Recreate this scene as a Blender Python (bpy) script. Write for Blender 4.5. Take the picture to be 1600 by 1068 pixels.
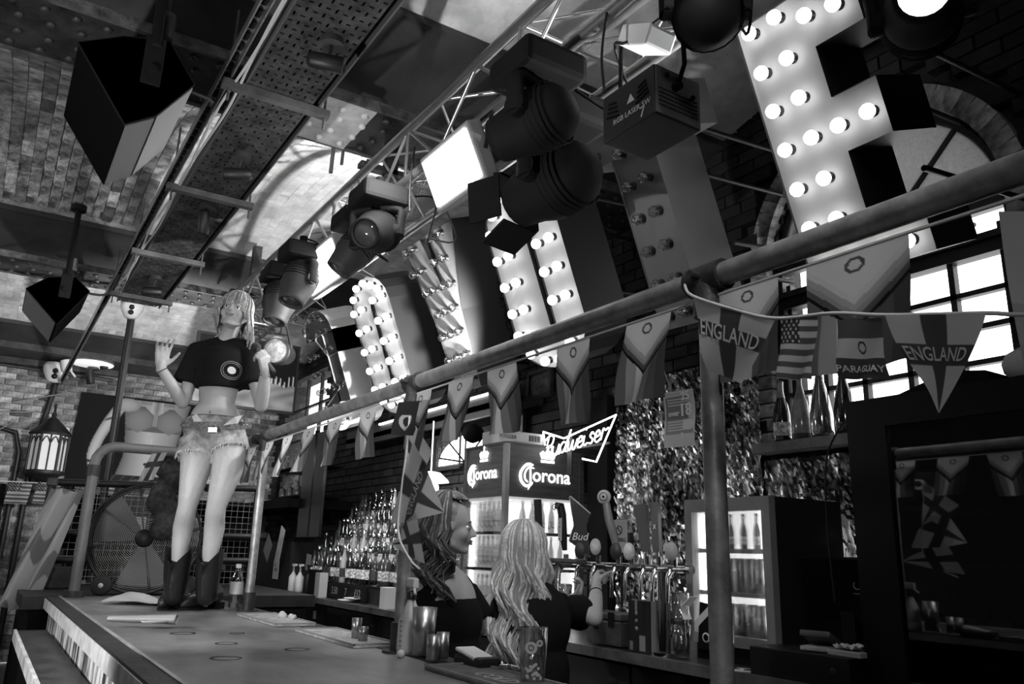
import bpy, bmesh, math, random
import numpy as np
from mathutils import Vector, Matrix
from math import sin, cos, pi, radians, sqrt, atan2
for o in list(bpy.data.objects): bpy.data.objects.remove(o)
random.seed(7); np.random.seed(7)
SC = bpy.context.scene; COL = SC.collection

# ------------------------------------------------------------------ camera
F = 1252.0; W, H = 1600, 1068; EYE = 1.445
_vy = np.array([-36-800, -(840-534), -F], float); _vy /= np.linalg.norm(_vy)
_z = np.cross(np.array([1, -.029, 0.]), _vy); _z /= np.linalg.norm(_z)
if _z[1] < 0: _z = -_z
_x = np.cross(_vy, _z)
ROT = np.array([_x, _vy, _z]); EYEP = np.array([0, 0, EYE])
cd = bpy.data.cameras.new('camera'); cam = bpy.data.objects.new('camera', cd); COL.objects.link(cam)
cam.matrix_world = Matrix.Translation((0, 0, EYE)) @ Matrix(ROT.tolist()).to_4x4()
cd.sensor_width = 36; cd.lens = F/1600*36; cd.clip_start = .02; cd.clip_end = 200
SC.camera = cam
def at(px, py, x=None, y=None, z=None):
    d = ROT @ np.array([px-800, -(py-534), -F])
    t = x/d[0] if x is not None else y/d[1] if y is not None else (z-EYE)/d[2]
    p = EYEP + t*d
    return Vector(p.tolist())
def vplane(px, py, P, off=0.):
    """point of the vertical plane through P that faces the viewer, off metres nearer"""
    n = Vector((.54, .842, 0)).normalized(); P = Vector(P) - n*off
    d = ROT @ np.array([px-800, -(py-534), -F]); d = Vector(d.tolist())
    t = n.dot(P-Vector((0, 0, EYE)))/n.dot(d)
    return Vector((0, 0, EYE)) + d*t

# ------------------------------------------------------------------ light, world, exposure
SC.view_settings.view_transform = 'Standard'; SC.view_settings.look = 'None'
SC.view_settings.gamma = 1; SC.view_settings.exposure = 0.25; SC.view_settings.use_curve_mapping = False
wd = bpy.data.worlds.new('world'); SC.world = wd; wd.use_nodes = True
wn = wd.node_tree.nodes; wl = wd.node_tree.links
bg = wn['Background']; bg.inputs[1].default_value = 4.0
tc = wn.new('ShaderNodeTexCoord'); nz = wn.new('ShaderNodeTexNoise'); nz.inputs['Scale'].default_value = 2.0
rp = wn.new('ShaderNodeValToRGB'); rp.color_ramp.elements[0].color = (.8, .8, .8, 1); rp.color_ramp.elements[1].color = (1, 1, 1, 1)
wl.new(tc.outputs['Generated'], nz.inputs['Vector']); wl.new(nz.outputs['Fac'], rp.inputs['Fac']); wl.new(rp.outputs['Color'], bg.inputs[0])
def light(name, kind, loc, aim, power, size=.3, sy=None, spot=60, blend=.4, spread=None):
    l = bpy.data.lights.new(name, kind); l.energy = power
    if kind == 'AREA':
        l.shape = 'RECTANGLE' if sy else 'DISK'; l.size = size
        if sy: l.size_y = sy
        if spread: l.spread = radians(spread)
    else: l.shadow_soft_size = size
    if kind == 'SPOT': l.spot_size = radians(spot); l.spot_blend = blend
    o = bpy.data.objects.new(name, l); COL.objects.link(o); o.location = loc
    d = Vector(aim)-Vector(loc); o.rotation_euler = d.to_track_quat('-Z', 'Y').to_euler()
    return o
light('room_fill_front', 'AREA', (-1.2, -1.2, 3.3), (.9, 4.6, 1.9), 15, .5)  # unseen fill added behind the viewer for the room and singer
light('room_fill_left', 'AREA', (-2.8, 6, 3.0), (.5, 9, 3.0), 34, .5)  # added fill out of view, for the far left brickwork
light('left_vault_fill', 'SPOT', (-.7, 2.0, 1.5), (.3, 4, 4), 140, .03, spot=120)  # added unseen spot lifting the brick vault at the left
light('flood_lamp', 'AREA', (1.30, 3.05, 3.13), (.7, 4.6, 1.9), 9, .25, .2)
light('flood_lamp', 'AREA', (1.33, 5.0, 3.15), (.8, 5.2, 1.2), 7, .25, .2)
light('singer_spot', 'SPOT', (2.15, 3.7, 3.0), (1.02, 4.65, 2.1), 75, .03, spot=50)
light('vault_fill', 'SPOT', (2.3, 3.9, 2.4), (1.2, 6.3, 4.1), 330, .04, spot=85)  # unseen spot added to brighten the vault right of the tray
light('far_vault_fill', 'SPOT', (1.5, 7.6, 2.2), (1.2, 9.6, 4.1), 260, .05, spot=120)  # added to whiten the far vault; no fitting stands here
light('truss_shadow_fill', 'SPOT', (2.3, 1.8, 2.75), (1.1, 2.2, 4.0), 75, .015, spot=75)  # unseen spot added to throw truss shadows on the vault
light('bar_top_fill', 'SPOT', (.6, .2, 3.4), (1.0, 2.6, 1.1), 75, .1, spot=70)  # extra spot without a fitting, added to brighten the bar top
light('bar_front_fill', 'SPOT', (-1.2, 3.0, 2.2), (.45, 4.0, 1.0), 150, .1, spot=60)  # no real lamp: added to brighten the bar front
light('barmaid_fill', 'SPOT', (1.1, 1.6, 2.9), (1.85, 3.0, 1.4), 55, .08, spot=50)  # unseen spot added to lighten the barmaids' hair and skin
light('bottle_fill', 'AREA', (2.5, 6.4, 2.5), (3.1, 6.6, 1.4), 20, 1.6, .1)  # added unseen strip, helps the strip lights on the bottles


# ------------------------------------------------------------------ materials
def M(name, col, rough=.6, metal=0., var=0., scale=6., bump=0., bscale=40., emis=0., spec=.5, alpha=1., contrast=(.35, .65), stretch=None, coat=0.):
    m = bpy.data.materials.new(name); m.use_nodes = True; nt = m.node_tree; n = nt.nodes; l = nt.links
    p = n['Principled BSDF']
    c = (col, col, col, 1)
    p.inputs['Base Color'].default_value = c; p.inputs['Roughness'].default_value = rough; p.inputs['Metallic'].default_value = metal
    p.inputs['Specular IOR Level'].default_value = spec
    if coat: p.inputs['Coat Weight'].default_value = coat
    if var or bump:
        t = n.new('ShaderNodeTexCoord'); mp = n.new('ShaderNodeMapping'); l.new(t.outputs['Object'], mp.inputs['Vector'])
        if stretch: mp.inputs['Scale'].default_value = stretch
    if var:
        q = n.new('ShaderNodeTexNoise'); q.inputs['Scale'].default_value = scale; q.inputs['Detail'].default_value = 8; q.inputs['Roughness'].default_value = .65
        r = n.new('ShaderNodeValToRGB'); r.color_ramp.elements[0].position = contrast[0]; r.color_ramp.elements[1].position = contrast[1]
        a = max(col*(1-var), 0); b = min(col*(1+var), 1)
        r.color_ramp.elements[0].color = (a, a, a, 1); r.color_ramp.elements[1].color = (b, b, b, 1)
        l.new(mp.outputs[0], q.inputs['Vector']); l.new(q.outputs['Fac'], r.inputs['Fac']); l.new(r.outputs['Color'], p.inputs['Base Color'])
    if bump:
        q2 = n.new('ShaderNodeTexNoise'); q2.inputs['Scale'].default_value = bscale; q2.inputs['Detail'].default_value = 6
        bp = n.new('ShaderNodeBump'); bp.inputs['Strength'].default_value = bump; bp.inputs['Distance'].default_value = .02
        l.new(mp.outputs[0], q2.inputs['Vector']); l.new(q2.outputs['Fac'], bp.inputs['Height']); l.new(bp.outputs['Normal'], p.inputs['Normal'])
    if emis:
        p.inputs['Emission Color'].default_value = (1, 1, 1, 1); p.inputs['Emission Strength'].default_value = emis
    return m
def Mglass(name, tint=.9, gloss=.12, rough=.02):
    m = bpy.data.materials.new(name); m.use_nodes = True; nt = m.node_tree; n = nt.nodes; l = nt.links
    for k in list(n):
        if k.type == 'BSDF_PRINCIPLED': n.remove(k)
    out = [k for k in n if k.type == 'OUTPUT_MATERIAL'][0]
    a = n.new('ShaderNodeBsdfTransparent'); a.inputs[0].default_value = (tint, tint, tint, 1)
    b = n.new('ShaderNodeBsdfGlossy'); b.inputs['Roughness'].default_value = rough; b.inputs[0].default_value = (1, 1, 1, 1)
    lw = n.new('ShaderNodeLayerWeight'); lw.inputs[0].default_value = .35
    mth = n.new('ShaderNodeMath'); mth.operation = 'MULTIPLY_ADD'; mth.inputs[1].default_value = .6; mth.inputs[2].default_value = gloss
    mx = n.new('ShaderNodeMixShader'); l.new(lw.outputs['Fresnel'], mth.inputs[0]); l.new(mth.outputs[0], mx.inputs[0])
    l.new(a.outputs[0], mx.inputs[1]); l.new(b.outputs[0], mx.inputs[2]); l.new(mx.outputs[0], out.inputs[0])
    return m
def Mvc(name, rough=.8, emis=0, trans=0.):
    """printed surface: colour from the mesh's own print"""
    m = bpy.data.materials.new(name); m.use_nodes = True; n = m.node_tree.nodes; l = m.node_tree.links
    p = n['Principled BSDF']; p.inputs['Roughness'].default_value = rough; p.inputs['Specular IOR Level'].default_value = .2
    a = n.new('ShaderNodeVertexColor'); a.layer_name = 'Col'; l.new(a.outputs['Color'], p.inputs['Base Color'])
    if emis: l.new(a.outputs['Color'], p.inputs['Emission Color']); p.inputs['Emission Strength'].default_value = emis
    if trans:
        out = [k for k in n if k.type == 'OUTPUT_MATERIAL'][0]
        t = n.new('ShaderNodeBsdfTranslucent'); l.new(a.outputs['Color'], t.inputs[0])
        mx = n.new('ShaderNodeMixShader'); mx.inputs[0].default_value = trans
        l.new(p.outputs[0], mx.inputs[1]); l.new(t.outputs[0], mx.inputs[2]); l.new(mx.outputs[0], out.inputs[0])
    return m
black = M('black_paint', .008, .5); blackm = M('matt_black', .006, .8, spec=.2); steel = M('steel_tube', .3, .45, .5, var=.35, scale=14, bump=.1)
chrome = M('chrome', .7, .15, 1.); alu = M('aluminium', .55, .3, .9, var=.1, scale=9); dsteel = M('dark_steel', .05, .5, .4, var=.4, scale=9, bump=.2)
white = M('white_plastic', .8, .4); grey = M('grey_plastic', .25, .5); lgrey = M('light_grey', .5, .5); dgrey = M('dark_grey', .04, .5)
rubber = M('black_rubber', .01, .7); glass = Mglass('clear_glass'); dglass = Mglass('dark_glass', .25, .1); pane_m = Mglass('window_glass', .95, .03)
printm = Mvc('print'); clothprint = Mvc('printed_cloth', .9, trans=.6)
paper = M('paper', .75, .8)
# ------------------------------------------------------------------ mesh builder
class MB:
    def __init__(s): s.v = []; s.f = []; s.m = []; s.s = []; s.mi = 0
    def add(s, vs, fs, sm=False, mi=None):
        k = len(s.v); s.v += [tuple(v) for v in vs]; s.f += [tuple(i+k for i in f) for f in fs]
        s.m += [s.mi if mi is None else mi]*len(fs); s.s += [sm]*len(fs); return s
    def box(s, c, d, R=None, mi=None):
        c = Vector(c); R = R or Matrix.Identity(3); hx, hy, hz = d[0]/2, d[1]/2, d[2]/2
        vs = [c + R @ Vector((a*hx, b*hy, e*hz)) for a in (-1, 1) for b in (-1, 1) for e in (-1, 1)]
        return s.add(vs, [(0, 1, 3, 2), (4, 6, 7, 5), (0, 4, 5, 1), (2, 3, 7, 6), (0, 2, 6, 4), (1, 5, 7, 3)], mi=mi)
    def bx(s, x0, x1, y0, y1, z0, z1, mi=None):
        return s.box(((x0+x1)/2, (y0+y1)/2, (z0+z1)/2), (abs(x1-x0), abs(y1-y0), abs(z1-z0)), mi=mi)
    def rbox(s, c, d, b=.01, R=None, mi=None):
        c = Vector(c); R = R or Matrix.Identity(3)
        bm = bmesh.new(); bmesh.ops.create_cube(bm, size=1); bmesh.ops.scale(bm, vec=d, verts=bm.verts)
        bmesh.ops.bevel(bm, geom=list(bm.edges), offset=b, segments=2, affect='EDGES', profile=.6)
        bm.verts.index_update(); vs = [c + R @ v.co for v in bm.verts]; fs = [tuple(v.index for v in f.verts) for f in bm.faces]; bm.free()
        return s.add(vs, fs, mi=mi)
    def cyl(s, p, q, r, r2=None, n=12, cap=True, mi=None, sm=True):
        p = Vector(p); q = Vector(q); r2 = r if r2 is None else r2
        return s.tube([p, q], [r, r2], n, cap=cap, mi=mi, sm=sm)
    def tube(s, pts, r, n=8, closed=False, cap=True, mi=None, sm=True, flat=1.):
        pts = [Vector(p) for p in pts]; N = len(pts); rr = r if isinstance(r, (list, tuple)) else [r]*N
        vs = []; u = None
        for i in range(N):
            a = pts[(i-1) % N] if (closed or i) else pts[0]; b = pts[(i+1) % N] if (closed or i < N-1) else pts[-1]
            t = (b-a); t = t.normalized() if t.length > 1e-9 else Vector((0, 0, 1))
            if u is None: u = t.cross(Vector((0, 0, 1))); u = u if u.length > .1 else t.cross(Vector((1, 0, 0)))
            u = (u - t*u.dot(t)); u = u.normalized() if u.length > 1e-6 else t.orthogonal().normalized()
            w = t.cross(u)
            vs += [pts[i] + (u*cos(2*pi*k/n) + w*sin(2*pi*k/n)*flat)*rr[i] for k in range(n)]
        fs = [(i*n+k, i*n+(k+1) % n, ((i+1) % N)*n+(k+1) % n, ((i+1) % N)*n+k) for i in range(N if closed else N-1) for k in range(n)]
        s.add(vs, fs, sm, mi)
        if cap and not closed:
            s.add(vs[:n], [tuple(range(n))[::-1]], False, mi); s.add(vs[-n:], [tuple(range(n))], False, mi)
        return s
    def sph(s, c, r, n=12, m=8, sc=(1, 1, 1), R=None, mi=None):
        c = Vector(c); R = R or Matrix.Identity(3); vs = [c + R @ Vector((0, 0, r*sc[2]))]
        for j in range(1, m):
            a = pi*j/m; vs += [c + R @ Vector((r*sc[0]*sin(a)*cos(2*pi*k/n), r*sc[1]*sin(a)*sin(2*pi*k/n), r*sc[2]*cos(a))) for k in range(n)]
        vs.append(c + R @ Vector((0, 0, -r*sc[2]))); L = len(vs)-1
        fs = [(0, 1+k, 1+(k+1) % n) for k in range(n)]
        for j in range(m-2): fs += [(1+j*n+k, 1+(j+1)*n+k, 1+(j+1)*n+(k+1) % n, 1+j*n+(k+1) % n) for k in range(n)]
        fs += [(L, 1+(m-2)*n+(k+1) % n, 1+(m-2)*n+k) for k in range(n)]
        return s.add(vs, fs, True, mi)
    def lathe(s, c, prof, n=16, R=None, mi=None, sm=True):
        c = Vector(c); R = R or Matrix.Identity(3); vs = []
        for (r, z) in prof: vs += [c + R @ Vector((r*cos(2*pi*k/n), r*sin(2*pi*k/n), z)) for k in range(n)]
        fs = [(j*n+k, j*n+(k+1) % n, (j+1)*n+(k+1) % n, (j+1)*n+k) for j in range(len(prof)-1) for k in range(n)]
        return s.add(vs, fs, sm, mi)
    def prism(s, poly, vec, mi=None, cap=True):
        poly = [Vector(p) for p in poly]; vec = Vector(vec); n = len(poly)
        vs = poly + [p+vec for p in poly]
        fs = [(k, (k+1) % n, n+(k+1) % n, n+k) for k in range(n)]
        if cap: fs += [tuple(range(n))[::-1], tuple(range(n, 2*n))]
        return s.add(vs, fs, mi=mi)
    def mesh(s, name, mats, off=(0, 0, 0)):
        me = bpy.data.meshes.new(name); o = Vector(off)
        me.from_pydata([(v[0]-o.x, v[1]-o.y, v[2]-o.z) for v in s.v], [], s.f)
        for m in mats: me.materials.append(m)
        me.polygons.foreach_set('material_index', s.m); me.polygons.foreach_set('use_smooth', s.s)
        bm = bmesh.new(); bm.from_mesh(me); bmesh.ops.recalc_face_normals(bm, faces=bm.faces); bm.to_mesh(me); bm.free()
        return me
WL = {}
def tag(o, label=None, cat=None, group=None, kind=None):
    if label: o['label'] = label
    if cat: o['category'] = cat
    if group: o['group'] = group
    if kind: o['kind'] = kind
    return o
def thing(name, label, cat, loc, group=None):
    o = bpy.data.objects.new(name, None); COL.objects.link(o); o.location = loc; o.empty_display_size = .05
    WL[o.name] = Vector(loc); return tag(o, label, cat, group)
def struct(name, loc=(0, 0, 0)):
    o = bpy.data.objects.new(name, None); COL.objects.link(o); o.location = loc; WL[o.name] = Vector(loc); o['kind'] = 'structure'; return o
def part(name, mb, mat, parent, label=None, kind=None):
    """mesh given in world coordinates, linked as a child of its thing"""
    w = WL[parent.name]; mats = mat if isinstance(mat, (list, tuple)) else [mat]
    me = mb.mesh(name, mats, w) if isinstance(mb, MB) else mb
    o = bpy.data.objects.new(name, me); COL.objects.link(o); o.parent = parent; WL[o.name] = w
    return tag(o, label, kind=kind)
def solo(name, mb, mat, label, cat, group=None, kind=None, loc=None):
    mats = mat if isinstance(mat, (list, tuple)) else [mat]
    if loc is None:
        v = np.array(mb.v); loc = Vector(((v[:, 0].min()+v[:, 0].max())/2, (v[:, 1].min()+v[:, 1].max())/2, v[:, 2].min()))
    loc = Vector(loc); o = bpy.data.objects.new(name, mb.mesh(name, mats, loc)); COL.objects.link(o); o.location = loc; WL[o.name] = loc
    return tag(o, label, cat, group, kind)
def inst(o, parent, loc, rot=(0, 0, 0), scale=None):
    """another piece with the same mesh, as child of parent"""
    c = bpy.data.objects.new(o.name.split('.')[0], o.data if hasattr(o, 'data') and not isinstance(o, bpy.types.Mesh) else o)
    COL.objects.link(c); c.parent = parent; c.location = Vector(loc)-WL[parent.name]; c.rotation_euler = rot
    if scale: c.scale = scale
    WL[c.name] = WL[parent.name]; return c
def dup(root, loc, rz=0., label=None, group=None, scale=None):
    r = root.copy(); COL.objects.link(r); r.location = loc; r.rotation_euler = (0, 0, rz)
    if scale: r.scale = (scale,)*3
    if label: r['label'] = label
    if group: r['group'] = group
    for ch in list(root.children):
        c = ch.copy(); COL.objects.link(c); c.parent = r
        for g in list(ch.children):
            e = g.copy(); COL.objects.link(e); e.parent = c
    return r
def frame(d, up=(0, 0, 1)):
    """rotation whose z axis is d"""
    z = Vector(d).normalized(); x = Vector(up).cross(z)
    if x.length < 1e-4: x = Vector((1, 0, 0))
    x.normalize(); y = z.cross(x); return Matrix((x, y, z)).transposed()
def smooth(pts, k=6, closed=False):
    P = [Vector(p) for p in pts]; n = len(P); out = []
    g = (lambda i: P[i % n]) if closed else (lambda i: P[max(0, min(n-1, i))])
    for i in range(n if closed else n-1):
        a, b, c, d = g(i-1), g(i), g(i+1), g(i+2)
        for j in range(k):
            t = j/k; out.append(.5*((2*b)+(c-a)*t+(2*a-5*b+4*c-d)*t*t+(3*b-a-3*c+d)*t**3))
    if not closed: out.append(P[-1])
    return out
_tc = {}
def text(mb, s, size, O, X, Y, thick=.001, offset=0., shear=0., mi=None, align='CENTER', fn=None, spacing=1.):
    key = (s, offset, shear, align, spacing, thick > 0)
    if key not in _tc:
        cu = bpy.data.curves.new('t', 'FONT'); cu.body = s; cu.size = 1; cu.align_x = align; cu.align_y = 'CENTER'; cu.offset = offset; cu.shear = shear
        cu.space_character = spacing; cu.resolution_u = 3
        if thick > 0: cu.extrude = .5
        ob = bpy.data.objects.new('t', cu); me = bpy.data.meshes.new_from_object(ob)
        _tc[key] = ([v.co.copy() for v in me.vertices], [tuple(p.vertices) for p in me.polygons])
        bpy.data.objects.remove(ob); bpy.data.meshes.remove(me)
    vs, fs = _tc[key]; X = Vector(X).normalized(); Y = Vector(Y).normalized(); N = X.cross(Y); O = Vector(O)
    P = [O + X*v.x*size + Y*v.y*size + N*(v.z*thick*2+thick) for v in vs]
    if fn: P = [fn(v.x*size, v.y*size, v.z) for v in vs]
    return mb.add(P, fs, mi=mi)
def paint(name, O, U, V, nu, nv, colf, disp=None, mat=None, parent=None, off=(0, 0, 0), solid=0., shape=None):
    """cloth or print: grid from O spanned by U, V with a printed pattern colf(u,v)"""
    O = Vector(O); U = Vector(U); V = Vector(V); N = U.cross(V).normalized(); off = Vector(off)
    vs = []; cs = []
    for j in range(nv+1):
        for i in range(nu+1):
            u = i/nu; v = j/nv
            uu = shape(u, v) if shape else u
            p = O + U*uu + V*v + (N*disp(uu, v) if disp else Vector())
            vs.append(p-off); c = colf(u, v); cs += [c, c, c, 1.]
    fs = [(j*(nu+1)+i, j*(nu+1)+i+1, (j+1)*(nu+1)+i+1, (j+1)*(nu+1)+i) for j in range(nv) for i in range(nu)]
    me = bpy.data.meshes.new(name); me.from_pydata(vs, [], fs); a = me.color_attributes.new('Col', 'FLOAT_COLOR', 'POINT'); a.data.foreach_set('color', cs)
    me.materials.append(mat or printm); me.polygons.foreach_set('use_smooth', [True]*len(fs))
    return me
def solo_mesh(name, me, loc, label, cat, group=None):
    o = bpy.data.objects.new(name, me); COL.objects.link(o); o.location = loc; WL[o.name] = Vector(loc); return tag(o, label, cat, group)
# ------------------------------------------------------------------ room shell
WX, WY = 3.5, 12.0      # bar wall plane, far wall plane
brs = [M('brick_%s' % n, c, .85, var=.6, scale=11, bump=.9, bscale=26) for n, c in zip('abcdef', (.09, .16, .24, .34, .46, .58))]
wbrs = [M('washed_brick_%s' % n, c, .8, var=.25, scale=4, bump=.4, bscale=22) for n, c in zip('abc', (.58, .64, .7))]
dbrs = [M('dark_brick_%s' % n, c, .8, var=.4, scale=9, bump=.4, bscale=30) for n, c in zip('abc', (.008, .014, .024))]  # very dark brick tones for the whole bar wall
mortar = M('mortar', .34, .95, var=.4, scale=12, bump=.5); dmortar = M('dark_mortar', .025, .95, bump=.4)
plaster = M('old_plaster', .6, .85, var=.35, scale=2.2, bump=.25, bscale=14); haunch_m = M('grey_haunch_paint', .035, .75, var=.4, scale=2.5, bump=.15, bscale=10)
girder_m = M('painted_girder', .04, .5, .2, var=.7, scale=5, bump=.3, bscale=25); girder_w = M('flaking_white_paint', .6, .6, var=.25, scale=8, bump=.3, bscale=30)
floor_m = M('floor_boards', .03, .5, var=.5, scale=3, bump=.1, stretch=(8, 1, 1))
fl = struct('floor'); b = MB(); b.bx(-4.2, 3.7, -3.2, 12.2, -.12, -.02); part('subfloor', b, floor_m, fl)
b = MB(); b.bx(-.08, .08, -1.5, 1.5, -.02, .0); bd = b.mesh('floor_board', [floor_m])
for i in range(24):
    for j in range(3): inst(bd, fl, (-3.9+i*.165*2 if False else -4.1+i*.325, -1.6+j*3.02+(i % 2)*1.5+1.5, 0), scale=(1.98, .995, 1)).name = 'floor_board'
# far wall: single bricks where the picture shows them
wf = struct('wall_far'); b = MB(); b.bx(-4.2, 3.7, WY+.03, WY+.2, 0, 4.4); part('wall_backing', b, mortar, wf)
bm_ = []
for m in brs:
    b = MB(); b.rbox((0, 0, 0), (.222, .09, .068), .006); bm_.append(b.mesh('brick', [m]))
cand = []; rest = MB()
z = .04; r = 0
while z < 4.3:
    x = -1.2 + (r % 2)*.115
    while x < 3.55:
        t = max(0, min(5, int(random.gauss(2.2 + .9*sin(x*3.1+z*2.2)+.6*sin(z*5-x), 1.2))))
        p = (x, WY+.045+random.uniform(-.008, .008), z)
        d = (x-1.0)**2*.6+(z-2.9)**2
        cand.append((d, p, t)); x += .235
    z += .078; r += 1
cand.sort()
for i, (d, p, t) in enumerate(cand):
    if i < 300: inst(bm_[t], wf, p, (0, random.uniform(-.01, .01), 0))
    else: rest.box(p, (.222, .09, .068), mi=t)
part('brickwork', rest, brs, wf, kind='stuff')
# bar wall with the arched window
AY, AZ, AR = 2.19, 3.04, .64; SILL = 2.04
def in_arch(y, z, r=AR):
    return abs(y-AY) < r and z > SILL and (z < AZ or (y-AY)**2+(z-AZ)**2 < r*r)
def in_farwin(y, z): return 9.9 < y < 11.6 and 2.0 < z < 3.75
def in_midwin(y, z): return 5.55 < y < 7.0 and 1.8 < z < 2.55 and (z < 2.1 or ((y-6.3)/.72)**2+((z-2.0)/.52)**2 < 1)
ww = struct('wall_bar'); b = MB()
def cell(y0, y1, z0, z1): b.bx(WX+.06, WX+.3, y0, y1, z0, z1)
ys = [-3.2, AY-AR]+[AY-AR+i*AR*2/32 for i in range(1, 32)]+[AY+AR, 9.9, 11.6, 12.2]
for y0, y1 in zip(ys, ys[1:]):
    ym = (y0+y1)/2
    if abs(ym-AY) < AR:
        cell(y0, y1, 0, SILL); cell(y0, y1, AZ+sqrt(AR**2-(ym-AY)**2), 4.4)
    elif 9.9 < ym < 11.6: cell(y0, y1, 0, 2.0); cell(y0, y1, 3.75, 4.4)
    else: cell(y0, y1, 0, 4.4)
part('wall_backing', b, dmortar, ww)
rest = MB(); z = .9; r = 0
while z < 4.35:
    y = -1+(r % 2)*.115
    while y < 12:
        if not (in_arch(y, z, AR+.16) or (abs(y-AY) < AR+.12 and SILL < z < AZ) or in_farwin(y, z)):
            rest.box((WX+.045+random.uniform(-.006, .006), y, z), (.09, .222, .068), mi=random.randrange(3))
        y += .235
    z += .078; r += 1
part('brickwork', rest, dbrs, ww, kind='stuff')
# arch bricks (two rings) and jambs, lit by the window
b = MB(); b.prism([(-.06, -.034, -.055), (.06, -.034, -.055), (.06, .034, -.055), (-.06, .034, -.055)], (0, 0, .11)); 
arch_me = [b.mesh('arch_brick', [m]) for m in (brs[2], brs[3], brs[4])]
for i in range(32):
    a = pi*(i+.5)/32
    o = inst(arch_me[i*7 % 3], ww, (WX+.06, AY+cos(a)*(AR+.06), AZ+sin(a)*(AR+.06)), (a+pi/2, 0, 0)); o.name = 'arch_brick'
for s_ in (-1, 1):
    for k in range(13):
        o = inst(arch_me[(k*5+s_) % 3], ww, (WX+.06, AY+s_*(AR+.06), SILL+.04+k*.078), (pi/2, 0, 0)); o.name = 'jamb_brick'
# windows
wframe = M('black_window_frame', .008, .5)
wi = struct('window_1'); bars = [1.62, 1.86, 2.1, 2.34, 2.56, 2.76]; rows = [2.18, 2.32, 2.48, 2.64, 2.82]
for y in bars:
    b = MB(); b.bx(WX+.09, WX+.13, y-.014, y+.014, SILL, AZ-.1 if y > 0 else 0); part('glazing_bar', b, wframe, wi)
for z in rows[1:4]:
    b = MB(); b.bx(WX+.09, WX+.13, AY-AR, AY+AR, z-.012, z+.012); part('glazing_bar', b, wframe, wi)
b = MB(); b.bx(WX+.07, WX+.14, AY-AR, AY+AR, 2.8, 2.9); b.bx(WX+.05, WX+.1, AY-AR, AY+AR, 2.86, 2.89); part('transom', b, wframe, wi)
b = MB(); b.bx(WX+.08, WX+.14, AY-AR, AY+AR, SILL, SILL+.03); part('bottom_rail', b, wframe, wi)
b = MB(); n = 40; b.tube([(WX+.11, AY+cos(pi*i/n)*(AR-.02), AZ+sin(pi*i/n)*(AR-.02)) for i in range(n+1)], .03, 6); b.bx(WX+.08, WX+.14, AY-AR, AY-AR+.04, SILL, AZ); b.bx(WX+.08, WX+.14, AY+AR-.04, AY+AR, SILL, AZ); part('arch_frame', b, wframe, wi)
b = MB(); b.bx(WX+.085, WX+.135, AY-AR, AY+AR, AZ-.03, AZ+.02); part('transom', b, wframe, wi)
for a in (45, 90, 135):
    a = radians(a); b = MB(); b.cyl((WX+.11, AY, AZ), (WX+.11, AY+cos(a)*AR, AZ+sin(a)*AR), .017, n=6); part('radial_bar', b, wframe, wi)
b = MB(); b.bx(WX-.13, WX+.1, AY-AR-.12, AY+AR+.05, SILL-.05, SILL); part('window_sill', b, M('stone_sill', .2, .7, var=.4, bump=.3), wi)
yl = [AY-AR]+bars+[AY+AR]; zl = [SILL]+rows[1:4]+[2.86]
pm = {}
for i in range(len(yl)-1):
    for j in range(len(zl)-1):
        b = MB(); b.bx(WX+.105, WX+.112, yl[i], yl[i+1], zl[j], zl[j+1]); part('pane', b, pane_m, wi)
frost = M('dusty_fanlight_glass', .5, .7, emis=0)
fr = frost.node_tree; pr_ = fr.nodes['Principled BSDF']; tl = fr.nodes.new('ShaderNodeBsdfTranslucent'); tl.inputs[0].default_value = (.22, .22, .22, 1)
mx = fr.nodes.new('ShaderNodeMixShader'); mx.inputs[0].default_value = .6; nn = fr.nodes.new('ShaderNodeTexNoise'); nn.inputs['Scale'].default_value = 30
cr = fr.nodes.new('ShaderNodeValToRGB'); cr.color_ramp.elements[0].color = (.2, .2, .2, 1); cr.color_ramp.elements[1].color = (.5, .5, .5, 1)
fr.links.new(nn.outputs[0], cr.inputs[0]); fr.links.new(cr.outputs[0], tl.inputs[0])
fr.links.new(pr_.outputs[0], mx.inputs[1]); fr.links.new(tl.outputs[0], mx.inputs[2]); fr.links.new(mx.outputs[0], [k for k in fr.nodes if k.type == 'OUTPUT_MATERIAL'][0].inputs[0])
for a0 in (0, 45, 90, 135):
    pts = [(WX+.105, AY, AZ)]+[(WX+.105, AY+cos(radians(a0+t*9))*(AR-.02), AZ+sin(radians(a0+t*9))*(AR-.02)) for t in range(6)]
    b = MB(); b.prism(pts, (.005, 0, 0)); part('fanlight_pane', b, frost if a0 > 20 else pane_m, wi)
wi = struct('window_2')
for y in (10.45, 11.0):
    b = MB(); b.bx(WX+.1, WX+.14, y-.02, y+.02, 2.0, 3.75); part('glazing_bar', b, wframe, wi)
for z in (2.45, 2.9, 3.35):
    b = MB(); b.bx(WX+.1, WX+.14, 9.9, 11.6, z-.015, z+.015); part('glazing_bar', b, wframe, wi)
for i, (y0, y1) in enumerate(((9.9, 10.45), (10.45, 11.0), (11.0, 11.6))):
    for z0, z1 in ((2., 2.45), (2.45, 2.9), (2.9, 3.35), (3.35, 3.75)):
        b = MB(); b.bx(WX+.11, WX+.116, y0, y1, z0, z1); part('pane', b, pane_m, wi)
# the walls behind the viewer, seen by nobody but closing the room
wn_ = struct('wall_near'); b = MB(); b.bx(-4.2, 3.7, -3.3, -3.1, 0, 4.4); part('wall_backing', b, M('dark_wall', .05, .9), wn_)
wl_ = struct('wall_left'); b = MB(); b.bx(-4.3, -4.1, -3.2, 12.2, 0, 4.4); part('wall_backing', b, M('dim_wall', .08, .9), wl_)
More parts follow.
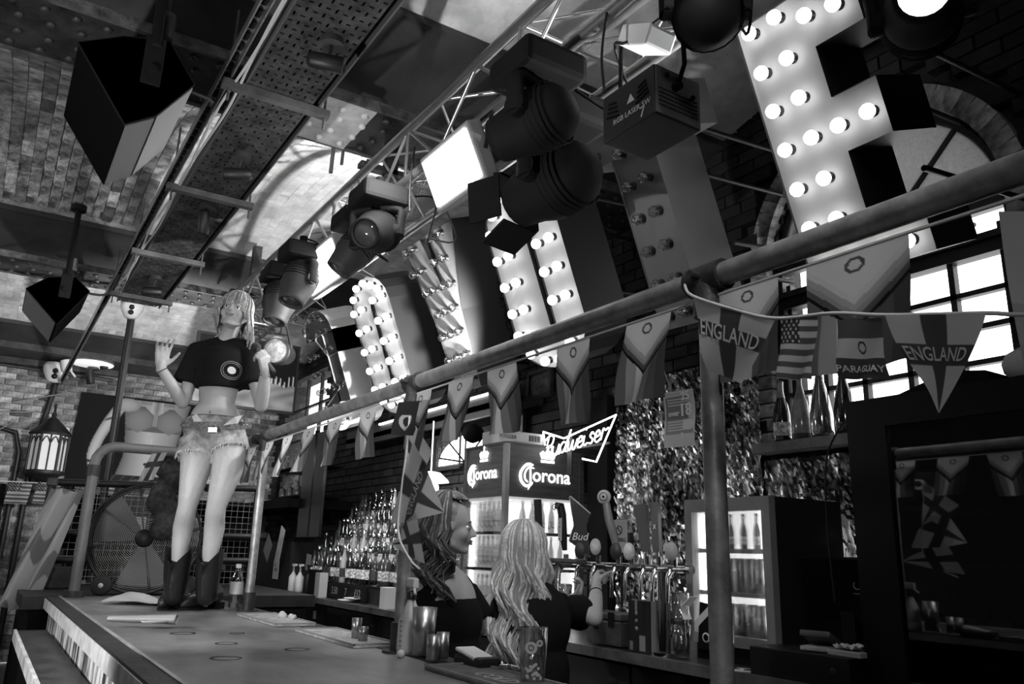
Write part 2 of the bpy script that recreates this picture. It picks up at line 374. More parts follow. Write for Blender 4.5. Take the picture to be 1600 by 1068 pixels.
# ------------------------------------------------------------------ ceiling: jack arches between riveted girders
ce = struct('ceiling')
G = [(-.26, .25), (3.61, 4.12), (7.5, 7.98), (11.4, 12.0)]
SP = 3.76
def vz(y, a, b_, rise=.36):
    u = (y-a)/(b_-a); return SP + rise*(1-(2*u-1)**2)
bays = [(-3.2, -.26), (.25, 3.61), (4.12, 7.5), (7.98, 11.4)]
vb = MB()
for a, b_ in bays:
    n = 24; ysn = [a+(b_-a)*i/n for i in range(n+1)]
    vs = [(xx, y, vz(y, a, b_)+.012) for y in ysn for xx in (-4.2, .72, 3.7)] 
    for i in range(n):
        vb.add([vs[i*3], vs[i*3+1], vs[i*3+4], vs[i*3+3]], [(0, 1, 2, 3)], True, 1 if a < 7 else 0)
        vb.add([vs[i*3+1], vs[i*3+2], vs[i*3+5], vs[i*3+4]], [(0, 1, 2, 3)], True, 0)
vb.bx(-4.2, 3.7, -3.2, 12.2, 4.3, 4.4, mi=0)
part('vault', vb, [plaster, mortar], ce)
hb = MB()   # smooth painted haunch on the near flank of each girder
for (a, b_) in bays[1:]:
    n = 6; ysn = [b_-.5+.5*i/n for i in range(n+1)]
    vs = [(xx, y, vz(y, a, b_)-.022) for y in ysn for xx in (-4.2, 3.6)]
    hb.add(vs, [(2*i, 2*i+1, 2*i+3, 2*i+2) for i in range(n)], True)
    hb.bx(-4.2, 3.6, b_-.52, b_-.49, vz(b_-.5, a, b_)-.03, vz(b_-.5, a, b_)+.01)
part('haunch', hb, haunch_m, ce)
bme = []
for m in brs+wbrs:
    q = MB(); q.rbox((0, 0, 0), (.073, .209, .05), .006); bme.append(q.mesh('brick', [m]))
cnt = 0; rest = MB(); alls = []
for (a, b_) in bays[1:]:
    L = b_-.52-a; nb = int(L/.215)
    xi = 0; x = -.75
    while x < 3.45:
        for k in range(nb):
            y = a+(k+.5+(xi % 2)*.5)*.215
            if y > b_-.6: continue
            zz = vz(y, a, b_); sl = (vz(y+.01, a, b_)-vz(y-.01, a, b_))/.02
            if x < .72 and a < 7: t = max(0, min(5, int(random.gauss(3.1+.9*sin(x*5+y*2.3)+.6*sin(y*4-x*3), .85))))
            else: t = 6+random.randrange(3)
            if 1.05 < x and a < 1: continue
            alls.append((x, y, zz, sl, t))
        x += .076; xi += 1
alls.sort(key=lambda q: (0 if (-.05 < q[0] < .62 and q[1] > 1.4) else 1, q[1]))
for i, (x, y, zz, sl, t) in enumerate(alls):
    dz = random.uniform(-.003, .005) if t < 6 else random.uniform(.022, .026)
    if i < 290: inst(bme[t], ce, (x, y, zz+dz+.01), (atan2(sl, 1), 0, random.uniform(-.02, .02)))
    else: rest.box((x, y, zz+dz+.01), (.073, .209, .05), Matrix.Rotation(atan2(sl, 1), 3, 'X'), mi=t)
part('brickwork', rest, brs+wbrs, ce, kind='stuff')
# girders
riv = MB(); riv.sph((0, 0, 0), .021, 10, 6, (1, 1, .8)); rivet_me = riv.mesh('rivet', [girder_m]); riv2 = riv.mesh('rivet', [girder_w])
for gi, (y0, y1) in enumerate(G[:3]):
    g = struct('trim_%d' % (gi+1), (0, (y0+y1)/2, 3.7)); yc = (y0+y1)/2
    b = MB(); b.bx(-4.2, 3.6, y0, y1, 3.70, 3.72); b.bx(-4.2, 3.6, y0+.03, y1-.03, 3.72, 3.74); part('flange', b, girder_m, g)
    b = MB(); b.bx(-4.2, 3.6, yc-.02, yc+.02, 3.74, 4.2); part('web', b, girder_m, g)
    b = MB()
    for s_ in (y0, y1): b.bx(-4.2, 3.6, s_-.012, s_+.012, 3.69, 3.80)
    part('flange_edge', b, M('girder_edge_%s' % 'abc'[gi], .12, .5, .2, var=.6, scale=14, bump=.3), g)
    if gi == 1:
        b = MB(); b.bx(1.02, 1.42, y0+.01, y1-.01, 3.688, 3.70); part('white_plate', b, girder_w, g, 'flaking white painted splice plate')
    if gi:
        for x in np.arange(-.5, 3.4, .125):
            if gi == 1 and 1.5 < x < 2.4: continue
            for dy in ((-.18, -.07, .07, .18) if gi == 1 else (-.16, 0, .16)):
                inst(riv2 if (gi == 1 and 1.02 < x < 1.42) else rivet_me, g, (x+(.03 if abs(dy) < .1 else 0), yc+dy, 3.694 if not (gi == 1 and 1.02 < x < 1.42) else 3.682))
g = struct('trim_4', (0, 11.9, 3.6)); b = MB(); b.bx(-4.2, 3.6, 11.3, 12.02, 3.7, 3.8); b.bx(-4.2, 1.3, 11.9, 11.99, 3.62, 3.72); b.tube([(-.8, 11.88, 3.6), (1.2, 11.88, 3.55)], .02); part('cornice', b, girder_m, g)
# hooks and a bent pipe under the first girder
b = MB(); b.tube([(1.38, 4.16, 3.72), (1.38, 4.17, 3.55)], .012); b.tube([(1.44, 4.16, 3.72), (1.44, 4.17, 3.62)], .01); b.tube([(1.62, 4.2, 3.72), (1.6, 4.24, 3.5), (1.57, 4.27, 3.42), (1.56, 4.25, 3.4)], .016)
solo('bent_pipe', b, M('rusty_pipe', .1, .7, var=.5), 'short rusty bent pipe hanging below the riveted white painted girder plate', 'pipe')
b = MB(); b.cyl((1.0, 2.85, 4.06), (3.0, 2.85, 4.06), .018, n=8); solo('conduit', b, dsteel, 'thin dark conduit running across the plastered vault above the truss', 'conduit')
# ------------------------------------------------------------------ cable tray under the girders
tr = thing('cable_tray', 'wide perforated grey steel cable tray running under the girders', 'cable tray', (.83, 3, 3.4))
b = MB(); x0, x1, y0, y1 = .67, 1.0, -1.2, 7.25; cx = .033; cy = .05
nx = int((x1-x0)/cx); ny = int((y1-y0)/cy)
for i in range(nx):
    for j in range(ny):
        X = x0+i*cx; Y = y0+j*cy; hx0, hx1, hy0, hy1 = (X+.012, X+.021, Y+.012, Y+.038) if (i+j) % 2 else (X+.008, X+.026, Y+.02, Y+.03)
        o = [(X, Y), (X+cx, Y), (X+cx, Y+cy), (X, Y+cy)]; h = [(hx0, hy0), (hx1, hy0), (hx1, hy1), (hx0, hy1)]
        vs = [(a, c, 3.4) for a, c in o+h]+[(a, c, 3.404) for a, c in h]
        b.add(vs, [(k, (k+1) % 4, 4+(k+1) % 4, 4+k) for k in range(4)]+[(4+k, 4+(k+1) % 4, 8+(k+1) % 4, 8+k) for k in range(4)])
part('tray_base', b, M('galvanised_tray', .07, .55, .5, var=.6, scale=10, bump=.3), tr)
b = MB(); b.bx(.665, .672, y0, y1, 3.4, 3.47); b.bx(.995, 1.003, y0, y1, 3.4, 3.47); part('side_flange', b, M('tray_flange', .15, .5, .5), tr)
b = MB(); b.bx(.68, .99, y0, y1, 3.425, 3.45); part('cable_bed', b, blackm, tr)
for yy in (3.28, 4.53, 5.77, 6.93, 1.9):
    q = MB(); q.bx(.57, 1.05, yy-.022, yy+.022, 3.36, 3.395); q.cyl((.6, yy, 3.3), (.6, yy, 3.75), .006, n=6); q.cyl((1.03, yy, 3.3), (1.03, yy, 3.75), .006, n=6); part('hanger_bar', q, M('hanger_steel', .1, .6, .3, var=.4), tr)
rl = tr
q = MB(); q.bx(.56, .566, -1.2, 11.9, 3.4, 3.44); q.bx(.6, .606, -1.2, 11.9, 3.4, 3.44); q.bx(.56, .606, -1.2, 11.9, 3.437, 3.444); part('strut_channel', q, alu, rl)
q = MB()
for k in range(150): q.bx(.572, .594, -1.1+k*.086, -1.05+k*.086, 3.425, 3.436)
part('slot', q, blackm, rl, kind='stuff')
q = MB()
for (xo, s_) in ((.625, 1), (.64, -1)):
    q.tube(smooth([(xo+s_*.012*sin(k*1.7), -1+k*.45, 3.40-.012*sin(k*2.3)**2) for k in range(19)], 4), .006, 6)
part('cable', q, lgrey, rl)
# ------------------------------------------------------------------ the bar
barwood = M('worn_bar_top', .22, .3, var=.8, scale=2.3, bump=.12, bscale=20, stretch=(1, .5, 1), contrast=(.3, .7))
front_m = M('scuffed_white_paint', .7, .6, var=.95, scale=5, bump=.3, stretch=(1, 2.5, .5), contrast=(.42, .56))
bar = thing('bar_counter', 'long worn bar counter the singer stands on, with a scuffed pale front', 'bar', (.9, 2.5, 0))
b = MB(); b.bx(.5, 1.4, -1, 6.05, 1.065, 1.10); part('counter_top', b, barwood, bar)
b = MB(); b.bx(.495, .507, -1, 6.05, 1.06, 1.104); part('edge_strip', b, M('worn_metal_strip', .55, .4, .3, var=.3), bar, 'thin pale strip let into the bar edge')
b = MB(); b.bx(.425, .495, -1, 6.05, 1.06, 1.1); part('nosing', b, dsteel, bar, 'dark painted nosing')
b = MB(); b.bx(.42, .428, -1, 6.05, 1.03, 1.09); part('edge_band', b, M('pale_edge', .85, .6, var=.3, scale=12), bar, 'pale band along the bar edge')
b = MB(); b.bx(.46, .5, -1, 6.0, 0, 1.03); part('front_panel', b, front_m, bar)
for k in range(28):
    b = MB(); b.bx(.452, .463, -1+k*.25+.006, -.75+k*.25-.006, .08, 1.03)
    part('front_board', b, front_m, bar)
b = MB(); b.bx(1.33, 1.36, -1, 6.0, 0, 1.06); part('back_panel', b, blackm, bar)
b = MB(); b.bx(1.28, 1.4, -1, 6.05, 1.1, 1.102); part('service_strip', b, M('rubber_strip', .02, .6), bar)
sh = thing('drink_ledge', 'narrow dark drinks ledge with a pale edge along the front of the bar', 'ledge', (.28, 3, .8))
b = MB(); b.bx(.27, .42, -1, 5.5, .92, .95); part('ledge_board', b, M('ledge_wood', .04, .35, var=.8, scale=7), sh)
b = MB(); b.bx(.255, .27, -1, 5.5, .90, .956); part('edge_strip', b, M('ledge_edge', .8, .6, var=.4), sh)
for y in (.5, 2.5, 5.3): b = MB(); b.bx(.3, .42, y-.03, y+.03, 0, .92); part('bracket', b, blackm, sh)
b = MB(); b.rbox((.0, 7.4, .96), (.34, .5, .06), .008); b.bx(-.1, .1, 7.2, 7.6, 0, .94); solo('side_table', b, [dgrey], 'small dark table end at the left edge beyond the bar', 'table')
pf = thing('platform', 'low black platform at the far end of the bar under the fan', 'platform', (1.2, 6.9, 0))
b = MB(); b.bx(.3, 2.2, 6.08, 7.8, 1.02, 1.1); part('deck', b, M('black_deck', .02, .5, var=.5), pf)
b = MB(); b.bx(.35, 2.15, 6.12, 7.7, 0, 1.02); part('base_panel', b, blackm, pf)
# ------------------------------------------------------------------ pipe rail
RX, RZ = 1.3, 2.06
gr = thing('guard_rail', 'steel pipe rail on posts running along the back edge of the bar', 'rail', (1.3, 3, 1.1))
b = MB(); b.tube(smooth([(RX, -.9, RZ), (RX, 2, RZ), (RX, 5.3, RZ+.0)], 6), .027, 16); part('top_rail', b, steel, gr)
b = MB(); b.tube([(RX, 5.25, RZ), (RX, 5.6, RZ), (RX, 5.83, RZ)]+[(RX-.12*(1-cos(a)), 5.83+.12*sin(a), RZ) for a in np.linspace(0.2, 1.57, 5)]+[(.7, 5.95, RZ)]+[(.57+.12*(1-sin(a)), 5.95, RZ-.12*(1-cos(a))) for a in np.linspace(.2, 1.57, 5)]+[(.57, 5.95, 1.1)], .033, 14); part('end_rail', b, M('painted_grey_pipe', .16, .5, .2, var=.15), gr)
for (x, y) in ((RX, 4.63), (RX, 2.71), (RX, 1.215)):
    b = MB(); b.cyl((x, y, 1.1), (x, y, RZ), .024, n=16); p = part('post', b, steel, gr)
    b = MB(); b.cyl((x, y, 1.1), (x, y, 1.2), .034, n=16); b.cyl((x, y, 1.1), (x, y, 1.108), .06, n=16); part('post_base', b, dsteel, p)
    b = MB(); b.cyl((x, y-.05, RZ), (x, y+.05, RZ), .036, n=14); b.cyl((x, y, RZ-.09), (x, y, RZ), .035, n=14); b.cyl((x-.03, y, RZ), (x-.06, y, RZ), .01, n=8); part('clamp', b, dsteel, gr)
b = MB(); b.cyl((RX, 4.75, RZ), (RX, 4.82, RZ), .036, n=14); part('clamp', b, dsteel, gr)
b = MB(); b.cyl((.57, 5.95, 1.1), (.57, 5.95, 1.14), .06, n=16); part('post_base', b, dsteel, gr); b = MB(); b.tube([(.57, 5.95, 1.86), (.57, 5.95, 1.93)], .04, 14); part('elbow_collar', b, dsteel, gr)
# ------------------------------------------------------------------ marquee letters
T21 = radians(21); LX, LZ = 2.5, 2.4535; UP = Vector((-sin(T21), 0, cos(T21))); BK = Vector((cos(T21), 0, sin(T21)))
def LP(y, v, d=0.): return Vector((LX, y, LZ)) + UP*v + BK*d
def pill(y1, y0, v0, v1, n=10):
    r = (y1-y0)/2; yc = (y0+y1)/2; k = .72
    pts = [(yc+r*cos(a), v1-r*k+r*k*sin(a)) for a in np.linspace(0, pi, n)]+[(yc+r*cos(a), v0+r*k+r*k*sin(a)) for a in np.linspace(pi, 2*pi, n)]
    return pts
face_off = M('letter_face', .16, .5, var=.08, scale=3); face_lit = M('lit_letter_face', .5, .5, var=.06, scale=3)  # lit letters: bulb light also put into a paler face colour
side_d = M('letter_side_dark', .02, .5); side_l = M('letter_side_pale', .28, .55, var=.1, scale=2)
bulb_lit = M('lit_bulb', 1, .3, emis=4.0); socket_m = M('bulb_socket', .02, .4)
bulb_off = Mglass('clear_bulb', .72, .16, .06)
fil = M('bulb_filament', .8, .3, .5)
qb = MB(); qb.lathe((0, 0, 0), [(.0001, .066), (.012, .0645), (.022, .058), (.0265, .048), (.027, .04), (.0235, .03), (.016, .02), (.012, .015)], 14)
bl_lit = qb.mesh('bulb', [bulb_lit]); bl_off = qb.mesh('bulb', [bulb_off])
qs = MB(); qs.lathe((0, 0, 0), [(.0001, .021), (.013, .02), (.0145, .012), (.0145, .004), (.02, .002), (.02, 0)], 14); sk = qs.mesh('socket', [socket_m])
qf = MB(); qf.tube([(.004, 0, .02), (.006, 0, .036), (0, .004, .044), (-.006, 0, .036), (-.004, 0, .02)], .0022, 5); fm = qf.mesh('filament', [fil])
BR_ = Matrix((Vector((0, 1, 0)), UP, -BK)).transposed()   # bulb axis points out of the face
BE = frame(-BK).to_euler()
def letter(ch, lit, outer, holes, bulbs, label, side):
    t = thing('marquee_letter', label, 'sign letter', LP(sum(p[0] for p in outer)/len(outer), 0, .15), None)
    D = .3
    def tri(poly, holes_):
        bm = bmesh.new(); es = []
        for lp in [poly]+holes_:
            v = [bm.verts.new((p[0], p[1], 0)) for p in lp]; es += [bm.edges.new((v[i], v[(i+1) % len(v)])) for i in range(len(v))]
        bmesh.ops.triangle_fill(bm, edges=es, use_beauty=True); bm.verts.index_update()
        vs = [(v.co.x, v.co.y) for v in bm.verts]; fs = [tuple(v.index for v in f.verts) for f in bm.faces]; bm.free(); return vs, fs
    vs, fs = tri(outer, holes)
    fm_ = MB(); fm_.add([LP(y, v, .012) for y, v in vs], fs); fm_.add([LP(y, v, .02) for y, v in vs], fs); part('letter_face', fm_, face_lit if lit else face_off, t)
    rm = MB()
    for lp in [outer]+holes:
        n = len(lp); cy = sum(p[0] for p in lp)/n; cv = sum(p[1] for p in lp)/n
        P = [LP(*p) for p in lp]; Q = [LP(*p, D) for p in lp]
        rm.add(P+Q, [(i, (i+1) % n, n+(i+1) % n, n+i) for i in range(n)])
    part('return', rm, side, t)
    wb = MB(); yl_, yh_ = min(p[0] for p in outer), max(p[0] for p in outer)
    for yy in (yl_+.1, yh_-.1):
        for vv in (.3, .85): q = LP(yy, vv, D-.01); wb.cyl(q, (WX+.05, q.y, q.z+.1), .012, n=8)
    part('wall_bracket', wb, side_d, t, kind='stuff')
    bk = MB(); bk.add([LP(y, v, D-.004) for y, v in vs], fs); part('back_panel', bk, side_d, t)
    for (y, v) in bulbs:
        o = inst(bl_lit if lit else bl_off, t, LP(y, v, .012), BE); o.name = 'bulb'
        s = inst(sk, o, LP(0, 0, 0)); s.location = (0, 0, 0); s.name = 'socket'
        if not lit: s = inst(fm, o, LP(0, 0, 0)); s.location = (0, 0, 0); s.name = 'filament'
    return t
E0 = 1.81
letter('E', 1, [(E0-a, v) for a, v in ((0, 0), (.48, 0), (.48, .21), (.29, .21), (.29, .42), (.46, .42), (.46, .62), (.29, .62), (.29, .81), (.48, .81), (.48, 1.02), (0, 1.02))], [],
    [(y, v) for v in (.055, .208, .36, .514, .667, .818, .975) for y in (1.735, 1.62)]+[(1.51, .512), (1.397, .512), (1.51, .92), (1.4, .9), (1.5, .055), (1.4, .055)],
    'lit marquee letter E, nearest of the row, overlapping the arched window', side_d)
T0 = 2.497
letter('T', 0, [(T0+a, v) for a, v in ((.135, 0), (.135, .83), (.3, .83), (.3, 1.04), (-.27, 1.04), (-.27, .83), (-.135, .83), (-.135, 0))], [],
    [(y, v) for v in (.056, .209, .366, .52, .678, .835) for y in (T0+.056, T0-.056)]+[(T0+.22, .985), (T0+.22, .885), (T0, .985), (T0-.2, .98)],
    'unlit marquee letter T, half hidden by the laser box, between the lit O and E', side_l)
letter('O', 1, pill(3.76, 3.12, -.02, 1.04), [pill(3.415, 3.375, .2, .83, 4)],
    [(y, v) for v in (.34, .497, .653, .808) for y in (3.573, 3.687)]+[(y, v) for v in (.175, .328, .484, .64, .795) for y in (3.19, 3.303)]+[(3.503, .966), (3.615, .9), (3.622, .09), (3.513, .03), (3.258, .088), (3.382, .02), (3.38, .97), (3.27, .92), (3.6, .19), (3.69, .21)],
    'lit marquee letter O, nearer of the two, beside the unlit T', side_d)
letter('Y', 0, [(4.735, 1.04), (4.50, 1.04), (4.39, .70), (4.375, 1.04), (4.07, 1.04), (4.235, .5), (4.26, 0), (4.56, 0), (4.60, .5)], [],
    [(4.591, 1.0), (4.683, 1.0), (4.551, .842), (4.661, .845), (4.225, 1.0), (4.333, 1.0), (4.252, .842), (4.36, .845), (4.56, .686), (4.47, .686), (4.249, .675), (4.343, .68), (4.395, .527), (4.492, .524), (4.29, .526), (4.401, .373), (4.511, .374), (4.30, .373), (4.403, .222), (4.515, .22), (4.3, .222), (4.4, .07), (4.51, .07), (4.3, .07)],
    'unlit marquee letter Y between the two lit letters O', side_d)
letter('O', 1, pill(5.79, 5.13, -.02, 1.04), [pill(5.455, 5.41, .2, .83, 4)],
    [(y, v) for v in (.21, .36, .51, .667, .82) for y in (5.566, 5.71)]+[(y, v) for v in (.214, .374, .527, .683, .84) for y in (5.2, 5.34)]+[(5.554, .985), (5.422, .993), (5.31, .95), (5.654, .92), (5.22, .9), (5.5, .06), (5.62, .1), (5.35, .07), (5.24, .12)],
    'lit marquee letter O, farther of the two, beside the unlit C', side_d)
arc = lambda cy, cv, ry, rv, a0, a1, n: [(cy+ry*cos(a), cv+rv*sin(a)) for a in np.linspace(a0, a1, n)]
letter('C', 0, [(6.27, .62), (6.27, .82)]+arc(6.59, .82, .32, .22, 0, pi, 10)+arc(6.59, .2, .32, .22, pi, 2*pi, 10)+[(6.27, .38), (6.5, .38), (6.5, .22)]+arc(6.59, .22, .09, .06, 2*pi, pi, 4)+arc(6.59, .8, .09, .06, pi, 0, 4)+[(6.5, .62)], [],
    [(6.494, .98), (6.38, .92), (6.333, .822), (6.46, .84), (6.62, .98), (6.783, .917), (6.74, .82), (6.316, .665), (6.447, .668), (6.71, .668), (6.85, .669), (6.71, .51), (6.831, .51), (6.71, .358), (6.84, .358), (6.487, .355), (6.363, .342), (6.74, .2), (6.82, .2), (6.6, .04), (6.45, .06), (6.34, .16)],
    'unlit marquee letter C, farthest of the row', M('letter_side_lit', .75, .5))  # side of the C whitened: neighbouring bulb light put into its colour
# ------------------------------------------------------------------ lighting truss
tru = thing('lighting_truss', 'square aluminium lighting truss hanging over the bar', 'truss', (1.64, 3.3, 3.2))
CH = [(1.49, 3.2), (1.78, 3.2), (1.49, 3.49), (1.78, 3.49)]
for x, z in CH:
    b = MB(); b.cyl((x, .2, z), (x, 7.2, z), .025, n=14); part('chord', b, alu, tru)
def brace(i, j, y0, y1):
    b = MB(); b.cyl((CH[i][0], y0, CH[i][1]), (CH[j][0], y1, CH[j][1]), .009, n=8); part('brace', b, alu, tru)
k = 0; y = .3
while y < 7.1:
    for i, j in ((0, 1), (1, 3), (3, 2), (2, 0)): brace(*((i, j) if k % 2 else (j, i)), y, y+.34)
    if k % 3 == 0:
        for i, j in ((0, 1), (1, 3), (3, 2), (2, 0)): brace(i, j, y, y)
    y += .34; k += 1
b = MB()
for y in (1.0, 3.9, 6.7): b.bx(1.6, 1.67, y-.03, y+.03, 3.49, 3.95); b.bx(1.45, 1.82, y-.03, y+.03, 3.5, 3.53)
part('hanger', b, dsteel, tru, kind='stuff')
# cables along the truss
b = MB(); rng = random.Random(3)
for k in range(13):
    y = .6+k*.5; pts = []
    for i in range(7):
        pts.append((1.47+rng.uniform(-.06, .33), y+i*.09, 3.2+rng.uniform(-.16, .06)-(.1 if i in (2, 3, 4) else 0)))
    b.tube(smooth(pts, 5), .005, 5)
for (px, py, qx, qy, dx) in ((945, 145, 948, 20, 0), (640, 330, 648, 230, 5)):
    p = at(px, py, x=1.45); q = at(qx, qy, x=1.47); b.tube(smooth([p, p.lerp(q, .5)+Vector((0, .02, 0)), q], 5), .005, 5)
part('cable', b, rubber, tru, kind='stuff')
floodm = M('flood_panel', 1, .4, emis=9.0)
def flood(name, y0, y1, z, label, tilt=25, h=.2, x=1.40):
    t = radians(tilt); u = Vector((-sin(t), 0, cos(t))); n = Vector((-cos(t), 0, -sin(t))); c = Vector((x, (y0+y1)/2, z))
    R = Matrix((Vector((0, 1, 0)), u, n)).transposed(); w = y1-y0
    L = thing('flood_light', label, 'flood light', c+Vector((0, 0, .15)))
    b = MB(); b.rbox(c-n*.035, (w+.05, h+.05, .07), .012, R); part('housing', b, grey, L)
    b = MB(); b.box(c+n*.004, (w, h, .008), R); part('lens_panel', b, floodm, L)
    b = MB(); b.tube([c-n*.04+Vector((0, w/2+.03, 0)), c-n*.06+Vector((0, w/2+.04, h*.75)), c-n*.06+Vector((0, -w/2-.04, h*.75)), c-n*.04+Vector((0, -w/2-.03, 0))], .009, 8); part('yoke', b, black, L)
    return L
def xy(px, py, x): return at(px, py, x=x)
p = xy(705, 264, 1.40); flood('f', xy(739, 256, 1.4).y, xy(674, 276, 1.4).y, p.z, 'brightly lit rectangular flood light on the truss near the middle')
p = xy(503, 418, 1.40); flood('f', p.y-.24, p.y+.26, p.z, 'smaller looking lit flood light on the truss behind the moving heads')
# moving heads
def cyl_shell(b, c, d, prof, n=20, mi=None): b.lathe(c, prof, n, frame(d), mi=mi)
def moving_head(c, aim, top, s, label, light_grey=False, lens_dark=True, barndoor=False):
    """head centre c, pointing aim, hung from point top"""
    c = Vector(c); aim = Vector(aim).normalized(); top = Vector(top)
    t = thing('moving_head_light', label, 'stage light', top)
    b = MB(); b.rbox(top-Vector((0, 0, .05*s)), (.3*s, .3*s, .12*s), .025*s); b.cyl(top-Vector((0, 0, .02)), top+Vector((0, 0, .07)), .03*s, n=10); part('base', b, blackm, t)
    side = aim.cross(Vector((0, 0, 1))); side = side.normalized() if side.length > .1 else Vector((1, 0, 0)); b = MB()
    jt = top-Vector((0, 0, .12*s))
    for k in (-1, 1):
        a = c+side*k*.155*s; b.tube(smooth([jt+side*.03*k*s, jt+side*k*.15*s-Vector((0, 0, .02*s)), a+Vector((0, 0, .06*s)), a-Vector((0, 0, .03*s))], 4), [.04*s]*13, 10, flat=.6)
    part('yoke', b, blackm, t)
    b = MB(); cyl_shell(b, c, aim, [(.0001, -.17*s), (.07*s, -.165*s), (.115*s, -.12*s), (.13*s, -.05*s), (.13*s, .04*s), (.11*s, .1*s), (.1*s, .16*s), (.095*s, .19*s), (.08*s, .19*s), (.078*s, .165*s)])
    for k in (-1, 1): b.cyl(c+side*k*.11*s, c+side*k*.165*s, .045*s, n=14)
    h = part('head', b, blackm if not light_grey else M('charcoal_shell', .03, .6), t)
    b = MB(); cyl_shell(b, c, aim, [(.079*s, .165*s), (.06*s, .178*s), (.03*s, .186*s), (.0001, .188*s)]); part('lens', b, M('lens_glass', .12, .05, .6, spec=1.) if lens_dark else M('lit_lens', .9, .3, emis=3), h)
    b = MB()
    for k in range(5): b.lathe(c, [(.131*s, (-.1+k*.022)*s), (.136*s, (-.095+k*.022)*s), (.131*s, (-.09+k*.022)*s)], 20, frame(aim))
    part('cooling_fins', b, blackm, h)
    if barndoor:
        R = frame(aim); b = MB()
        for k in range(4):
            a = k*pi/2; b.box(c+R @ Vector((cos(a)*.12*s, sin(a)*.12*s, .25*s)), (.01, .17*s, .13*s), R @ Matrix.Rotation(a, 3, 'Z') @ Matrix.Rotation(radians(20), 3, 'Y'))
        part('barn_doors', b, blackm, t)
    b = MB(); b.tube(smooth([top+Vector((.1*s, .1*s, 0)), top+Vector((.16*s, .12*s, .08)), top+Vector((.05, .25*s, .14))], 5), .006, 6); part('cable', b, rubber, t)
    return t
def mh(px, py, x, aimpx, s, label, dtop=.27, **k):
    for _ in range(12):      # hang it just below the truss
        c = at(px, py, x=x); sc_ = s*x/1.6
        x *= (3.11-EYE)/(c.z+dtop*sc_-EYE)
    c = at(px, py, x=x); s = s*x/1.55; a = Vector(aimpx); return moving_head(c, a, c+Vector((.0, .0, dtop*s)), s, label, **k)
mh(588, 362, 1.5, (-.75, -.75, -.5), .88, 'black moving head light with its lens turned to the viewer, beside the small flood')
mh(554, 392, 1.6, (-.5, .2, -.8), .8, 'black moving head light tilted down, touching the small flood light', light_grey=True)
mh(468, 440, 1.5, (-.3, -.1, -.95), .9, 'black moving head hanging left of the small flood light, upper of the far pair', light_grey=True)
mh(438, 470, 1.5, (-.2, -.1, -.95), .9, 'black moving head nearest the singer\'s head on the truss', light_grey=True)
mh(838, 190, 1.5, (-.35, .85, -.15), .95, 'large black moving head pointing left, just right of the large flood light')
mh(868, 285, 1.75, (-.2, .95, -.12), 1.0, 'large black profile light with barn doors before the nearer lit O', barndoor=True, dtop=.3)
mh(1102, 14, 1.5, (.3, .45, .85), .76, 'dark moving head with a smooth shell at the top of the frame beside the E', light_grey=True)
mh(1440, 22, 1.75, (-.9, -.55, -.25), .62, 'black spotlight with a glaring round lens at the top right', lens_dark=False)
p = at(432, 548, x=1.45)
t = thing('par_can', 'small black lamp with a clear round lens behind the microphone', 'stage light', p+Vector((0, 0, .3))); aim = Vector((-.45, -.85, -.15))
b = MB(); cyl_shell(b, p, aim, [(.0001, -.32), (.07, -.3), (.08, -.2), (.085, 0), (.095, .02), (.08, .022)]); part('can', b, black, t)
b = MB(); cyl_shell(b, p, aim, [(.082, .005), (.05, .02), (.0001, .024)]); part('lens', b, M('par_lens', .3, .2, .3, emis=.12, var=.5, scale=40), t)
b = MB(); b.tube([p-aim.normalized()*.1+Vector((.09, 0, 0)), p+Vector((.05, .1, .3)), p+Vector((.04, .1, 3.2-p.z))], .012, 6); part('yoke', b, black, t)
# laser box
P = at(1023, 175, x=1.5); y1 = at(942, 225, x=1.5).y; X1 = at(1095, 200, y=P.y).x; zt = at(1019, 100, x=1.5).z
lb = thing('laser_projector', 'black box shaped laser projector hung from the truss in front of the T', 'laser', (1.6, (P.y+y1)/2, zt))
b = MB(); b.rbox(((1.5+X1)/2, (P.y+y1)/2, (P.z+zt)/2), (X1-1.5, y1-P.y, zt-P.z), .006); part('housing', b, M('laser_case', .03, .45), lb)
b = MB(); b.bx(1.505, X1-.005, P.y-.004, P.y, P.z+.004, zt-.004); ep = part('end_plate', b, M('laser_end_plate', .16, .5, .3), lb, 'lighter grey vented end plate')
b = MB()
for r_ in range(5):
    for k in range(18): b.bx(1.515+k*(X1-1.53)/18, 1.515+(k+.5)*(X1-1.53)/18, P.y-.006, P.y-.003, P.z+.03+r_*.014, P.z+.035+r_*.014)
part('vent_slots', b, blackm, ep, kind='stuff')
b = MB(); yc = (P.y+y1)/2
text(b, 'RGB LASER 5W', .026, (1.498, yc-.02, P.z+.05), (0, -1, 0), (0, 0, 1), .0005); text(b, '7', .05, (1.498, yc-.07, P.z+.025), (0, -1, 0), (0, 0, 1), .0005)
b.prism([(1.498, yc+.0, P.z+.085), (1.498, yc-.035, P.z+.085), (1.498, yc-.0175, P.z+.115)], (-.001, 0, 0))
part('lettering', b, lgrey, lb)
b = MB()
for s_ in (-1, 1):
    for k in range(4): b.box((1.498, yc+s_*(.07+.0*k), P.z+.075+k*.016), (.004, .06-.008*k, .006), Matrix.Rotation(.25*s_, 3, 'X'))
part('emblem', b, blackm, lb, kind='stuff')
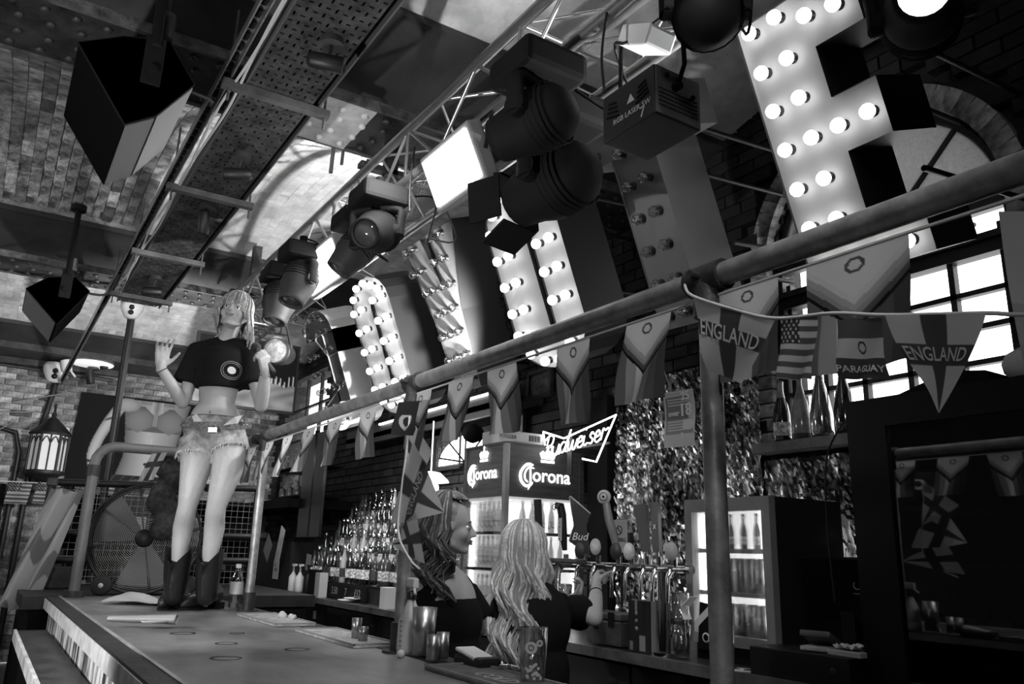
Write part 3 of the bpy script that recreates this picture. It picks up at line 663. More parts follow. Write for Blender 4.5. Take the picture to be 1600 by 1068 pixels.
b = MB(); b.tube([(1.6, P.y-.005, zt-.03), (1.6, P.y-.03, zt+.02), (1.6, P.y-.02, 3.2)], .008, 6); b.tube([(1.6, y1+.005, zt-.03), (1.6, y1+.03, zt+.02), (1.6, y1+.02, 3.2)], .008, 6); b.cyl((1.58, P.y-.005, zt-.06), (1.58, P.y-.03, zt-.06), .014, n=8); b.sph((1.545, P.y-.01, zt-.03), .008); b.sph((X1-.04, P.y-.01, zt-.07), .008); part('bracket', b, blackm, lb, kind='stuff')
# white emergency light box on the truss
p = at(1010, 62, x=1.62); b = MB(); b.rbox(p, (.12, .16, .07), .01, Matrix.Rotation(.5, 3, 'X')); solo('junction_box', b, white, 'pale box with dark specks sitting in the truss above the laser', 'box')
# ------------------------------------------------------------------ wedge loudspeakers
def speaker(pix, y0, L, label, grille):
    P = [at(*p, y=y0) for p in pix]; c = sum(P, Vector())/len(P)
    t = thing('loudspeaker', label, 'loudspeaker', (c.x, y0+L/2, min(p.z for p in P)))
    b = MB(); b.prism(P, (0, L, 0)); part('cabinet', b, M('speaker_paint', .004, .9, bump=.1, bscale=300, spec=.02), t)
    b = MB(); b.prism([p+(p-c).normalized()*.004 for p in P], (0, .012, 0)); part('end_trim', b, blackm, t)
    # grille strip, and a flank with side light put into its colour
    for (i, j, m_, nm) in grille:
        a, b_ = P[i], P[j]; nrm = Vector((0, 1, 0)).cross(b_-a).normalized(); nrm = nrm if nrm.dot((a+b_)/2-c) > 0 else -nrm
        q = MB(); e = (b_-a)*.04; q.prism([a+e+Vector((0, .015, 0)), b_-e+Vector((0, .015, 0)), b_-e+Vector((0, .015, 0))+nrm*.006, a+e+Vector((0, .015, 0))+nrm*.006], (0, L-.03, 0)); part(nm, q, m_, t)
    b = MB(); b.rbox((c.x+.03, y0-.012, c.z+.06), (.07, .012, .2), .005); b.cyl((c.x+.03, y0-.03, c.z+.02), (c.x+.03, y0, c.z+.02), .018, n=10); part('yoke_bracket', b, blackm, t)
    b = MB(); b.cyl((c.x+.03, y0-.015, c.z+.12), (c.x+.03, y0+.1, 3.7), .02, n=8); b.cyl((c.x+.03, y0+.1, 3.66), (c.x+.03, y0+.1, 3.7), .05, n=10); part('hanger', b, blackm, t)
    b = MB(); b.tube(smooth([(c.x+.1, y0+L*.5, P[2].z), (c.x+.3, y0+L*.6, P[2].z+.02), (.57, y0+L*.8, 3.38)], 5), .009, 6); part('cable', b, rubber, t)
    return t
gl = M('speaker_front_grey', .13, .6, bump=.15, bscale=300); gl2 = M('speaker_flank_lit', .3, .6)
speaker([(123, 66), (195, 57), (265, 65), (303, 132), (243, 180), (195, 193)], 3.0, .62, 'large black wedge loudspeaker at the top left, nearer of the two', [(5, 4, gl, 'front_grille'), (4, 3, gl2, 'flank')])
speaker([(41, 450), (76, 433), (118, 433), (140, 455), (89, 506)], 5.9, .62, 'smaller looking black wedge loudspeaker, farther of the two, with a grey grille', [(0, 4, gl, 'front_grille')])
# little spots and sensors under the tray
def spotlet(px, py, label, d=(-.6, -.6, -.3), s=1., z=3.4, y=None):
    p = at(px, py, z=z-.13) if y is None else at(px, py, y=y); t = thing('small_spotlight', label, 'spotlight', p+Vector((0, 0, .13)))
    b = MB(); b.cyl(p+Vector((.02, .03, .13)), p+Vector((.02, .03, .10)), .045*s, .05*s, n=16); b.cyl(p+Vector((.02, .03, .1)), p, .007, n=6); part('mount', b, dgrey, t)
    if y: b = MB(); b.cyl(p, (p.x, 12.0, p.z+.05), .012, n=6); part('wall_arm', b, dgrey, t)
    D = Vector(d).normalized(); b = MB(); b.lathe(p, [(.0001, -.08*s), (.02*s, -.078*s), (.032*s, -.06*s), (.034*s, .06*s), (.03*s, .065*s), (.028*s, .05*s), (.0001, .05*s)], 14, frame(D)); part('barrel', b, black, t)
    return t
spotlet(512, 98, 'small black spotlight under the tray, nearest the top of the frame', (.9, -.4, -.1))
spotlet(370, 272, 'small black spotlight under the tray, second along from the top', (-.9, .3, -.1))
spotlet(318, 348, 'small black spotlight under the tray, third along, pointing down', (.1, .3, -.9))
spotlet(237, 455, 'small black spotlight under the tray, fourth along, near the smoke detector', (-.9, .1, -.1))
spotlet(162, 565, 'small black spotlight on the far brick wall, right of the pale disc', (.2, .1, -.9), y=11.6, s=1.5)
spotlet(141, 588, 'small black spotlight below the pale disc on the far wall', (.2, .1, -.9), y=11.6, s=1.5)
p = at(262, 35, y=3.15); b = MB(); b.cyl(p+Vector((0, 0, .03)), p-Vector((0, 0, .08)), .035, .03, n=14); b.cyl(p+Vector((.0, 0, .03)), p+Vector((0, 0, .12)), .008, n=6); solo('black_canister', b, black, 'short black canister lamp above the near loudspeaker', 'lamp')
p = at(121, 392, y=7.45); b = MB(); b.cyl(p, p+Vector((0, .02, .0)), .07, n=18); b.cyl(p-Vector((0, 0, .03)), p-Vector((0, 0, .16)), .02, n=8); b.cyl(p-Vector((-.02, 0, .16)), p-Vector((.06, 0, .16)), .02, n=8); solo('round_sensor', b, grey, 'round grey sensor on a bracket above the far loudspeaker', 'sensor')
def cctv(px, py, y, label, s=1.):
    p = at(px, py, y=y); t = thing('security_camera', label, 'camera', p)
    b = MB(); b.lathe(p, [(.0001, .1*s), (.085*s, .1*s), (.095*s, .07*s), (.09*s, .03*s), (.06*s, -.03*s), (.045*s, -.05*s), (.0001, -.055*s)], 18); part('shell', b, white, t)
    b = MB(); b.sph(p+Vector((-.01, -.075*s, .03*s)), .024*s); b.sph(p+Vector((-.01, -.07*s, -.015*s)), .022*s); part('lens', b, black, t)
cctv(205, 488, 7.3, 'white dome camera with two dark lenses under the end of the cable tray')
cctv(86, 587, 11.7, 'white dome camera on the far brick wall above the lantern', 1.6)
p = at(144, 568, y=11.6); b = MB(); b.lathe(p, [(.0001, .03), (.2, .02), (.26, 0), (.25, -.015), (.0001, -.02)], 24); solo('disc_lamp', b, M('pale_disc', .85, .4, emis=.6), 'pale glowing disc lamp hanging near the far wall', 'lamp')
p = at(104, 570, y=11.5); b = MB(); b.cyl(p+Vector((-.02, 0, .06)), p+Vector((.02, 0, -.08)), .06, n=14); b.cyl(p, p+Vector((.12, 0, -.14)), .012, n=8); solo('white_lamp', b, white, 'small white cylindrical lamp left of the pale disc lamp', 'lamp')
b = MB(); b.cyl((.85, 7.74, 1.1), (.85, 7.74, 3.7), .032, n=12); solo('black_pole', b, black, 'thin black pole dropping from the tray in front of the torso poster', 'pole')
# ------------------------------------------------------------------ back counter
bc = thing('back_counter', 'long black back counter under the bottles, taps and fridges', 'counter', (3.1, 5, 0))
ctop = M('counter_steel', .22, .4, .6, var=.3, scale=8); cab = M('counter_black', .014, .6)
b = MB(); b.bx(2.72, 3.48, .2, 11.8, .965, 1.0); part('counter_top', b, M('counter_dark_top', .04, .35, var=.4), bc)
b = MB(); b.bx(2.70, 2.72, .2, 11.8, .955, 1.002); part('edge_trim', b, ctop, bc, 'pale metal trim on the counter edge')
b = MB(); b.bx(2.82, 3.48, .2, 11.8, .0, .965); part('carcass', b, blackm, bc)
for k in range(19):
    b = MB(); b.rbox((2.80, .5+k*.6, .5), (.03, .58, .86), .004); d = part('door', b, cab, bc)
    b = MB(); b.bx(2.775, 2.786, .3+k*.6, .36+k*.6, .84, .86) if k % 3 else b.bx(2.778, 2.785, .44+k*.6, .5+k*.6, .8, .87)
    part('handle' if k % 3 else 'sticker', b, dsteel if k % 3 else paper, d)
# foil wall behind the counter
foil = M('silver_foil', .4, .18, 1., var=.9, scale=3.2, contrast=(.4, .62), stretch=(1, 1.6, .6))  # dark streaks in the colour stand in for reflections
def foilpanel(y0, y1, z0, z1, label):
    rs = np.random.RandomState(int(y0*10)); ny = int((y1-y0)/.016); nz = int((z1-z0)/.022); vs = []
    for j in range(nz+1):
        for i in range(ny+1):
            y = y0+(y1-y0)*i/ny; z = z0+(z1-z0)*j/nz
            vs.append((WX-.03-.012*abs(sin(y*28+.6*sin(z*9)))+rs.uniform(-.007, .007), y+rs.uniform(-.004, .004), z+rs.uniform(-.005, .005)))
    b = MB(); b.add(vs, [(j*(ny+1)+i, j*(ny+1)+i+1, (j+1)*(ny+1)+i+1, (j+1)*(ny+1)+i) for j in range(nz) for i in range(ny)])
    solo('foil_panel', b, foil, label, 'wall panel', loc=(WX-.03, (y0+y1)/2, z0))
foilpanel(2.9, 4.12, 1.02, 2.56, 'crinkled silver foil wall behind the beer taps')
foilpanel(2.1, 2.88, 1.02, 1.96, 'crinkled silver foil wall below the window sill and wine bottles')
b = MB(); b.bx(WX-.09, WX, 4.13, 4.34, 1.0, 2.5); solo('dark_pilaster', b, blackm, 'black upright board between the foil wall and the tall branded fridge', 'board')
# ------------------------------------------------------------------ bottles
gl_d = M('dark_bottle_glass', .015, .08, spec=.9, coat=.5); gl_c = Mglass('clear_bottle_glass', .72, .16); gl_g = M('green_bottle_glass', .06, .1, spec=.9, coat=.5); gl_a = M('amber_bottle_glass', .14, .12, spec=.8, coat=.4); gl_w = M('frosted_bottle_glass', .45, .2, spec=.7, coat=.3)
liq = M('pale_liquor', .4, .15, spec=.6); labm = M('bottle_label', .62, .7, var=.5, scale=60, contrast=(.45, .55)); labd = M('dark_label', .05, .5, var=.6, scale=70); foilc = M('bottle_foil', .3, .35, .7)
PROF = {
 'spirit': [(.0001, 0), (.036, 0), (.038, .006), (.038, .19), (.034, .205), (.016, .225), (.0125, .24), (.0125, .29), (.0145, .292), (.0145, .3)],
 'round': [(.0001, 0), (.044, 0), (.047, .02), (.046, .13), (.036, .17), (.018, .2), (.013, .215), (.013, .26), (.016, .262), (.016, .275)],
 'tall': [(.0001, 0), (.032, 0), (.034, .01), (.034, .18), (.026, .22), (.014, .26), (.0125, .32), (.015, .322), (.015, .33)],
 'champagne': [(.0001, 0), (.042, 0), (.044, .01), (.044, .14), (.036, .19), (.02, .235), (.0145, .26), (.0145, .305), (.0165, .307), (.0165, .32)],
 'flask': [(.0001, 0), (.044, 0), (.05, .02), (.05, .1), (.034, .2), (.02, .25), (.0135, .28), (.0135, .335), (.016, .337), (.016, .35)]}
def bottle(kind, gm, lm, loc, label, group=None, cap=black, cat='bottle', lab=(.05, .13), foilneck=False, s=1.):
    loc = Vector(loc); t = thing('bottle', label, cat, loc, group); pf_ = [(r*s, z*s) for r, z in PROF[kind]]
    b = MB(); b.lathe(loc, pf_, 16); part('glass_body', b, gm, t)
    r = pf_[3][0]+.0012; b = MB(); z0, z1 = lab[0]*s, lab[1]*s
    b.lathe(loc, [(max(np.interp(z, [p[1] for p in pf_], [p[0] for p in pf_]), .01)+.0012, z) for z in np.linspace(z0, z1, 5)], 16); part('label', b, lm, t)
    top = pf_[-1][1]; b = MB()
    if foilneck: b.lathe(loc, [(np.interp(z, [p[1] for p in pf_], [p[0] for p in pf_])+.002, z) for z in np.linspace(top-.09*s, top, 6)]+[(.0001, top+.006)], 14)
    else: b.lathe(loc, [(.017*s, top-.025*s), (.017*s, top+.008), (.0001, top+.01)], 12)
    part('cap', b, foilc if foilneck else cap, t)
    return t
sillz = SILL
bottle('champagne', gl_d, labm, (3.42, 2.72, sillz), 'dark sparkling wine bottle with a white label, leftmost on the window sill', 'wine bottles on the window sill', foilneck=True, lab=(.03, .1))
bottle('flask', M('misty_bottle', .3, .15, spec=.8, var=.5), labd, (3.42, 2.60, sillz), 'pale misted wine bottle with dark neck, second from the left on the sill', 'wine bottles on the window sill', lab=(.0, .03), cap=black)
bottle('flask', M('mirrored_bottle', .55, .12, .9), labd, (3.42, 2.48, sillz), 'shiny metallic sparkling wine bottle, third from the left on the sill', 'wine bottles on the window sill', foilneck=True, lab=(.001, .004), s=1.12)
bottle('flask', M('mirrored_bottle_dark', .2, .1, .9), labd, (3.42, 2.35, sillz), 'glossy darker sparkling wine bottle, rightmost on the window sill', 'wine bottles on the window sill', foilneck=True, lab=(.001, .004), s=1.05)
# tiered bottle shelf
ts = thing('tiered_shelf', 'black stepped shelf crowded with spirit bottles behind the counter', 'shelf', (3.2, 6.9, 1.0))
for k in range(5):
    b = MB(); b.bx(2.86+.12*k, 3.46, 5.1, 8.3, 1.0+.14*(k+1)-.02, 1.0+.14*(k+1)); part('shelf_board', b, blackm, ts)
    b = MB(); b.bx(2.86+.12*k, 2.875+.12*k, 5.1, 8.3, 1.0+.14*k, 1.0+.14*(k+1)-.02); part('riser', b, M('riser_panel', .03, .3), ts)
protos = {}
kinds = [('spirit', gl_c, labm, 'clear'), ('round', gl_a, labm, 'brown'), ('tall', gl_w, labd, 'frosted pale'), ('spirit', gl_g, labm, 'dark green'), ('tall', gl_c, labm, 'tall clear'), ('round', gl_c, labd, 'squat clear'), ('champagne', gl_d, labm, 'black')]
rb = random.Random(11); tiern = ['lowest', 'second', 'third', 'fourth', 'top']
ordn = ['first', 'second', 'third', 'fourth', 'fifth', 'sixth', 'seventh', 'eighth', 'ninth', 'tenth', 'eleventh', 'twelfth', 'thirteenth', 'fourteenth', 'fifteenth', 'sixteenth', 'seventeenth', 'eighteenth', 'nineteenth', 'twentieth', 'twenty-first', 'twenty-second', 'twenty-third', 'twenty-fourth', 'twenty-fifth', 'twenty-sixth', 'twenty-seventh', 'twenty-eighth', 'twenty-ninth']
for k in range(5):
    for i in range(26):
        y = 5.2+i*.12+rb.uniform(-.012, .012); q = rb.randrange(7); kd = kinds[q]
        lb_ = '%s spirit bottle, %s from the near end of the %s tier' % (kd[3], ordn[i], tiern[k])
        loc = (2.92+.12*k+rb.uniform(-.01, .01), y, 1.0+.14*(k+1))
        if q not in protos: protos[q] = bottle(kd[0], kd[1], kd[2], loc, lb_, 'spirit bottles on the stepped shelf', cap=black if q % 2 else chrome)
        else: dup(protos[q], loc, rb.uniform(0, 6), lb_, 'spirit bottles on the stepped shelf')
# chalk lettering board below the bottles
b = MB(); b.bx(2.83, 2.845, 6.6, 7.9, 1.01, 1.13); t = solo('price_board', b, blackm, 'black board with chalked prices below the bottle shelf', 'board')
b = MB()
for k, w_ in enumerate(('7', '3.50', '7', '£12')): text(b, w_, .09, (2.827, 7.6-k*.27, 1.07), (0, -1, 0), (0, 0, 1), .0005)
part('chalk_writing', b, grey, t, kind='stuff')
# lit glass fronted fridge with two glass sides
fw = M('fridge_wood_print', .085, .45, var=.35, scale=2, stretch=(2, 2, 22)); fx0, fx1, fy0, fy1, fz0, fz1 = 2.78, 3.42, 4.39, 4.93, 1.0, 2.15
fg = thing('display_fridge', 'tall lit beer fridge with two glass sides and crown lettering on its header', 'fridge', ((fx0+fx1)/2, (fy0+fy1)/2, fz0))
b = MB()
for x, y in ((fx1-.02, fy0+.02), (fx1-.02, fy1-.02), (fx0+.02, fy1-.02)): b.bx(x-.02, x+.02, y-.02, y+.02, fz0, fz1)
part('corner_post', b, fw, fg, kind='stuff')
b = MB(); b.rbox((fx0+.018, fy0+.018, (fz0+fz1)/2), (.036, .036, fz1-fz0), .006); part('corner_post', b, M('steel_corner', .38, .4, .4, var=.2), fg, 'pale front corner post')
b = MB(); b.bx(fx0, fx1, fy0, fy1, fz0, fz0+.07); part('base', b, fw, fg)
b = MB(); b.bx(fx0+.004, fx1-.004, fy0+.004, fy1-.004, 1.80, fz1-.01); b.bx(fx0-.004, fx1+.004, fy0-.004, fy1+.004, fz1-.012, fz1); hd = part('header', b, fw, fg)
logo = M('lit_logo', 1, .5, emis=1.3)
def crown(b, O, X, Y, s):
    O = Vector(O); X = Vector(X); Y = Vector(Y); N = X.cross(Y)
    P = lambda u, v: O+X*u*s+Y*v*s
    b.prism([P(-.5, 0), P(.5, 0), P(.5, .16), P(-.5, .16)], N*.003)
    b.prism([P(-.46, .22), P(.46, .22), P(.6, .55), P(.36, .72), P(.2, .6), P(.08, .8), P(-.08, .8), P(-.2, .6), P(-.36, .72), P(-.6, .55)], N*.003)
    b.prism([P(-.04, .8), P(.04, .8), P(.04, 1.05), P(-.04, 1.05)], N*.003); b.prism([P(-.12, .9), P(.12, .9), P(.12, .97), P(-.12, .97)], N*.003)
def logo_on(O, X, Y, w):
    O = Vector(O); X = Vector(X); Y = Vector(Y); N = X.cross(Y); b = MB()
    text(b, 'orona', w*.29, O+X*w*.10+N*.001, X, Y, .0015, offset=.012)
    # blackletter capital with its double bowl
    def st(pts, r): b.tube(smooth([O+X*(p[0]*w)+Y*(p[1]*w)+N*.004 for p in pts], 6), [r*w*k for k in np.concatenate([np.linspace(.4, 1, 4), np.ones(max(0, (len(pts)-1)*6+1-8)), np.linspace(1, .3, 4)])], 8)
    st([(-.24, .15), (-.36, .15), (-.46, .04), (-.46, -.08), (-.38, -.16), (-.30, -.15), (-.25, -.1)], .022)
    st([(-.22, .1), (-.32, .11), (-.385, .03), (-.385, -.06), (-.33, -.11)], .014)
    st([(-.30, .16), (-.29, .02), (-.29, -.12), (-.33, -.22)], .014)
    part('lettering', b, logo, fg); b = MB(); crown(b, O+X*w*.02+Y*w*.2+N*.002, X, Y, w*.25); part('crown_emblem', b, logo, fg)
logo_on((fx0-.003, (fy0+fy1)/2+.0, 1.955), (0, -1, 0), (0, 0, 1), .40)
logo_on(((fx0+fx1)/2, fy0-.003, 1.945), (1, 0, 0), (0, 0, 1), .44)
inner = M('glowing_fridge_lining', .85, .5, emis=.55); tubem = M('fridge_tube_light', 1, .5, emis=7)  # lining itself glows, added to the light of the tubes
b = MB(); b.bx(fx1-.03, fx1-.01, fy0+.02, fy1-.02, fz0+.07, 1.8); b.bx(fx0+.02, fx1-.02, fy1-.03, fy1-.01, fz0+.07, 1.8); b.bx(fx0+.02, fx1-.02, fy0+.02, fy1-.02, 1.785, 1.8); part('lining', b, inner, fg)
for (x, y) in ((fx0+.05, fy0+.05), (fx1-.05, fy0+.05), (fx0+.05, fy1-.06)):
    b = MB(); b.cyl((x, y, fz0+.1), (x, y, 1.76), .010, n=8); part('light_tube', b, tubem, fg)
b = MB(); b.bx(fx0, fx0+.004, fy0+.036, fy1-.03, fz0+.07, 1.8); part('glass_pane', b, glass, fg)
b = MB(); b.bx(fx0+.036, fx1-.04, fy0, fy0+.004, fz0+.07, 1.8); part('glass_pane', b, glass, fg)
for z in (1.09, 1.34, 1.57):
    b = MB()
    for k in range(14): b.cyl((fx0+.06+k*.043, fy0+.03, z), (fx0+.06+k*.043, fy1-.04, z), .003, n=4)
    b.bx(fx0+.03, fx1-.04, fy0+.03, fy0+.036, z-.008, z+.012); b.bx(fx0+.03, fx0+.036, fy0+.03, fy1-.04, z-.008, z+.012); part('wire_shelf', b, chrome, fg)
beer = M('glowing_beer_glass', .55, .12, spec=.8, coat=.4, emis=0.12); fb = None  # faint glow in the glass stands in for fridge light through it
for s_, z in enumerate((1.095, 1.345, 1.575)):
    for i in range(6):
        for face in (0, 1):
            loc = (fx0+.13+i*.078, fy0+.10, z) if face else (fx0+.10, fy0+.17+i*.06, z)
            if face and i == 0: continue
            lb_ = 'pale beer bottle on the %s shelf of the tall fridge, %s along the %s glass' % (('bottom', 'middle', 'top')[s_], ordn[i], ('left', 'right')[face])
            if fb is None:
                fb = bottle('tall', beer, labm, loc, lb_, 'beer bottles in the tall fridge', cap=chrome, s=.62)
            else: dup(fb, loc, 0, lb_, 'beer bottles in the tall fridge')
b = MB(); b.rbox((2.98, 4.62, 2.2), (.36, .22, .085), .004); t = solo('cardboard_box', b, M('white_box', .6, .7), 'flat white box lying on top of the tall fridge', 'box')
b = MB(); text(b, 'FOGGER', .035, (2.87, 4.508, 2.2), (1, 0, 0), (0, 0, 1), .0003)
for k in range(12): b.bx(3.04+k*.008, 3.04+k*.008+(.003 if k % 3 else .005), 4.508, 4.5095, 2.185, 2.225)
part('printing', b, blackm, t)
b = MB(); b.lathe((2.80, 4.85, 2.25), [(.0001, -.06), (.05, -.055), (.07, 0), (.06, .05), (.0001, .06)], 16, frame((-1, -.3, 0))); solo('round_speaker', b, blackm, 'small round black speaker by the tall fridge', 'speaker', loc=(2.8, 4.85, 2.15))
# neon sign
neon = M('neon_tube', 1, .4, emis=4)
ng = thing('neon_sign', 'glowing neon beer sign in script with a bow tie outline above the taps', 'neon sign', (3.15, 4.1, 2.1))
def NP(u, v): return Vector((3.15, 4.50-u, v))   # u to the viewer's right
b = MB()
for pl in ([(.0, 2.26), (.24, 2.19), (.77, 2.28), (.58, 2.01), (.44, 2.04)], [(.0, 2.26), (.05, 2.05), (.2, 2.11)]):
    b.tube([NP(*p) for p in pl], .006, 8)
part('bow_tie_tube', b, neon, ng)
SCR = {'B': [[(.1, 0), (.25, 1)], [(.0, .85), (.3, 1.05), (.62, .95), (.55, .6), (.2, .52), (.6, .45), (.55, .05), (.25, -.05), (0, .1)]],
 'u': [[(0, .45), (.05, .1), (.2, 0), (.38, .15), (.45, .5), (.4, .1), (.55, .02)]], 'd': [[(.42, .42), (.2, .5), (.03, .3), (.08, .03), (.28, .03), (.4, .3), (.62, 1.05), (.42, .15), (.55, .02)]],
 'w': [[(0, .45), (.05, .05), (.2, .03), (.32, .45), (.32, .08), (.48, .03), (.62, .48)]], 'e': [[(.02, .2), (.3, .3), (.25, .5), (.08, .42), (.03, .1), (.2, -.02), (.42, .12)]],
 'i': [[(.0, .45), (.0, .08), (.12, 0), (.22, .08)], [(.06, .7), (.07, .74)]], 's': [[(.0, .05), (.25, .02), (.28, .2), (.1, .35), (.22, .52), (.34, .42)]], 'r': [[(0, .0), (.08, .48), (.22, .42), (.4, .5)]]}
b = MB(); u = 0.02
for ch, wdt in zip('Budweiser', (.62, .5, .52, .6, .38, .24, .36, .38, .36)):
    for st_ in SCR[ch]:
        pts = [NP(u+(p[0]+p[1]*.22)*.152, 2.075+p[1]*.135+u*.10) for p in st_]
        b.tube(smooth([p+Vector((-.015, 0, 0)) for p in pts], 5), .005, 6)
    u += (wdt+.06)*.152
part('script_tube', b, neon, ng)
b = MB(); b.bx(3.17, 3.18, 4.2, 4.25, 1.95, 2.25); b.bx(3.17, 3.45, 4.21, 4.24, 2.1, 2.13); b.bx(3.16, 3.17, 3.8, 4.5, 2.11, 2.125); part('backing_frame', b, black, ng)
# strip lights, beams and frames behind the bottles
b = MB(); b.bx(3.24, 3.46, 4.95, 8.4, 2.55, 2.6); b.bx(3.24, 3.28, 4.95, 8.4, 2.5, 2.68); solo('display_beam', b, dgrey, 'dark shelf beam above the bottles carrying bright strip lights', 'shelf')
for i, (y0, y1) in enumerate(((5.35, 6.0), (6.05, 6.6), (6.9, 7.5))):
    b = MB(); b.bx(3.22, 3.238, y0, y1, 2.66, 2.675); solo('strip_light', b, M('strip_emitter', 1, .4, emis=6), 'thin bright strip light on the dark beam, %s from the near end' % ordn[i], 'strip light', 'strip lights on the beam')
for i, (y, z, w_, h, lab_) in enumerate(((6.45, 2.32, .5, .3, 'dark framed picture with scrawled letters behind the hanging flags'), (5.35, 2.42, .26, .34, 'narrow dark framed print above the tall fridge'), (5.0, 2.72, .3, .2, 'small dark framed print near the lit O'))):
    t = thing('picture_frame', lab_, 'picture', (WX-.03, y, z-h/2)); b = MB()
    for (dy, dz, sy, sz) in ((0, h/2, w_, .03), (0, -h/2, w_, .03), (w_/2, 0, .03, h), (-w_/2, 0, .03, h)): b.box((WX-.04, y+dy, z+dz), (.03, sy, sz))
    part('frame', b, dgrey, t); b = MB(); b.box((WX-.03, y, z), (.01, w_, h)); part('print', b, M('framed_print', .1, .4, var=.8, scale=18), t)
    if i == 0: b = MB(); text(b, 'RRUN', .14, (WX-.041, y, z), (0, -1, 0), (0, 0, 1), .001); part('lettering', b, grey, t)
# fan shaped window, glowing in place of daylight, and the lamp beside it
fan = thing('glowing_fan_window', 'bright fan shaped window with dark bars left of the tall fridge', 'sign', (WX-.05, 6.15, 2.2))
pts = [(WX-.05, 6.1, 2.2)]+[(WX-.05, 6.1+.5*cos(a), 2.2+.24*sin(a)) for a in np.linspace(0, pi, 14)]
b = MB(); b.prism(pts, (.01, 0, 0)); part('glowing_pane', b, M('window_glow', 1, .5, emis=2.2), fan)
b = MB()
for a in np.linspace(.3, 2.85, 5): b.cyl((WX-.055, 6.1, 2.2), (WX-.055, 6.1+.5*cos(a), 2.2+.24*sin(a)), .008, n=5)
part('bar', b, blackm, fan, kind='stuff')
lp = thing('globe_lamp', 'glowing bulb with a bright scalloped shade beside the stack of bottles', 'lamp', (3.2, 6.2, 2.05))
b = MB(); b.sph((3.2, 6.2, 1.97), .05, 16, 10); part('bulb', b, M('globe_emit', 1, .4, emis=8), lp)
b = MB(); b.lathe((3.2, 6.25, 2.04), [(.03, .07), (.08, .06), (.15, .0), (.16, -.02)], 20); b.cyl((3.2, 6.25, 2.1), (3.2, 6.25, 2.55), .006, n=6); part('shade', b, M('lit_shade', .9, .5, emis=1.2), lp)
# glass racks, board, papers at the far end
gk = thing('glass_rack', 'black rack of upturned glasses in front of the far bright window', 'rack', (3.1, 9.1, 1.9))
for z in (2.0, 2.33):
    b = MB(); b.bx(2.95, 3.3, 8.6, 9.9, z-.02, z); b.bx(2.95, 2.97, 8.6, 9.9, z-.05, z+.02); part('shelf', b, blackm, gk)
for y in (8.62, 9.88): b = MB(); b.bx(2.96, 3.0, y-.02, y+.02, 1.96, 2.7); part('upright', b, blackm, gk)
gp = None
for z in (2.0, 2.33):
    for i in range(9):
        loc = Vector((3.02+.05*(i % 2), 8.7+i*.135, z)); lb_ = 'upturned glass, %s from the near end of the %s rack shelf' % (ordn[i], 'lower' if z < 2.1 else 'upper')
        if gp is None:
            b = MB(); b.lathe(loc, [(.05, 0), (.052, .05), (.045, .12), (.02, .135), (.012, .14), (.01, .18), (.03, .19), (.0001, .192)], 12); gp = solo('glass', b, M('smoky_glassware', .12, .1, spec=.9), lb_, 'glass', 'glasses on the far rack', loc=loc)
        else: dup(gp, loc, 0, lb_)
b = MB(); b.bx(2.85, 2.88, 7.95, 8.62, 1.55, 2.62); b.bx(2.84, 2.85, 8.26, 8.3, 1.55, 2.62); solo('black_board', b, M('gloss_black_board', .01, .2), 'tall glossy black board standing left of the bottles', 'board')
b = MB(); b.bx(2.75, 3.46, 8.7, 11.7, 1.86, 1.96); solo('dark_shelf', b, blackm, 'long dark shelf below the far bright window', 'shelf')
b = MB(); b.bx(2.85, 3.4, 8.75, 11.7, 1.0, 1.5); solo('dark_cabinet', b, cab, 'low black cabinet on the counter below the far window', 'cabinet')
def sheet(y, z, w_, h, rot, label, m=paper, x=2.74, txt=None, name='paper_sheet'):
    R = Matrix.Rotation(rot, 3, 'X'); b = MB(); b.box((x, y, z), (.003, w_, h), R); t = solo(name, b, m, label, 'paper')
    if txt:
        b = MB()
        for k, s_ in enumerate(txt): text(b, s_, h*.2, (x-.002, y, z+h*.25-k*h*.26), (0, -1, 0), (0, 0, 1), .0003)
        part('printing', b, blackm, t)
sheet(9.0, 1.45, .16, .42, .35, 'long pale paper hanging under the far shelf', x=2.8)
sheet(9.6, 1.43, .24, .24, .6, 'dark grey card hanging askew under the far shelf', grey, x=2.85)
sheet(9.15, 1.2, .2, .2, 0, 'small white notice on the black cabinet', x=2.83, txt=['VIMTO', 'FIZZY'])
sheet(8.2, 1.3, .14, .16, .1, 'small grey card beside the bottles', grey, x=2.86)
def nozzle(y, x, label, m=white):
    t = thing('squeeze_bottle', label, 'bottle', (x, y, 1.0)); b = MB(); b.lathe((x, y, 1.0), [(.0001, 0), (.04, 0), (.042, .02), (.042, .15), (.02, .18), (.012, .2), (.0001, .2)], 14); part('bottle_body', b, m, t)
    b = MB(); b.tube([(x, y, 1.2), (x, y, 1.25), (x, y-.03, 1.27), (x-.03, y-.07, 1.26)], .01, 8); b.box((x, y-.02, 1.27), (.03, .08, .02)); part('nozzle', b, m, t)
nozzle(8.45, 2.8, 'white pump bottle left of the black squeeze bottle on the far counter'); nozzle(8.3, 2.82, 'white spray bottle on the far counter, nearest the cabinet'); nozzle(8.05, 2.82, 'black squeeze bottle on the far counter', black)
b = MB(); b.bx(2.78, 2.84, 7.72, 7.92, 1.0, 1.24); solo('black_carton', b, blackm, 'black carton on the far counter beside the squeeze bottles', 'box')
b = MB(); b.bx(2.74, 2.82, 7.5, 7.62, 1.0, 1.22); solo('drinks_carton', b, lgrey, 'pale upright carton at the left end of the bottles', 'box')
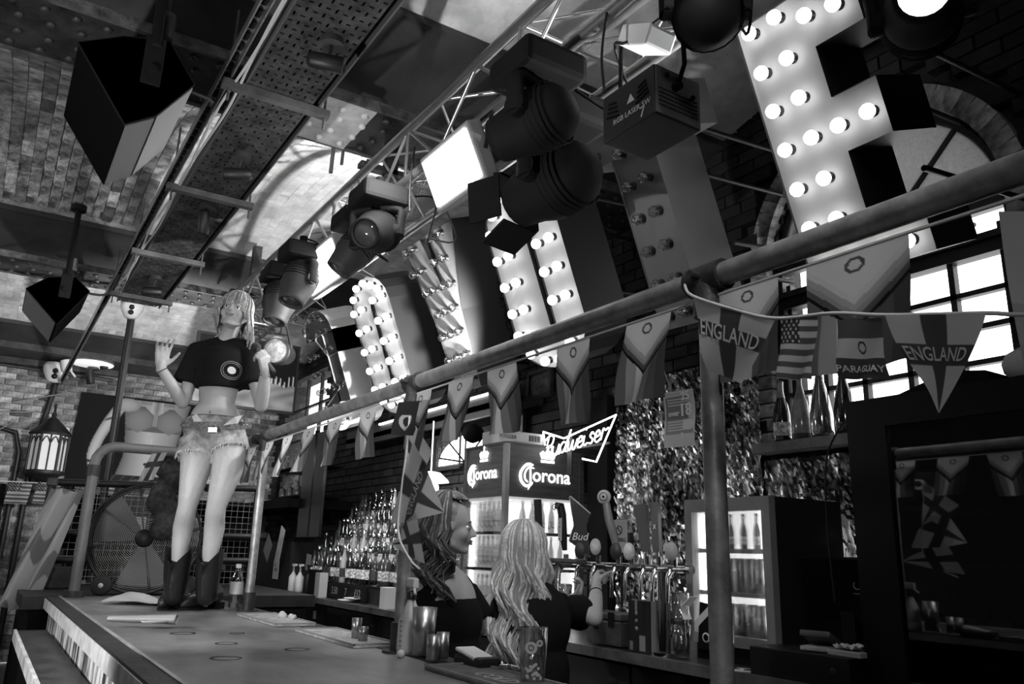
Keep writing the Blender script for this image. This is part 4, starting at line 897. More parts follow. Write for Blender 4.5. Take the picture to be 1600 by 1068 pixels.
for i, (x, y, s_) in enumerate(((2.8, 6.9, .1), (2.8, 6.8, .085))):
    b = MB(); b.lathe((x, y, 1.0+i*.022), [(.0001, 0), (s_*.6, .002), (s_, .016), (s_*.97, .018), (s_*.55, .006)], 20); solo('saucer', b, white, 'white %s on the counter below the price board' % ('saucer, lower of two' if i == 0 else 'saucer, upper of two'), 'saucer')
b = MB(); b.bx(2.74, 2.84, 6.02, 6.12, 1.0, 1.16); solo('napkin_box', b, white, 'small white box on the counter beside the post', 'box')
# ------------------------------------------------------------------ beer taps
tp = thing('tap_rail', 'chrome tube carrying the beer taps above the back counter', 'tap rail', (2.75, 3.3, 1.0))
b = MB(); b.cyl((2.76, 2.74, 1.395), (2.76, 4.15, 1.395), .02, n=14); part('tube', b, chrome, tp)
for y in (2.95, 3.85): b = MB(); b.cyl((2.78, y, 1.0), (2.78, y, 1.39), .03, n=14); b.cyl((2.78, y, 1.0), (2.78, y, 1.02), .06, n=16); part('column', b, chrome, tp)
def tap(px, y_, handle, label, badge=None):
    x = 2.70; y = y_; t = thing('beer_tap', label, 'beer tap', (x, y, 1.36))
    b = MB(); b.cyl((x+.06, y, 1.395), (x-.03, y, 1.395), .017, n=12); b.cyl((x, y, 1.38), (x, y, 1.45), .014, n=12); part('body', b, chrome, t)
    b = MB(); b.tube([(x-.02, y, 1.39), (x-.045, y, 1.36), (x-.05, y, 1.25)], [.013, .011, .008], 10); part('spout', b, chrome, t)
    handle(t, x, y)
    if badge:
        b = MB(); b.lathe((x-.035, y-.02, badge[0]), [(.0001, 0), (.028, 0), (.03, .006), (.028, .012), (.0001, .014)], 18, frame((-1, -.6, 0)) @ Matrix.Diagonal((1, 1.4, 1))); part('badge', b, badge[1], t)
def h_slab(z0, z1, w0, w1, m, tilt=0, th=.02, lab=None):
    def f(t, x, y):
        b = MB(); b.prism([(x-.02, y-w0/2, z0), (x-.02, y+w0/2, z0), (x-.02-tilt, y+w1/2, z1), (x-.02-tilt, y-w1/2, z1)], (th, 0, 0)); part('handle', b, m, t)
        b = MB(); b.cyl((x-.01, y, 1.44), (x-.01, y, z0+.01), .008, n=8); part('stem', b, chrome, t)
        if lab:
            b = MB(); tt, sz, vert = lab
            if vert:
                n = len(tt)
                for k, c in enumerate(tt): text(b, c, sz, (x-.022-tilt*.5, y, z1-.06-(z1-z0-.09)*k/n), (0, -1, 0), (0, 0, 1), .0005)
            else: text(b, tt, sz, (x-.022-tilt*.5, y, (z0+z1)/2), (0, -1, 0), (0, 0, 1), .0005)
            part('lettering', b, M('tap_lettering', .8, .5), t)
    return f
def h_bow(t, x, y):
    b = MB(); z = 1.60; n = Vector((-.75, -.66, 0)); s = Vector((-.66, .75, 0)); C_ = Vector((x-.02, y, z))
    Q = lambda u, v: C_ - s*u + Vector((0, 0, v))
    b.prism([Q(-.055, .15), Q(.055, .06), Q(.035, .0), Q(.055, -.16), Q(-.055, -.08), Q(-.03, 0)], n*.02); part('handle', b, M('bow_tie_handle', .03, .4), t)
    e = MB()
    for p, q in (((-.055, .15), (.055, .06)), ((-.055, -.08), (.055, -.16)), ((-.055, .15), (-.03, 0)), ((-.03, 0), (-.055, -.08))): e.cyl(Q(*p)+n*.01, Q(*q)+n*.01, .006, n=6)
    part('rim', e, lgrey, t); e = MB(); text(e, 'Bud', .055, Q(0.0, -.06)+n*.021, Q(1, 0)-Q(0, 0), Vector((0, 0, 1)), .0005, shear=.3); part('lettering', e, white, t)
    b = MB(); b.cyl((x-.01, y, 1.44), (x-.01, y, 1.5), .008, n=8); part('stem', b, chrome, t)
def h_round(t, x, y):
    b = MB(); b.tube([(x-.01, y, 1.47), (x-.02, y+.005, 1.52), (x-.05, y+.015, 1.62), (x-.06, y+.03, 1.72)], [.012, .02, .022, .018], 12); part('handle', b, M('tap_handle_grey', .3, .35, .3), t)
    b = MB(); b.lathe((x-.07, y+.03, 1.735), [(.0001, -.014), (.032, -.014), (.036, 0), (.032, .014), (.0001, .014)], 20, frame((-.8, -.6, 0))); part('round_cap', b, lgrey, t)
    b = MB(); b.lathe((x-.082, y+.021, 1.735), [(.0001, .005), (.006, .004), (.006, 0)], 10, frame((-.8, -.6, 0))); b.tube([(x-.083+.02*.6*cos(a), y+.02-.02*.8*cos(a), 1.735+.02*sin(a)) for a in np.linspace(0, 2*pi, 16)], .0015, 4); part('dial', b, blackm, t)
def h_arch(t, x, y):
    b = MB(); b.tube([(x-.01, y, 1.47), (x-.02, y, 1.55), (x-.03, y, 1.66), (x-.045, y, 1.71), (x-.06, y+.0, 1.71), (x-.07, y, 1.69)], [.016, .024, .026, .026, .022, .014], 12, flat=.8); part('handle', b, black, t)
    b = MB(); b.box((x-.05, y-.01, 1.58), (.004, .028, .12)); part('label_plate', b, lgrey, t); b = MB()
    for k, c in enumerate('CAMDEN'): text(b, c, .018, (x-.053, y-.01, 1.632-k*.021), (0, -1, 0), (0, 0, 1), .0003)
    text(b, 'C', .05, (x-.085, y, 1.695), (0, -1, 0), (0, 0, 1), .0005); part('lettering', b, blackm, t)
def h_pulled(t, x, y):
    b = MB(); b.rbox((x-.07, y+.17, 1.415), (.03, .30, .026), .008); part('handle', b, M('pulled_handle', .06, .35), t)
    b = MB(); text(b, 'CAMDEN TOWN BREWERY', .016, (x-.087, y+.17, 1.415), (0, -1, 0), (0, 0, 1), .0003); part('lettering', b, grey, t)
    b = MB(); b.cyl((x-.07, y+.28, 1.41), (x-.02, y+.28, 1.38), .012, n=8); part('pivot', b, chrome, t)
ovl = M('oval_badge', .55, .4, var=.3, scale=30); ovl2 = M('oval_badge_plain', .42, .5)
tap(0, 3.86, h_slab(1.5, 1.75, .045, .05, M('slab_black', .03, .3), .02), 'black slab beer tap handle in front of the tall fridge glass', None)
tap(0, 3.62, h_arch, 'black hooked beer tap handle with a vertical name plate', None)
tap(0, 3.47, h_bow, 'bow tie shaped beer tap handle with pale rims', (1.47, dgrey))
tap(0, 3.34, h_pulled, 'beer tap with its dark lettered handle pulled down by the barmaid', (1.49, ovl))
tap(0, 3.18, h_round, 'grey beer tap handle topped with a pale round dial', (1.47, dgrey))
tap(0, 3.08, h_slab(1.5, 1.56, .02, .02, black), 'beer tap with an oval badge behind the SUPERG sign', (1.47, ovl))
tap(0, 2.97, h_slab(1.47, 1.69, .04, .09, M('slab_grey', .12, .4), .03), 'broad dark grey slanted beer tap handle right of the oval badge', None)
tap(0, 2.89, h_slab(1.47, 1.70, .045, .05, M('slab_chrome', .3, .25, .7), .01, lab=('X', .03, False)), 'metallic square beer tap handle with a small white plate', None)
tap(0, 2.79, h_slab(1.47, 1.5, .02, .02, black), 'beer tap with a plain pale oval badge beside the small fridge', (1.475, ovl2))
b = MB(); b.box((2.86, 3.36, 1.55), (.006, .12, .17)); t = solo('tap_sign', b, M('sign_plate', .35, .5), 'square grey sign with a round emblem behind the taps', 'sign', loc=(2.86, 3.36, 1.465)); b = MB(); text(b, 'SUPERG', .03, (2.855, 3.36, 1.53), (0, -1, 0), (0, 0, 1), .0005); b.tube([(2.855, 3.36+.022*cos(a), 1.58+.022*sin(a)) for a in np.linspace(0, 2*pi, 18)], .0025, 4); b.tube([(2.855, 3.345, 1.565), (2.855, 3.36, 1.58), (2.855, 3.375, 1.595)], .003, 4); part('lettering', b, blackm, t)
b = MB(); b.cyl((2.87, 3.36, 1.0), (2.87, 3.36, 1.5), .006, n=6); part('stand', b, dsteel, t)
# ------------------------------------------------------------------ small fridge
mx0, mx1, my0, my1, mz0, mz1 = 2.86, 3.36, 2.37, 2.88, 1.075, 1.72; fr_m = M('fridge_frame_grey', .34, .4, .2, var=.1)
mf = thing('counter_fridge', 'small lit counter fridge full of cans and bottles right of the taps', 'fridge', (3.1, 2.62, 1.0))
b = MB(); b.bx(mx0+.04, mx1, my0, my1, mz0, mz0+.02); b.bx(mx0+.04, mx1, my0, my0+.02, mz0, mz1); b.bx(mx0+.04, mx1, my1-.02, my1, mz0, mz1); b.bx(mx0+.04, mx1, my0, my1, mz1-.02, mz1); part('cabinet', b, M('fridge_side_black', .02, .4), mf)
b = MB(); b.bx(mx0+.05, mx1+.02, my0+.01, my1-.01, 1.0, mz0); part('plinth', b, black, mf)
b = MB()
for (a, c, e, g_) in ((my0, my0+.045, mz0, mz1), (my1-.045, my1, mz0, mz1), (my0+.045, my1-.045, mz0, mz0+.045), (my0+.045, my1-.045, mz1-.06, mz1)): b.bx(mx0, mx0+.04, a, c, e, g_)
dr = part('door_frame', b, fr_m, mf); b = MB(); b.bx(mx0+.015, mx0+.02, my0+.045, my1-.045, mz0+.045, mz1-.06); part('glass_pane', b, glass, dr)
b = MB(); b.bx(mx1-.03, mx1-.02, my0+.02, my1-.02, mz0+.02, mz1-.02); b.bx(mx0+.05, mx1-.03, my0+.02, my0+.03, mz0+.02, mz1-.02); b.bx(mx0+.05, mx1-.03, my1-.03, my1-.02, mz0+.02, mz1-.02); part('lining', b, M('glowing_small_lining', .85, .5, emis=1.1), mf)  # glow put into the lining to brighten the cans
for y in (my0+.06, my1-.06): b = MB(); b.cyl((mx0+.06, y, mz0+.05), (mx0+.06, y, mz1-.07), .009, n=8); part('light_tube', b, tubem, mf)
for z in (1.3, 1.49): b = MB(); b.bx(mx0+.06, mx1-.04, my0+.03, my1-.03, z-.006, z); b.bx(mx0+.05, mx0+.06, my0+.03, my1-.03, z-.016, z+.004); part('shelf', b, lgrey, mf)
can = None; canm = M('drink_can', .5, .25, .7, var=.5, scale=22); 
for r_, z in enumerate((1.098, 1.3)):
    for i in range(6):
        loc = Vector((mx0+.12, my0+.085+i*.068, z)); lb_ = 'slim drink can, %s from the right on the %s shelf of the small fridge' % (ordn[i], ('bottom', 'middle')[r_])
        if can is None:
            can = thing('drink_can', lb_, 'can', loc, 'cans in the small fridge'); b = MB(); b.lathe(loc, [(.0001, .004), (.022, 0), (.0285, .008), (.0285, .14), (.0235, .152), (.0225, .153)], 18); part('can_body', b, canm, can)
            b = MB(); b.lathe(loc, [(.0225, .153), (.021, .15), (.0001, .15)], 18); part('lid', b, chrome, can)
        else: dup(can, loc, i*1.1, lb_)
mbp = None
for i in range(5):
    loc = Vector((mx0+.12, my0+.1+i*.078, 1.49)); lb_ = 'small bottle on the top shelf of the small fridge, %s from the right' % ordn[i]
    if mbp is None: mbp = bottle('tall', gl_a, labm, loc, lb_, 'bottles in the small fridge', cap=chrome, s=.47)
    else: dup(mbp, loc, i, lb_)
# ------------------------------------------------------------------ big dark fridge at the right
bf = thing('bar_fridge', 'large black fridge with a dark reflecting glass door at the right edge', 'fridge', (3.1, 1.25, 1.0))
gb = M('gloss_black', .004, .4, spec=.2)
b = MB(); b.bx(2.84, 3.45, .55, 1.92, 1.0, 1.03); b.bx(2.84, 3.45, .55, .59, 1.0, 2.06); b.bx(2.84, 3.45, 1.88, 1.92, 1.0, 2.06); b.bx(2.84, 3.45, .55, 1.92, 2.0, 2.06); b.bx(3.4, 3.45, .55, 1.92, 1.0, 2.06); part('cabinet', b, gb, bf)
b = MB()
for (a, c, e, g_) in ((.55, .68, 1.0, 2.06), (1.76, 1.92, 1.0, 2.06), (.68, 1.76, 1.0, 1.05), (.68, 1.76, 1.95, 2.06)): b.bx(2.8, 2.84, a, c, e, g_)
dr = part('door_frame', b, gb, bf); b = MB(); b.bx(2.815, 2.822, .68, 1.76, 1.05, 1.95); part('dark_glass_pane', b, dglass, dr)
b = MB(); b.cyl((2.78, .66, 1.3), (2.78, .66, 1.8), .012, n=10); b.cyl((2.78, .66, 1.35), (2.8, .66, 1.35), .008); b.cyl((2.78, .66, 1.75), (2.8, .66, 1.75), .008); part('handle', b, black, dr)
for z in (1.25, 1.45, 1.65):
    b = MB(); b.bx(2.86, 3.38, .6, 1.87, z-.006, z); b.cyl((2.86, .6, z), (2.86, 1.87, z), .005, n=6); part('shelf', b, M('wire_grey', .2, .3, .8), bf)
b = MB(); text(b, 'POLAR', .045, (2.798, .98, 2.0), (0, -1, 0), (0, 0, 1), .001); part('lettering', b, M('dim_lettering', .03, .3), bf)
fbot = None
for i in range(9):
    loc = Vector((2.95, .72+i*.12, 1.25)); lb_ = 'dark bottle inside the big dark fridge, %s from the right on the bottom shelf' % ordn[i]
    if fbot is None: fbot = bottle('tall', gl_d, labd, loc, lb_, 'bottles in the big dark fridge', s=.58)
    else: dup(fbot, loc, i, lb_)
b = MB(); b.prism([(2.9, 1.78, 2.06), (2.9, 1.4, 2.06), (2.9, 1.42, 2.12), (2.9, 1.55, 2.14), (2.9, 1.76, 2.08)], (.25, 0, 0)); solo('black_hat_box', b, blackm, 'low black slanted box on top of the big dark fridge', 'box')
b = MB(); b.lathe((2.95, 1.28, 2.06), [(.0001, 0), (.06, .005), (.095, .04), (.1, .07), (.085, .1), (.05, .12), (.0001, .125)], 20); solo('cloth_bundle', b, M('pale_cloth_bundle', .55, .9, bump=.4), 'pale rounded cloth bundle on the big fridge at the right edge', 'cloth')
b = MB(); b.tube(smooth([(2.79, 1.93, 1.98), (2.8, 2.02, 1.85), (2.8, 2.04, 1.6), (2.8, 2.03, 1.3)], 6), .004, 5); solo('dangling_cable', b, rubber, 'thin dark cable dangling left of the big dark fridge', 'cable')
# till and things around it
b = MB(); b.rbox((2.93, 2.16, 1.055), (.42, .46, .11), .004); t = solo('cash_drawer', b, M('drawer_black', .006, .5), 'wide black cash drawer on the counter right of the small fridge', 'cash drawer'); b = MB(); b.lathe((2.719, 2.0, 1.06), [(.0001, .002), (.008, .003), (.012, .002), (.012, 0)], 14, frame((-1, 0, 0))); part('lock', b, dsteel, t)
t = thing('till_screen', 'black till screen turned away behind the card reader', 'screen', (3.0, 2.15, 1.11)); b = MB(); b.box((2.96, 2.1, 1.34), (.03, .34, .26), Matrix.Rotation(-.3, 3, 'Y')); part('screen', b, gb, t); b = MB(); b.bx(2.97, 3.03, 2.07, 2.13, 1.11, 1.3); part('stand', b, gb, t)
b = MB(); text(b, 'CR', .05, (2.935, 2.01, 1.36), (0, -1, 0), (0, 0, 1), .0004); b.box((2.934, 2.0, 1.33), (.001, .08, .004)); part('lettering', b, grey, t)
sl = M('device_grey', .12, .4)
t = thing('card_reader', 'small grey card machine with a pale screen lying by the cash drawer', 'card machine', (2.85, 2.17, 1.11)); R = Matrix.Rotation(.25, 3, 'Z') @ Matrix.Rotation(.35, 3, 'Y')
b = MB(); b.rbox((2.86, 2.14, 1.15), (.17, .12, .025), .008, R); part('upper_body', b, sl, t); b = MB(); b.rbox((2.86, 2.14, 1.122), (.17, .12, .018), .006, Matrix.Rotation(.25, 3, 'Z')); part('lower_body', b, lgrey, t); b = MB(); b.box((2.855, 2.14, 1.165), (.09, .085, .002), R); part('screen', b, white, t)
t = thing('receipt_tray', 'white crumpled receipt in a shallow tray beside the card machine', 'tray', (2.82, 1.98, 1.11)); b = MB(); b.rbox((2.82, 1.98, 1.12), (.12, .14, .02), .004); part('tray', b, lgrey, t); b = MB(); rr = random.Random(5)
vs = [(2.77+i*.012, 1.92+j*.016, 1.135+rr.uniform(0, .02)) for j in range(8) for i in range(8)]; b.add(vs, [(j*8+i, j*8+i+1, (j+1)*8+i+1, (j+1)*8+i) for j in range(7) for i in range(7)]); part('receipt', b, paper, t)
b = MB(); b.box((2.77, 2.44, 1.004), (.09, .13, .004), Matrix.Rotation(.4, 3, 'Z')); t = solo('beer_mat', b, paper, 'pale printed card lying on the counter edge before the cash drawer', 'card'); b = MB(); b.cyl((2.77, 2.44, 1.006), (2.77, 2.44, 1.0075), .024, n=16); b.box((2.75, 2.49, 1.0065), (.02, .03, .001)); b.box((2.79, 2.395, 1.0065), (.02, .03, .001)); part('printing', b, dgrey, t, kind='stuff')
t = thing('metal_caddy', 'small metal box with clasps on the counter under the taps', 'box', (2.82, 3.36, 1.0)); b = MB(); b.rbox((2.83, 3.38, 1.07), (.14, .28, .12), .012); part('box_body', b, M('caddy_metal', .2, .35, .8, var=.3), t); b = MB(); b.rbox((2.83, 3.38, 1.15), (.145, .285, .035), .008); part('lid', b, M('caddy_lid', .35, .3, .8), t)
b = MB(); b.bx(2.752, 2.757, 3.29, 3.33, 1.10, 1.17); part('clasp', b, blackm, t); b = MB(); b.bx(2.755, 2.761, 3.42, 3.45, 1.08, 1.11); part('lock', b, blackm, t)
t = thing('drinks_box', 'tall dark printed carton with a white cap on top beside the glasses', 'box', (2.82, 3.1, 1.0)); b = MB(); b.bx(2.76, 2.88, 3.03, 3.18, 1.0, 1.24); part('carton', b, M('carton_dark', .02, .4), t)
b = MB(); b.bx(2.757, 2.76, 3.115, 3.13, 1.19, 1.24); b.bx(2.757, 2.76, 3.06, 3.1, 1.01, 1.08); b.bx(2.757, 2.76, 3.15, 3.17, 1.01, 1.05)
for k in range(3): b.lathe((2.758, 3.12, 1.11+k*.035), [(.0001, .002), (.010, .002), (.010, 0)], 12, frame((-1, 0, 0)))
part('printing', b, grey, t, kind='stuff'); b = MB(); b.bx(2.77, 2.86, 3.024, 3.03, 1.0, 1.24); part('pale_side', b, grey, t)
b = MB(); b.cyl((2.82, 3.08, 1.24), (2.82, 3.08, 1.252), .02, n=14); b.sph((2.82, 3.075, 1.27), .018, sc=(1, .5, 1)); part('cap', b, white, t)
def tumbler(x, y, z, r0, r1, h, label, cat='glass', n=24, th=.003, name='pint_glass'):
    t = thing(name, label, cat, (x, y, z)); b = MB()
    b.lathe((x, y, z), [(.0001, 0), (r0*.95, 0), (r0, .006), (r1, h), (r1-th, h), (r0-th, .014), (.0001, .012)], n); part('glass', b, glass, t)
    return t
tumbler(2.80, 2.86, 1.0, .036, .046, .15, 'lower pint glass of two stacked glasses beside the post')
tumbler(2.80, 2.86, 1.10, .034, .044, .19, 'upper pint glass stacked in another, holding napkins')
t = thing('napkins', 'white folded napkins stuffed in the upper stacked glass', 'napkin', (2.8, 2.86, 1.15)); b = MB()
for k, a in enumerate((.3, -.4, .9)): b.box((2.8, 2.86-.02*k, 1.22+.01*k), (.05, .004, .12), Matrix.Rotation(a, 3, 'X'))
part('napkin', b, paper, t, kind='stuff')
tumbler(2.80, 2.975, 1.0, .028, .034, .12, 'small tumbler left of the stacked glasses', name='tumbler'); tumbler(2.79, 2.56, 1.0, .018, .026, .2, 'slim tall glass right behind the near post', name='flute_glass')
b = MB(); b.box((2.86, 2.77, 1.15), (.003, .07, .2), Matrix.Rotation(.1, 3, 'X')); t = solo('menu_card', b, blackm, 'black card with a white slash and ring between the glasses and the fridge', 'card'); b = MB(); b.box((2.857, 2.775, 1.19), (.002, .03, .12), Matrix.Rotation(.9, 3, 'X')); b.lathe((2.857, 2.76, 1.1), [(.022, 0), (.022, .002), (.015, .002)], 16, frame((-1, 0, 0))); part('printing', b, white, t, kind='stuff')
# age notice hanging from the T
def age(u, v):
    c = .62
    if .05 < u < .78 and .1 < v < .62: c = .2
    if .05 < u < .95 and .5 < v < .78: c = .3
    if .1 < u < .9 and (int(v*60) % 3 == 0) and (v < .28 or .5 < v < .75): c = .75 if c < .5 else .35
    if .6 < u < .95 and .52 < v < .7: c = .7
    return c
A = at(1035, 614, x=2.45); B_ = at(1082, 606, x=2.45); D_ = at(1040, 700, x=2.45)
me = paint('age_notice', A, B_-A, D_-A, 30, 60, age, off=A, disp=lambda u, v: .008*sin(v*5)); t = solo_mesh('age_notice', me, A, 'hanging printed notice reading over 18, above the small fridge', 'notice')
b = MB(); U = (B_-A); V = (D_-A); N = U.cross(V).normalized()
O = lambda u, v: A+U*u+V*v+Vector((-.006, 0, 0))
text(b, '25', .05, O(.78, .12), U, -V, .0005, offset=.02); text(b, '18', .075, O(.76, .37), U, -V, .0005, offset=.02); text(b, 'over', .035, O(.38, .41), U, -V, .0005, offset=.015); text(b, '?', .06, O(.6, .85), U, -V, .0005, offset=.02)
part('lettering', b, white, t); b = MB(); b.cyl(A+U*.3, at(1016, 516, x=2.45), .0025, n=5); part('string', b, grey, t)
# ------------------------------------------------------------------ people
from mathutils.bvhtree import BVHTree
skin = M('skin', .38, .42, var=.06, scale=6, spec=.4); skin2 = M('barmaid_skin', .38, .45, var=.06, scale=6, spec=.4)  # barmaids' skin has the same tone, slightly rougher
hairm = M('blonde_hair', .42, .38, var=.5, scale=40, spec=.6); hairl = M('light_blonde_hair', .62, .36, var=.4, scale=40, spec=.6); hairb = M('curly_hair', .26, .4, var=.6, scale=40, spec=.6)
tee = M('black_cotton', .008, .85, spec=.15, bump=.2, bscale=60); denim = M('washed_denim', .30, .85, var=.55, scale=16, bump=.3, bscale=120); leather = M('black_leather', .012, .35, bump=.25, bscale=25)
lipm = M('lips', .25, .4); eyew = M('eye_white', .7, .3); eyed = M('iris', .02, .2); browm = M('brow', .12, .7)
def capsule(b, p, q, r1, r2=None, n=16):
    p = Vector(p); q = Vector(q); r2 = r1 if r2 is None else r2
    b.sph(p, r1, n, 10); b.sph(q, r2, n, 10)
    if (q-p).length > 1e-4: b.cyl(p, q, r1, r2, n)
def limb(b, pts, rs):
    P = smooth(pts, 4); R_ = [float(np.interp(i/4, range(len(rs)), rs)) for i in range(len(P))]
    for i in range(len(P)-1): capsule(b, P[i], P[i+1], R_[i], R_[i+1], 14)
def blob(name, b, vox, mats, parent, sm=6, fac=.5, label=None):
    me = b.mesh('tmp', mats if isinstance(mats, list) else [mats]); o = bpy.data.objects.new('tmp', me); COL.objects.link(o)
    m = o.modifiers.new('r', 'REMESH'); m.mode = 'VOXEL'; m.voxel_size = vox; m.use_smooth_shade = True
    if sm: s = o.modifiers.new('s', 'SMOOTH'); s.factor = fac; s.iterations = sm
    bpy.context.view_layer.update(); dg = bpy.context.evaluated_depsgraph_get()
    me2 = bpy.data.meshes.new_from_object(o.evaluated_get(dg)); bpy.data.objects.remove(o); bpy.data.meshes.remove(me)
    bvh = BVHTree.FromPolygons([v.co.copy() for v in me2.vertices], [tuple(p.vertices) for p in me2.polygons])
    w = WL[parent.name]; me2.transform(Matrix.Translation(-w)); me2.name = name
    me2.materials.clear(); me2.materials.append(mats if not isinstance(mats, list) else mats[0])
    me2.polygons.foreach_set('material_index', [0]*len(me2.polygons)); me2.polygons.foreach_set('use_smooth', [True]*len(me2.polygons))
    ob = bpy.data.objects.new(name, me2); COL.objects.link(ob); ob.parent = parent; WL[ob.name] = w
    if label: ob['label'] = label
    return ob, bvh
def hand(b, w, D, N, sgn, curls, s=1., spread=.12, thumb=(.9, .35)):
    w = Vector(w); D = Vector(D).normalized(); N = Vector(N); N = (N-D*N.dot(D)).normalized(); T = N.cross(D)*sgn
    offs = (.030, .010, -.010, -.029); ln = (1., 1.1, 1.02, .8); kn = []
    for i, o in enumerate(offs):
        k = w + (D*(.082-.004*abs(i-1)) + T*o)*s; kn.append(k); capsule(b, w+T*o*.6*s+D*.01*s, k, .0135*s, .0115*s, 10)
    capsule(b, w-D*.02*s, w+D*.02*s, .023*s, .022*s, 12)
    b.sph(w+(D*.045)*s, .03*s, 12, 8, sc=(1.1, 1.25, .5), R=Matrix((T, D, N)).transposed())
    for i, k in enumerate(kn):
        d = (D + T*spread*(1.5-i)*.5).normalized(); p = k; a = 0
        for j, L in enumerate((.042, .026, .021)):
            a += curls[i][j] if isinstance(curls[i], (tuple, list)) else curls[i]*(1, 1.2, .8)[j]
            q = p + (d*cos(a)+N*sin(a))*L*ln[i]*s
            capsule(b, p, q, (.0095-.0008*j)*s, (.0087-.0008*j)*s, 10); p = q
    p = w+(D*.018+T*.024)*s; d = (D*.62+T*.78*thumb[0]+N*thumb[1]).normalized()
    q = p+d*.042*s; capsule(b, p, q, .0145*s, .0105*s, 10); d2 = (d+D*.5+N*thumb[1]*.8).normalized(); r = q+d2*.03*s; capsule(b, q, r, .0105*s, .0095*s, 10); d3 = (d2+N*.3).normalized(); capsule(b, r, r+d3*.022*s, .009*s, .0078*s, 10)
def head(b, C_, Fw, U, s=1.):
    """cranium, jaw, nose, brow, cheeks, chin and ears as one skin surface"""
    Fw = Vector(Fw).normalized(); U = Vector(U); U = (U-Fw*U.dot(Fw)).normalized(); S = Fw.cross(U); R = Matrix((S, Fw, U)).transposed(); C_ = Vector(C_)
    P = lambda x, y, z: C_+(S*x+Fw*y+U*z)*s
    b.sph(P(0, -.012, .028), .09*s, 24, 16, sc=(.83, 1.03, .95), R=R); b.sph(P(0, .022, -.03), .07*s, 24, 16, sc=(.84, .92, 1.12), R=R)
    b.sph(P(0, .066, -.088), .021*s, 14, 10, sc=(1.1, 1, .9), R=R)
    capsule(b, P(-.045, .012, -.07), P(-.012, .064, -.09), .016*s, .017*s); capsule(b, P(.045, .012, -.07), P(.012, .064, -.09), .016*s, .017*s)
    capsule(b, P(0, .083, .012), P(0, .104, -.024), .0075*s, .0115*s, 12); b.sph(P(.009, .094, -.028), .0075*s); b.sph(P(-.009, .094, -.028), .0075*s)
    capsule(b, P(-.03, .072, .02), P(.03, .072, .02), .014*s); b.sph(P(.036, .052, -.028), .026*s, sc=(1, 1, 1.1), R=R); b.sph(P(-.036, .052, -.028), .026*s)
    b.sph(P(0, .078, -.052), .02*s, sc=(1.3, .7, .9), R=R)
    for k in (-1, 1): b.sph(P(.074*k, -.005, -.005), .028*s, 12, 8, sc=(.3, .65, 1.05), R=R)
    return P, R
def face(P, R, s, parent, smile=.3, lid=True):
    b = MB()
    for k in (-1, 1): b.sph(P(.031*k, .069, .001), .0135*s, 12, 8, sc=(1.05, .9, .75), R=R)
    part('eyes', b, eyew, parent); b = MB()
    for k in (-1, 1): b.sph(P(.031*k, .0785, .0), .0062*s, 10, 6, R=R)
    part('irises', b, eyed, parent); b = MB()
    for k in (-1, 1):
        b.tube(smooth([P(.014*k, .083, .020), P(.031*k, .082, .027), P(.05*k, .07, .021)], 4), [.0022*s]*9, 6)
        b.tube(smooth([P(.017*k, .080, .004), P(.031*k, .0815, .0105), P(.046*k, .074, .004)], 4), [.0017*s]*9, 6)
    part('eyebrows', b, browm, parent); b = MB()
    b.tube(smooth([P(-.026, .081, -.050+.006*smile), P(-.01, .094, -.050), P(0, .0955, -.0515), P(.01, .094, -.050), P(.026, .081, -.050+.006*smile)], 4), [.001*s, .002*s, .0032*s, .004*s]+[.0042*s]*9+[.004*s, .0032*s, .002*s, .001*s], 8)
    b.tube(smooth([P(-.024, .081, -.053+.005*smile), P(-.01, .093, -.0605), P(0, .0945, -.062), P(.01, .093, -.0605), P(.024, .081, -.053+.005*smile)], 4), [.001*s, .002*s, .0035*s, .0045*s]+[.005*s]*9+[.0045*s, .0035*s, .002*s, .001*s], 8)
    part('lips', b, lipm, parent)
    if smile > .5: b = MB(); b.sph(P(0, .0885, -.0555), .012*s, 12, 6, sc=(1.25, .5, .28), R=R); part('teeth', b, eyew, parent)
hdark = {hairm.name: M('hair_lowlight', .22, .4, spec=.5), hairl.name: M('hair_lowlight_pale', .28, .4, spec=.5), hairb.name: M('hair_lowlight_curly', .07, .45, spec=.5)}
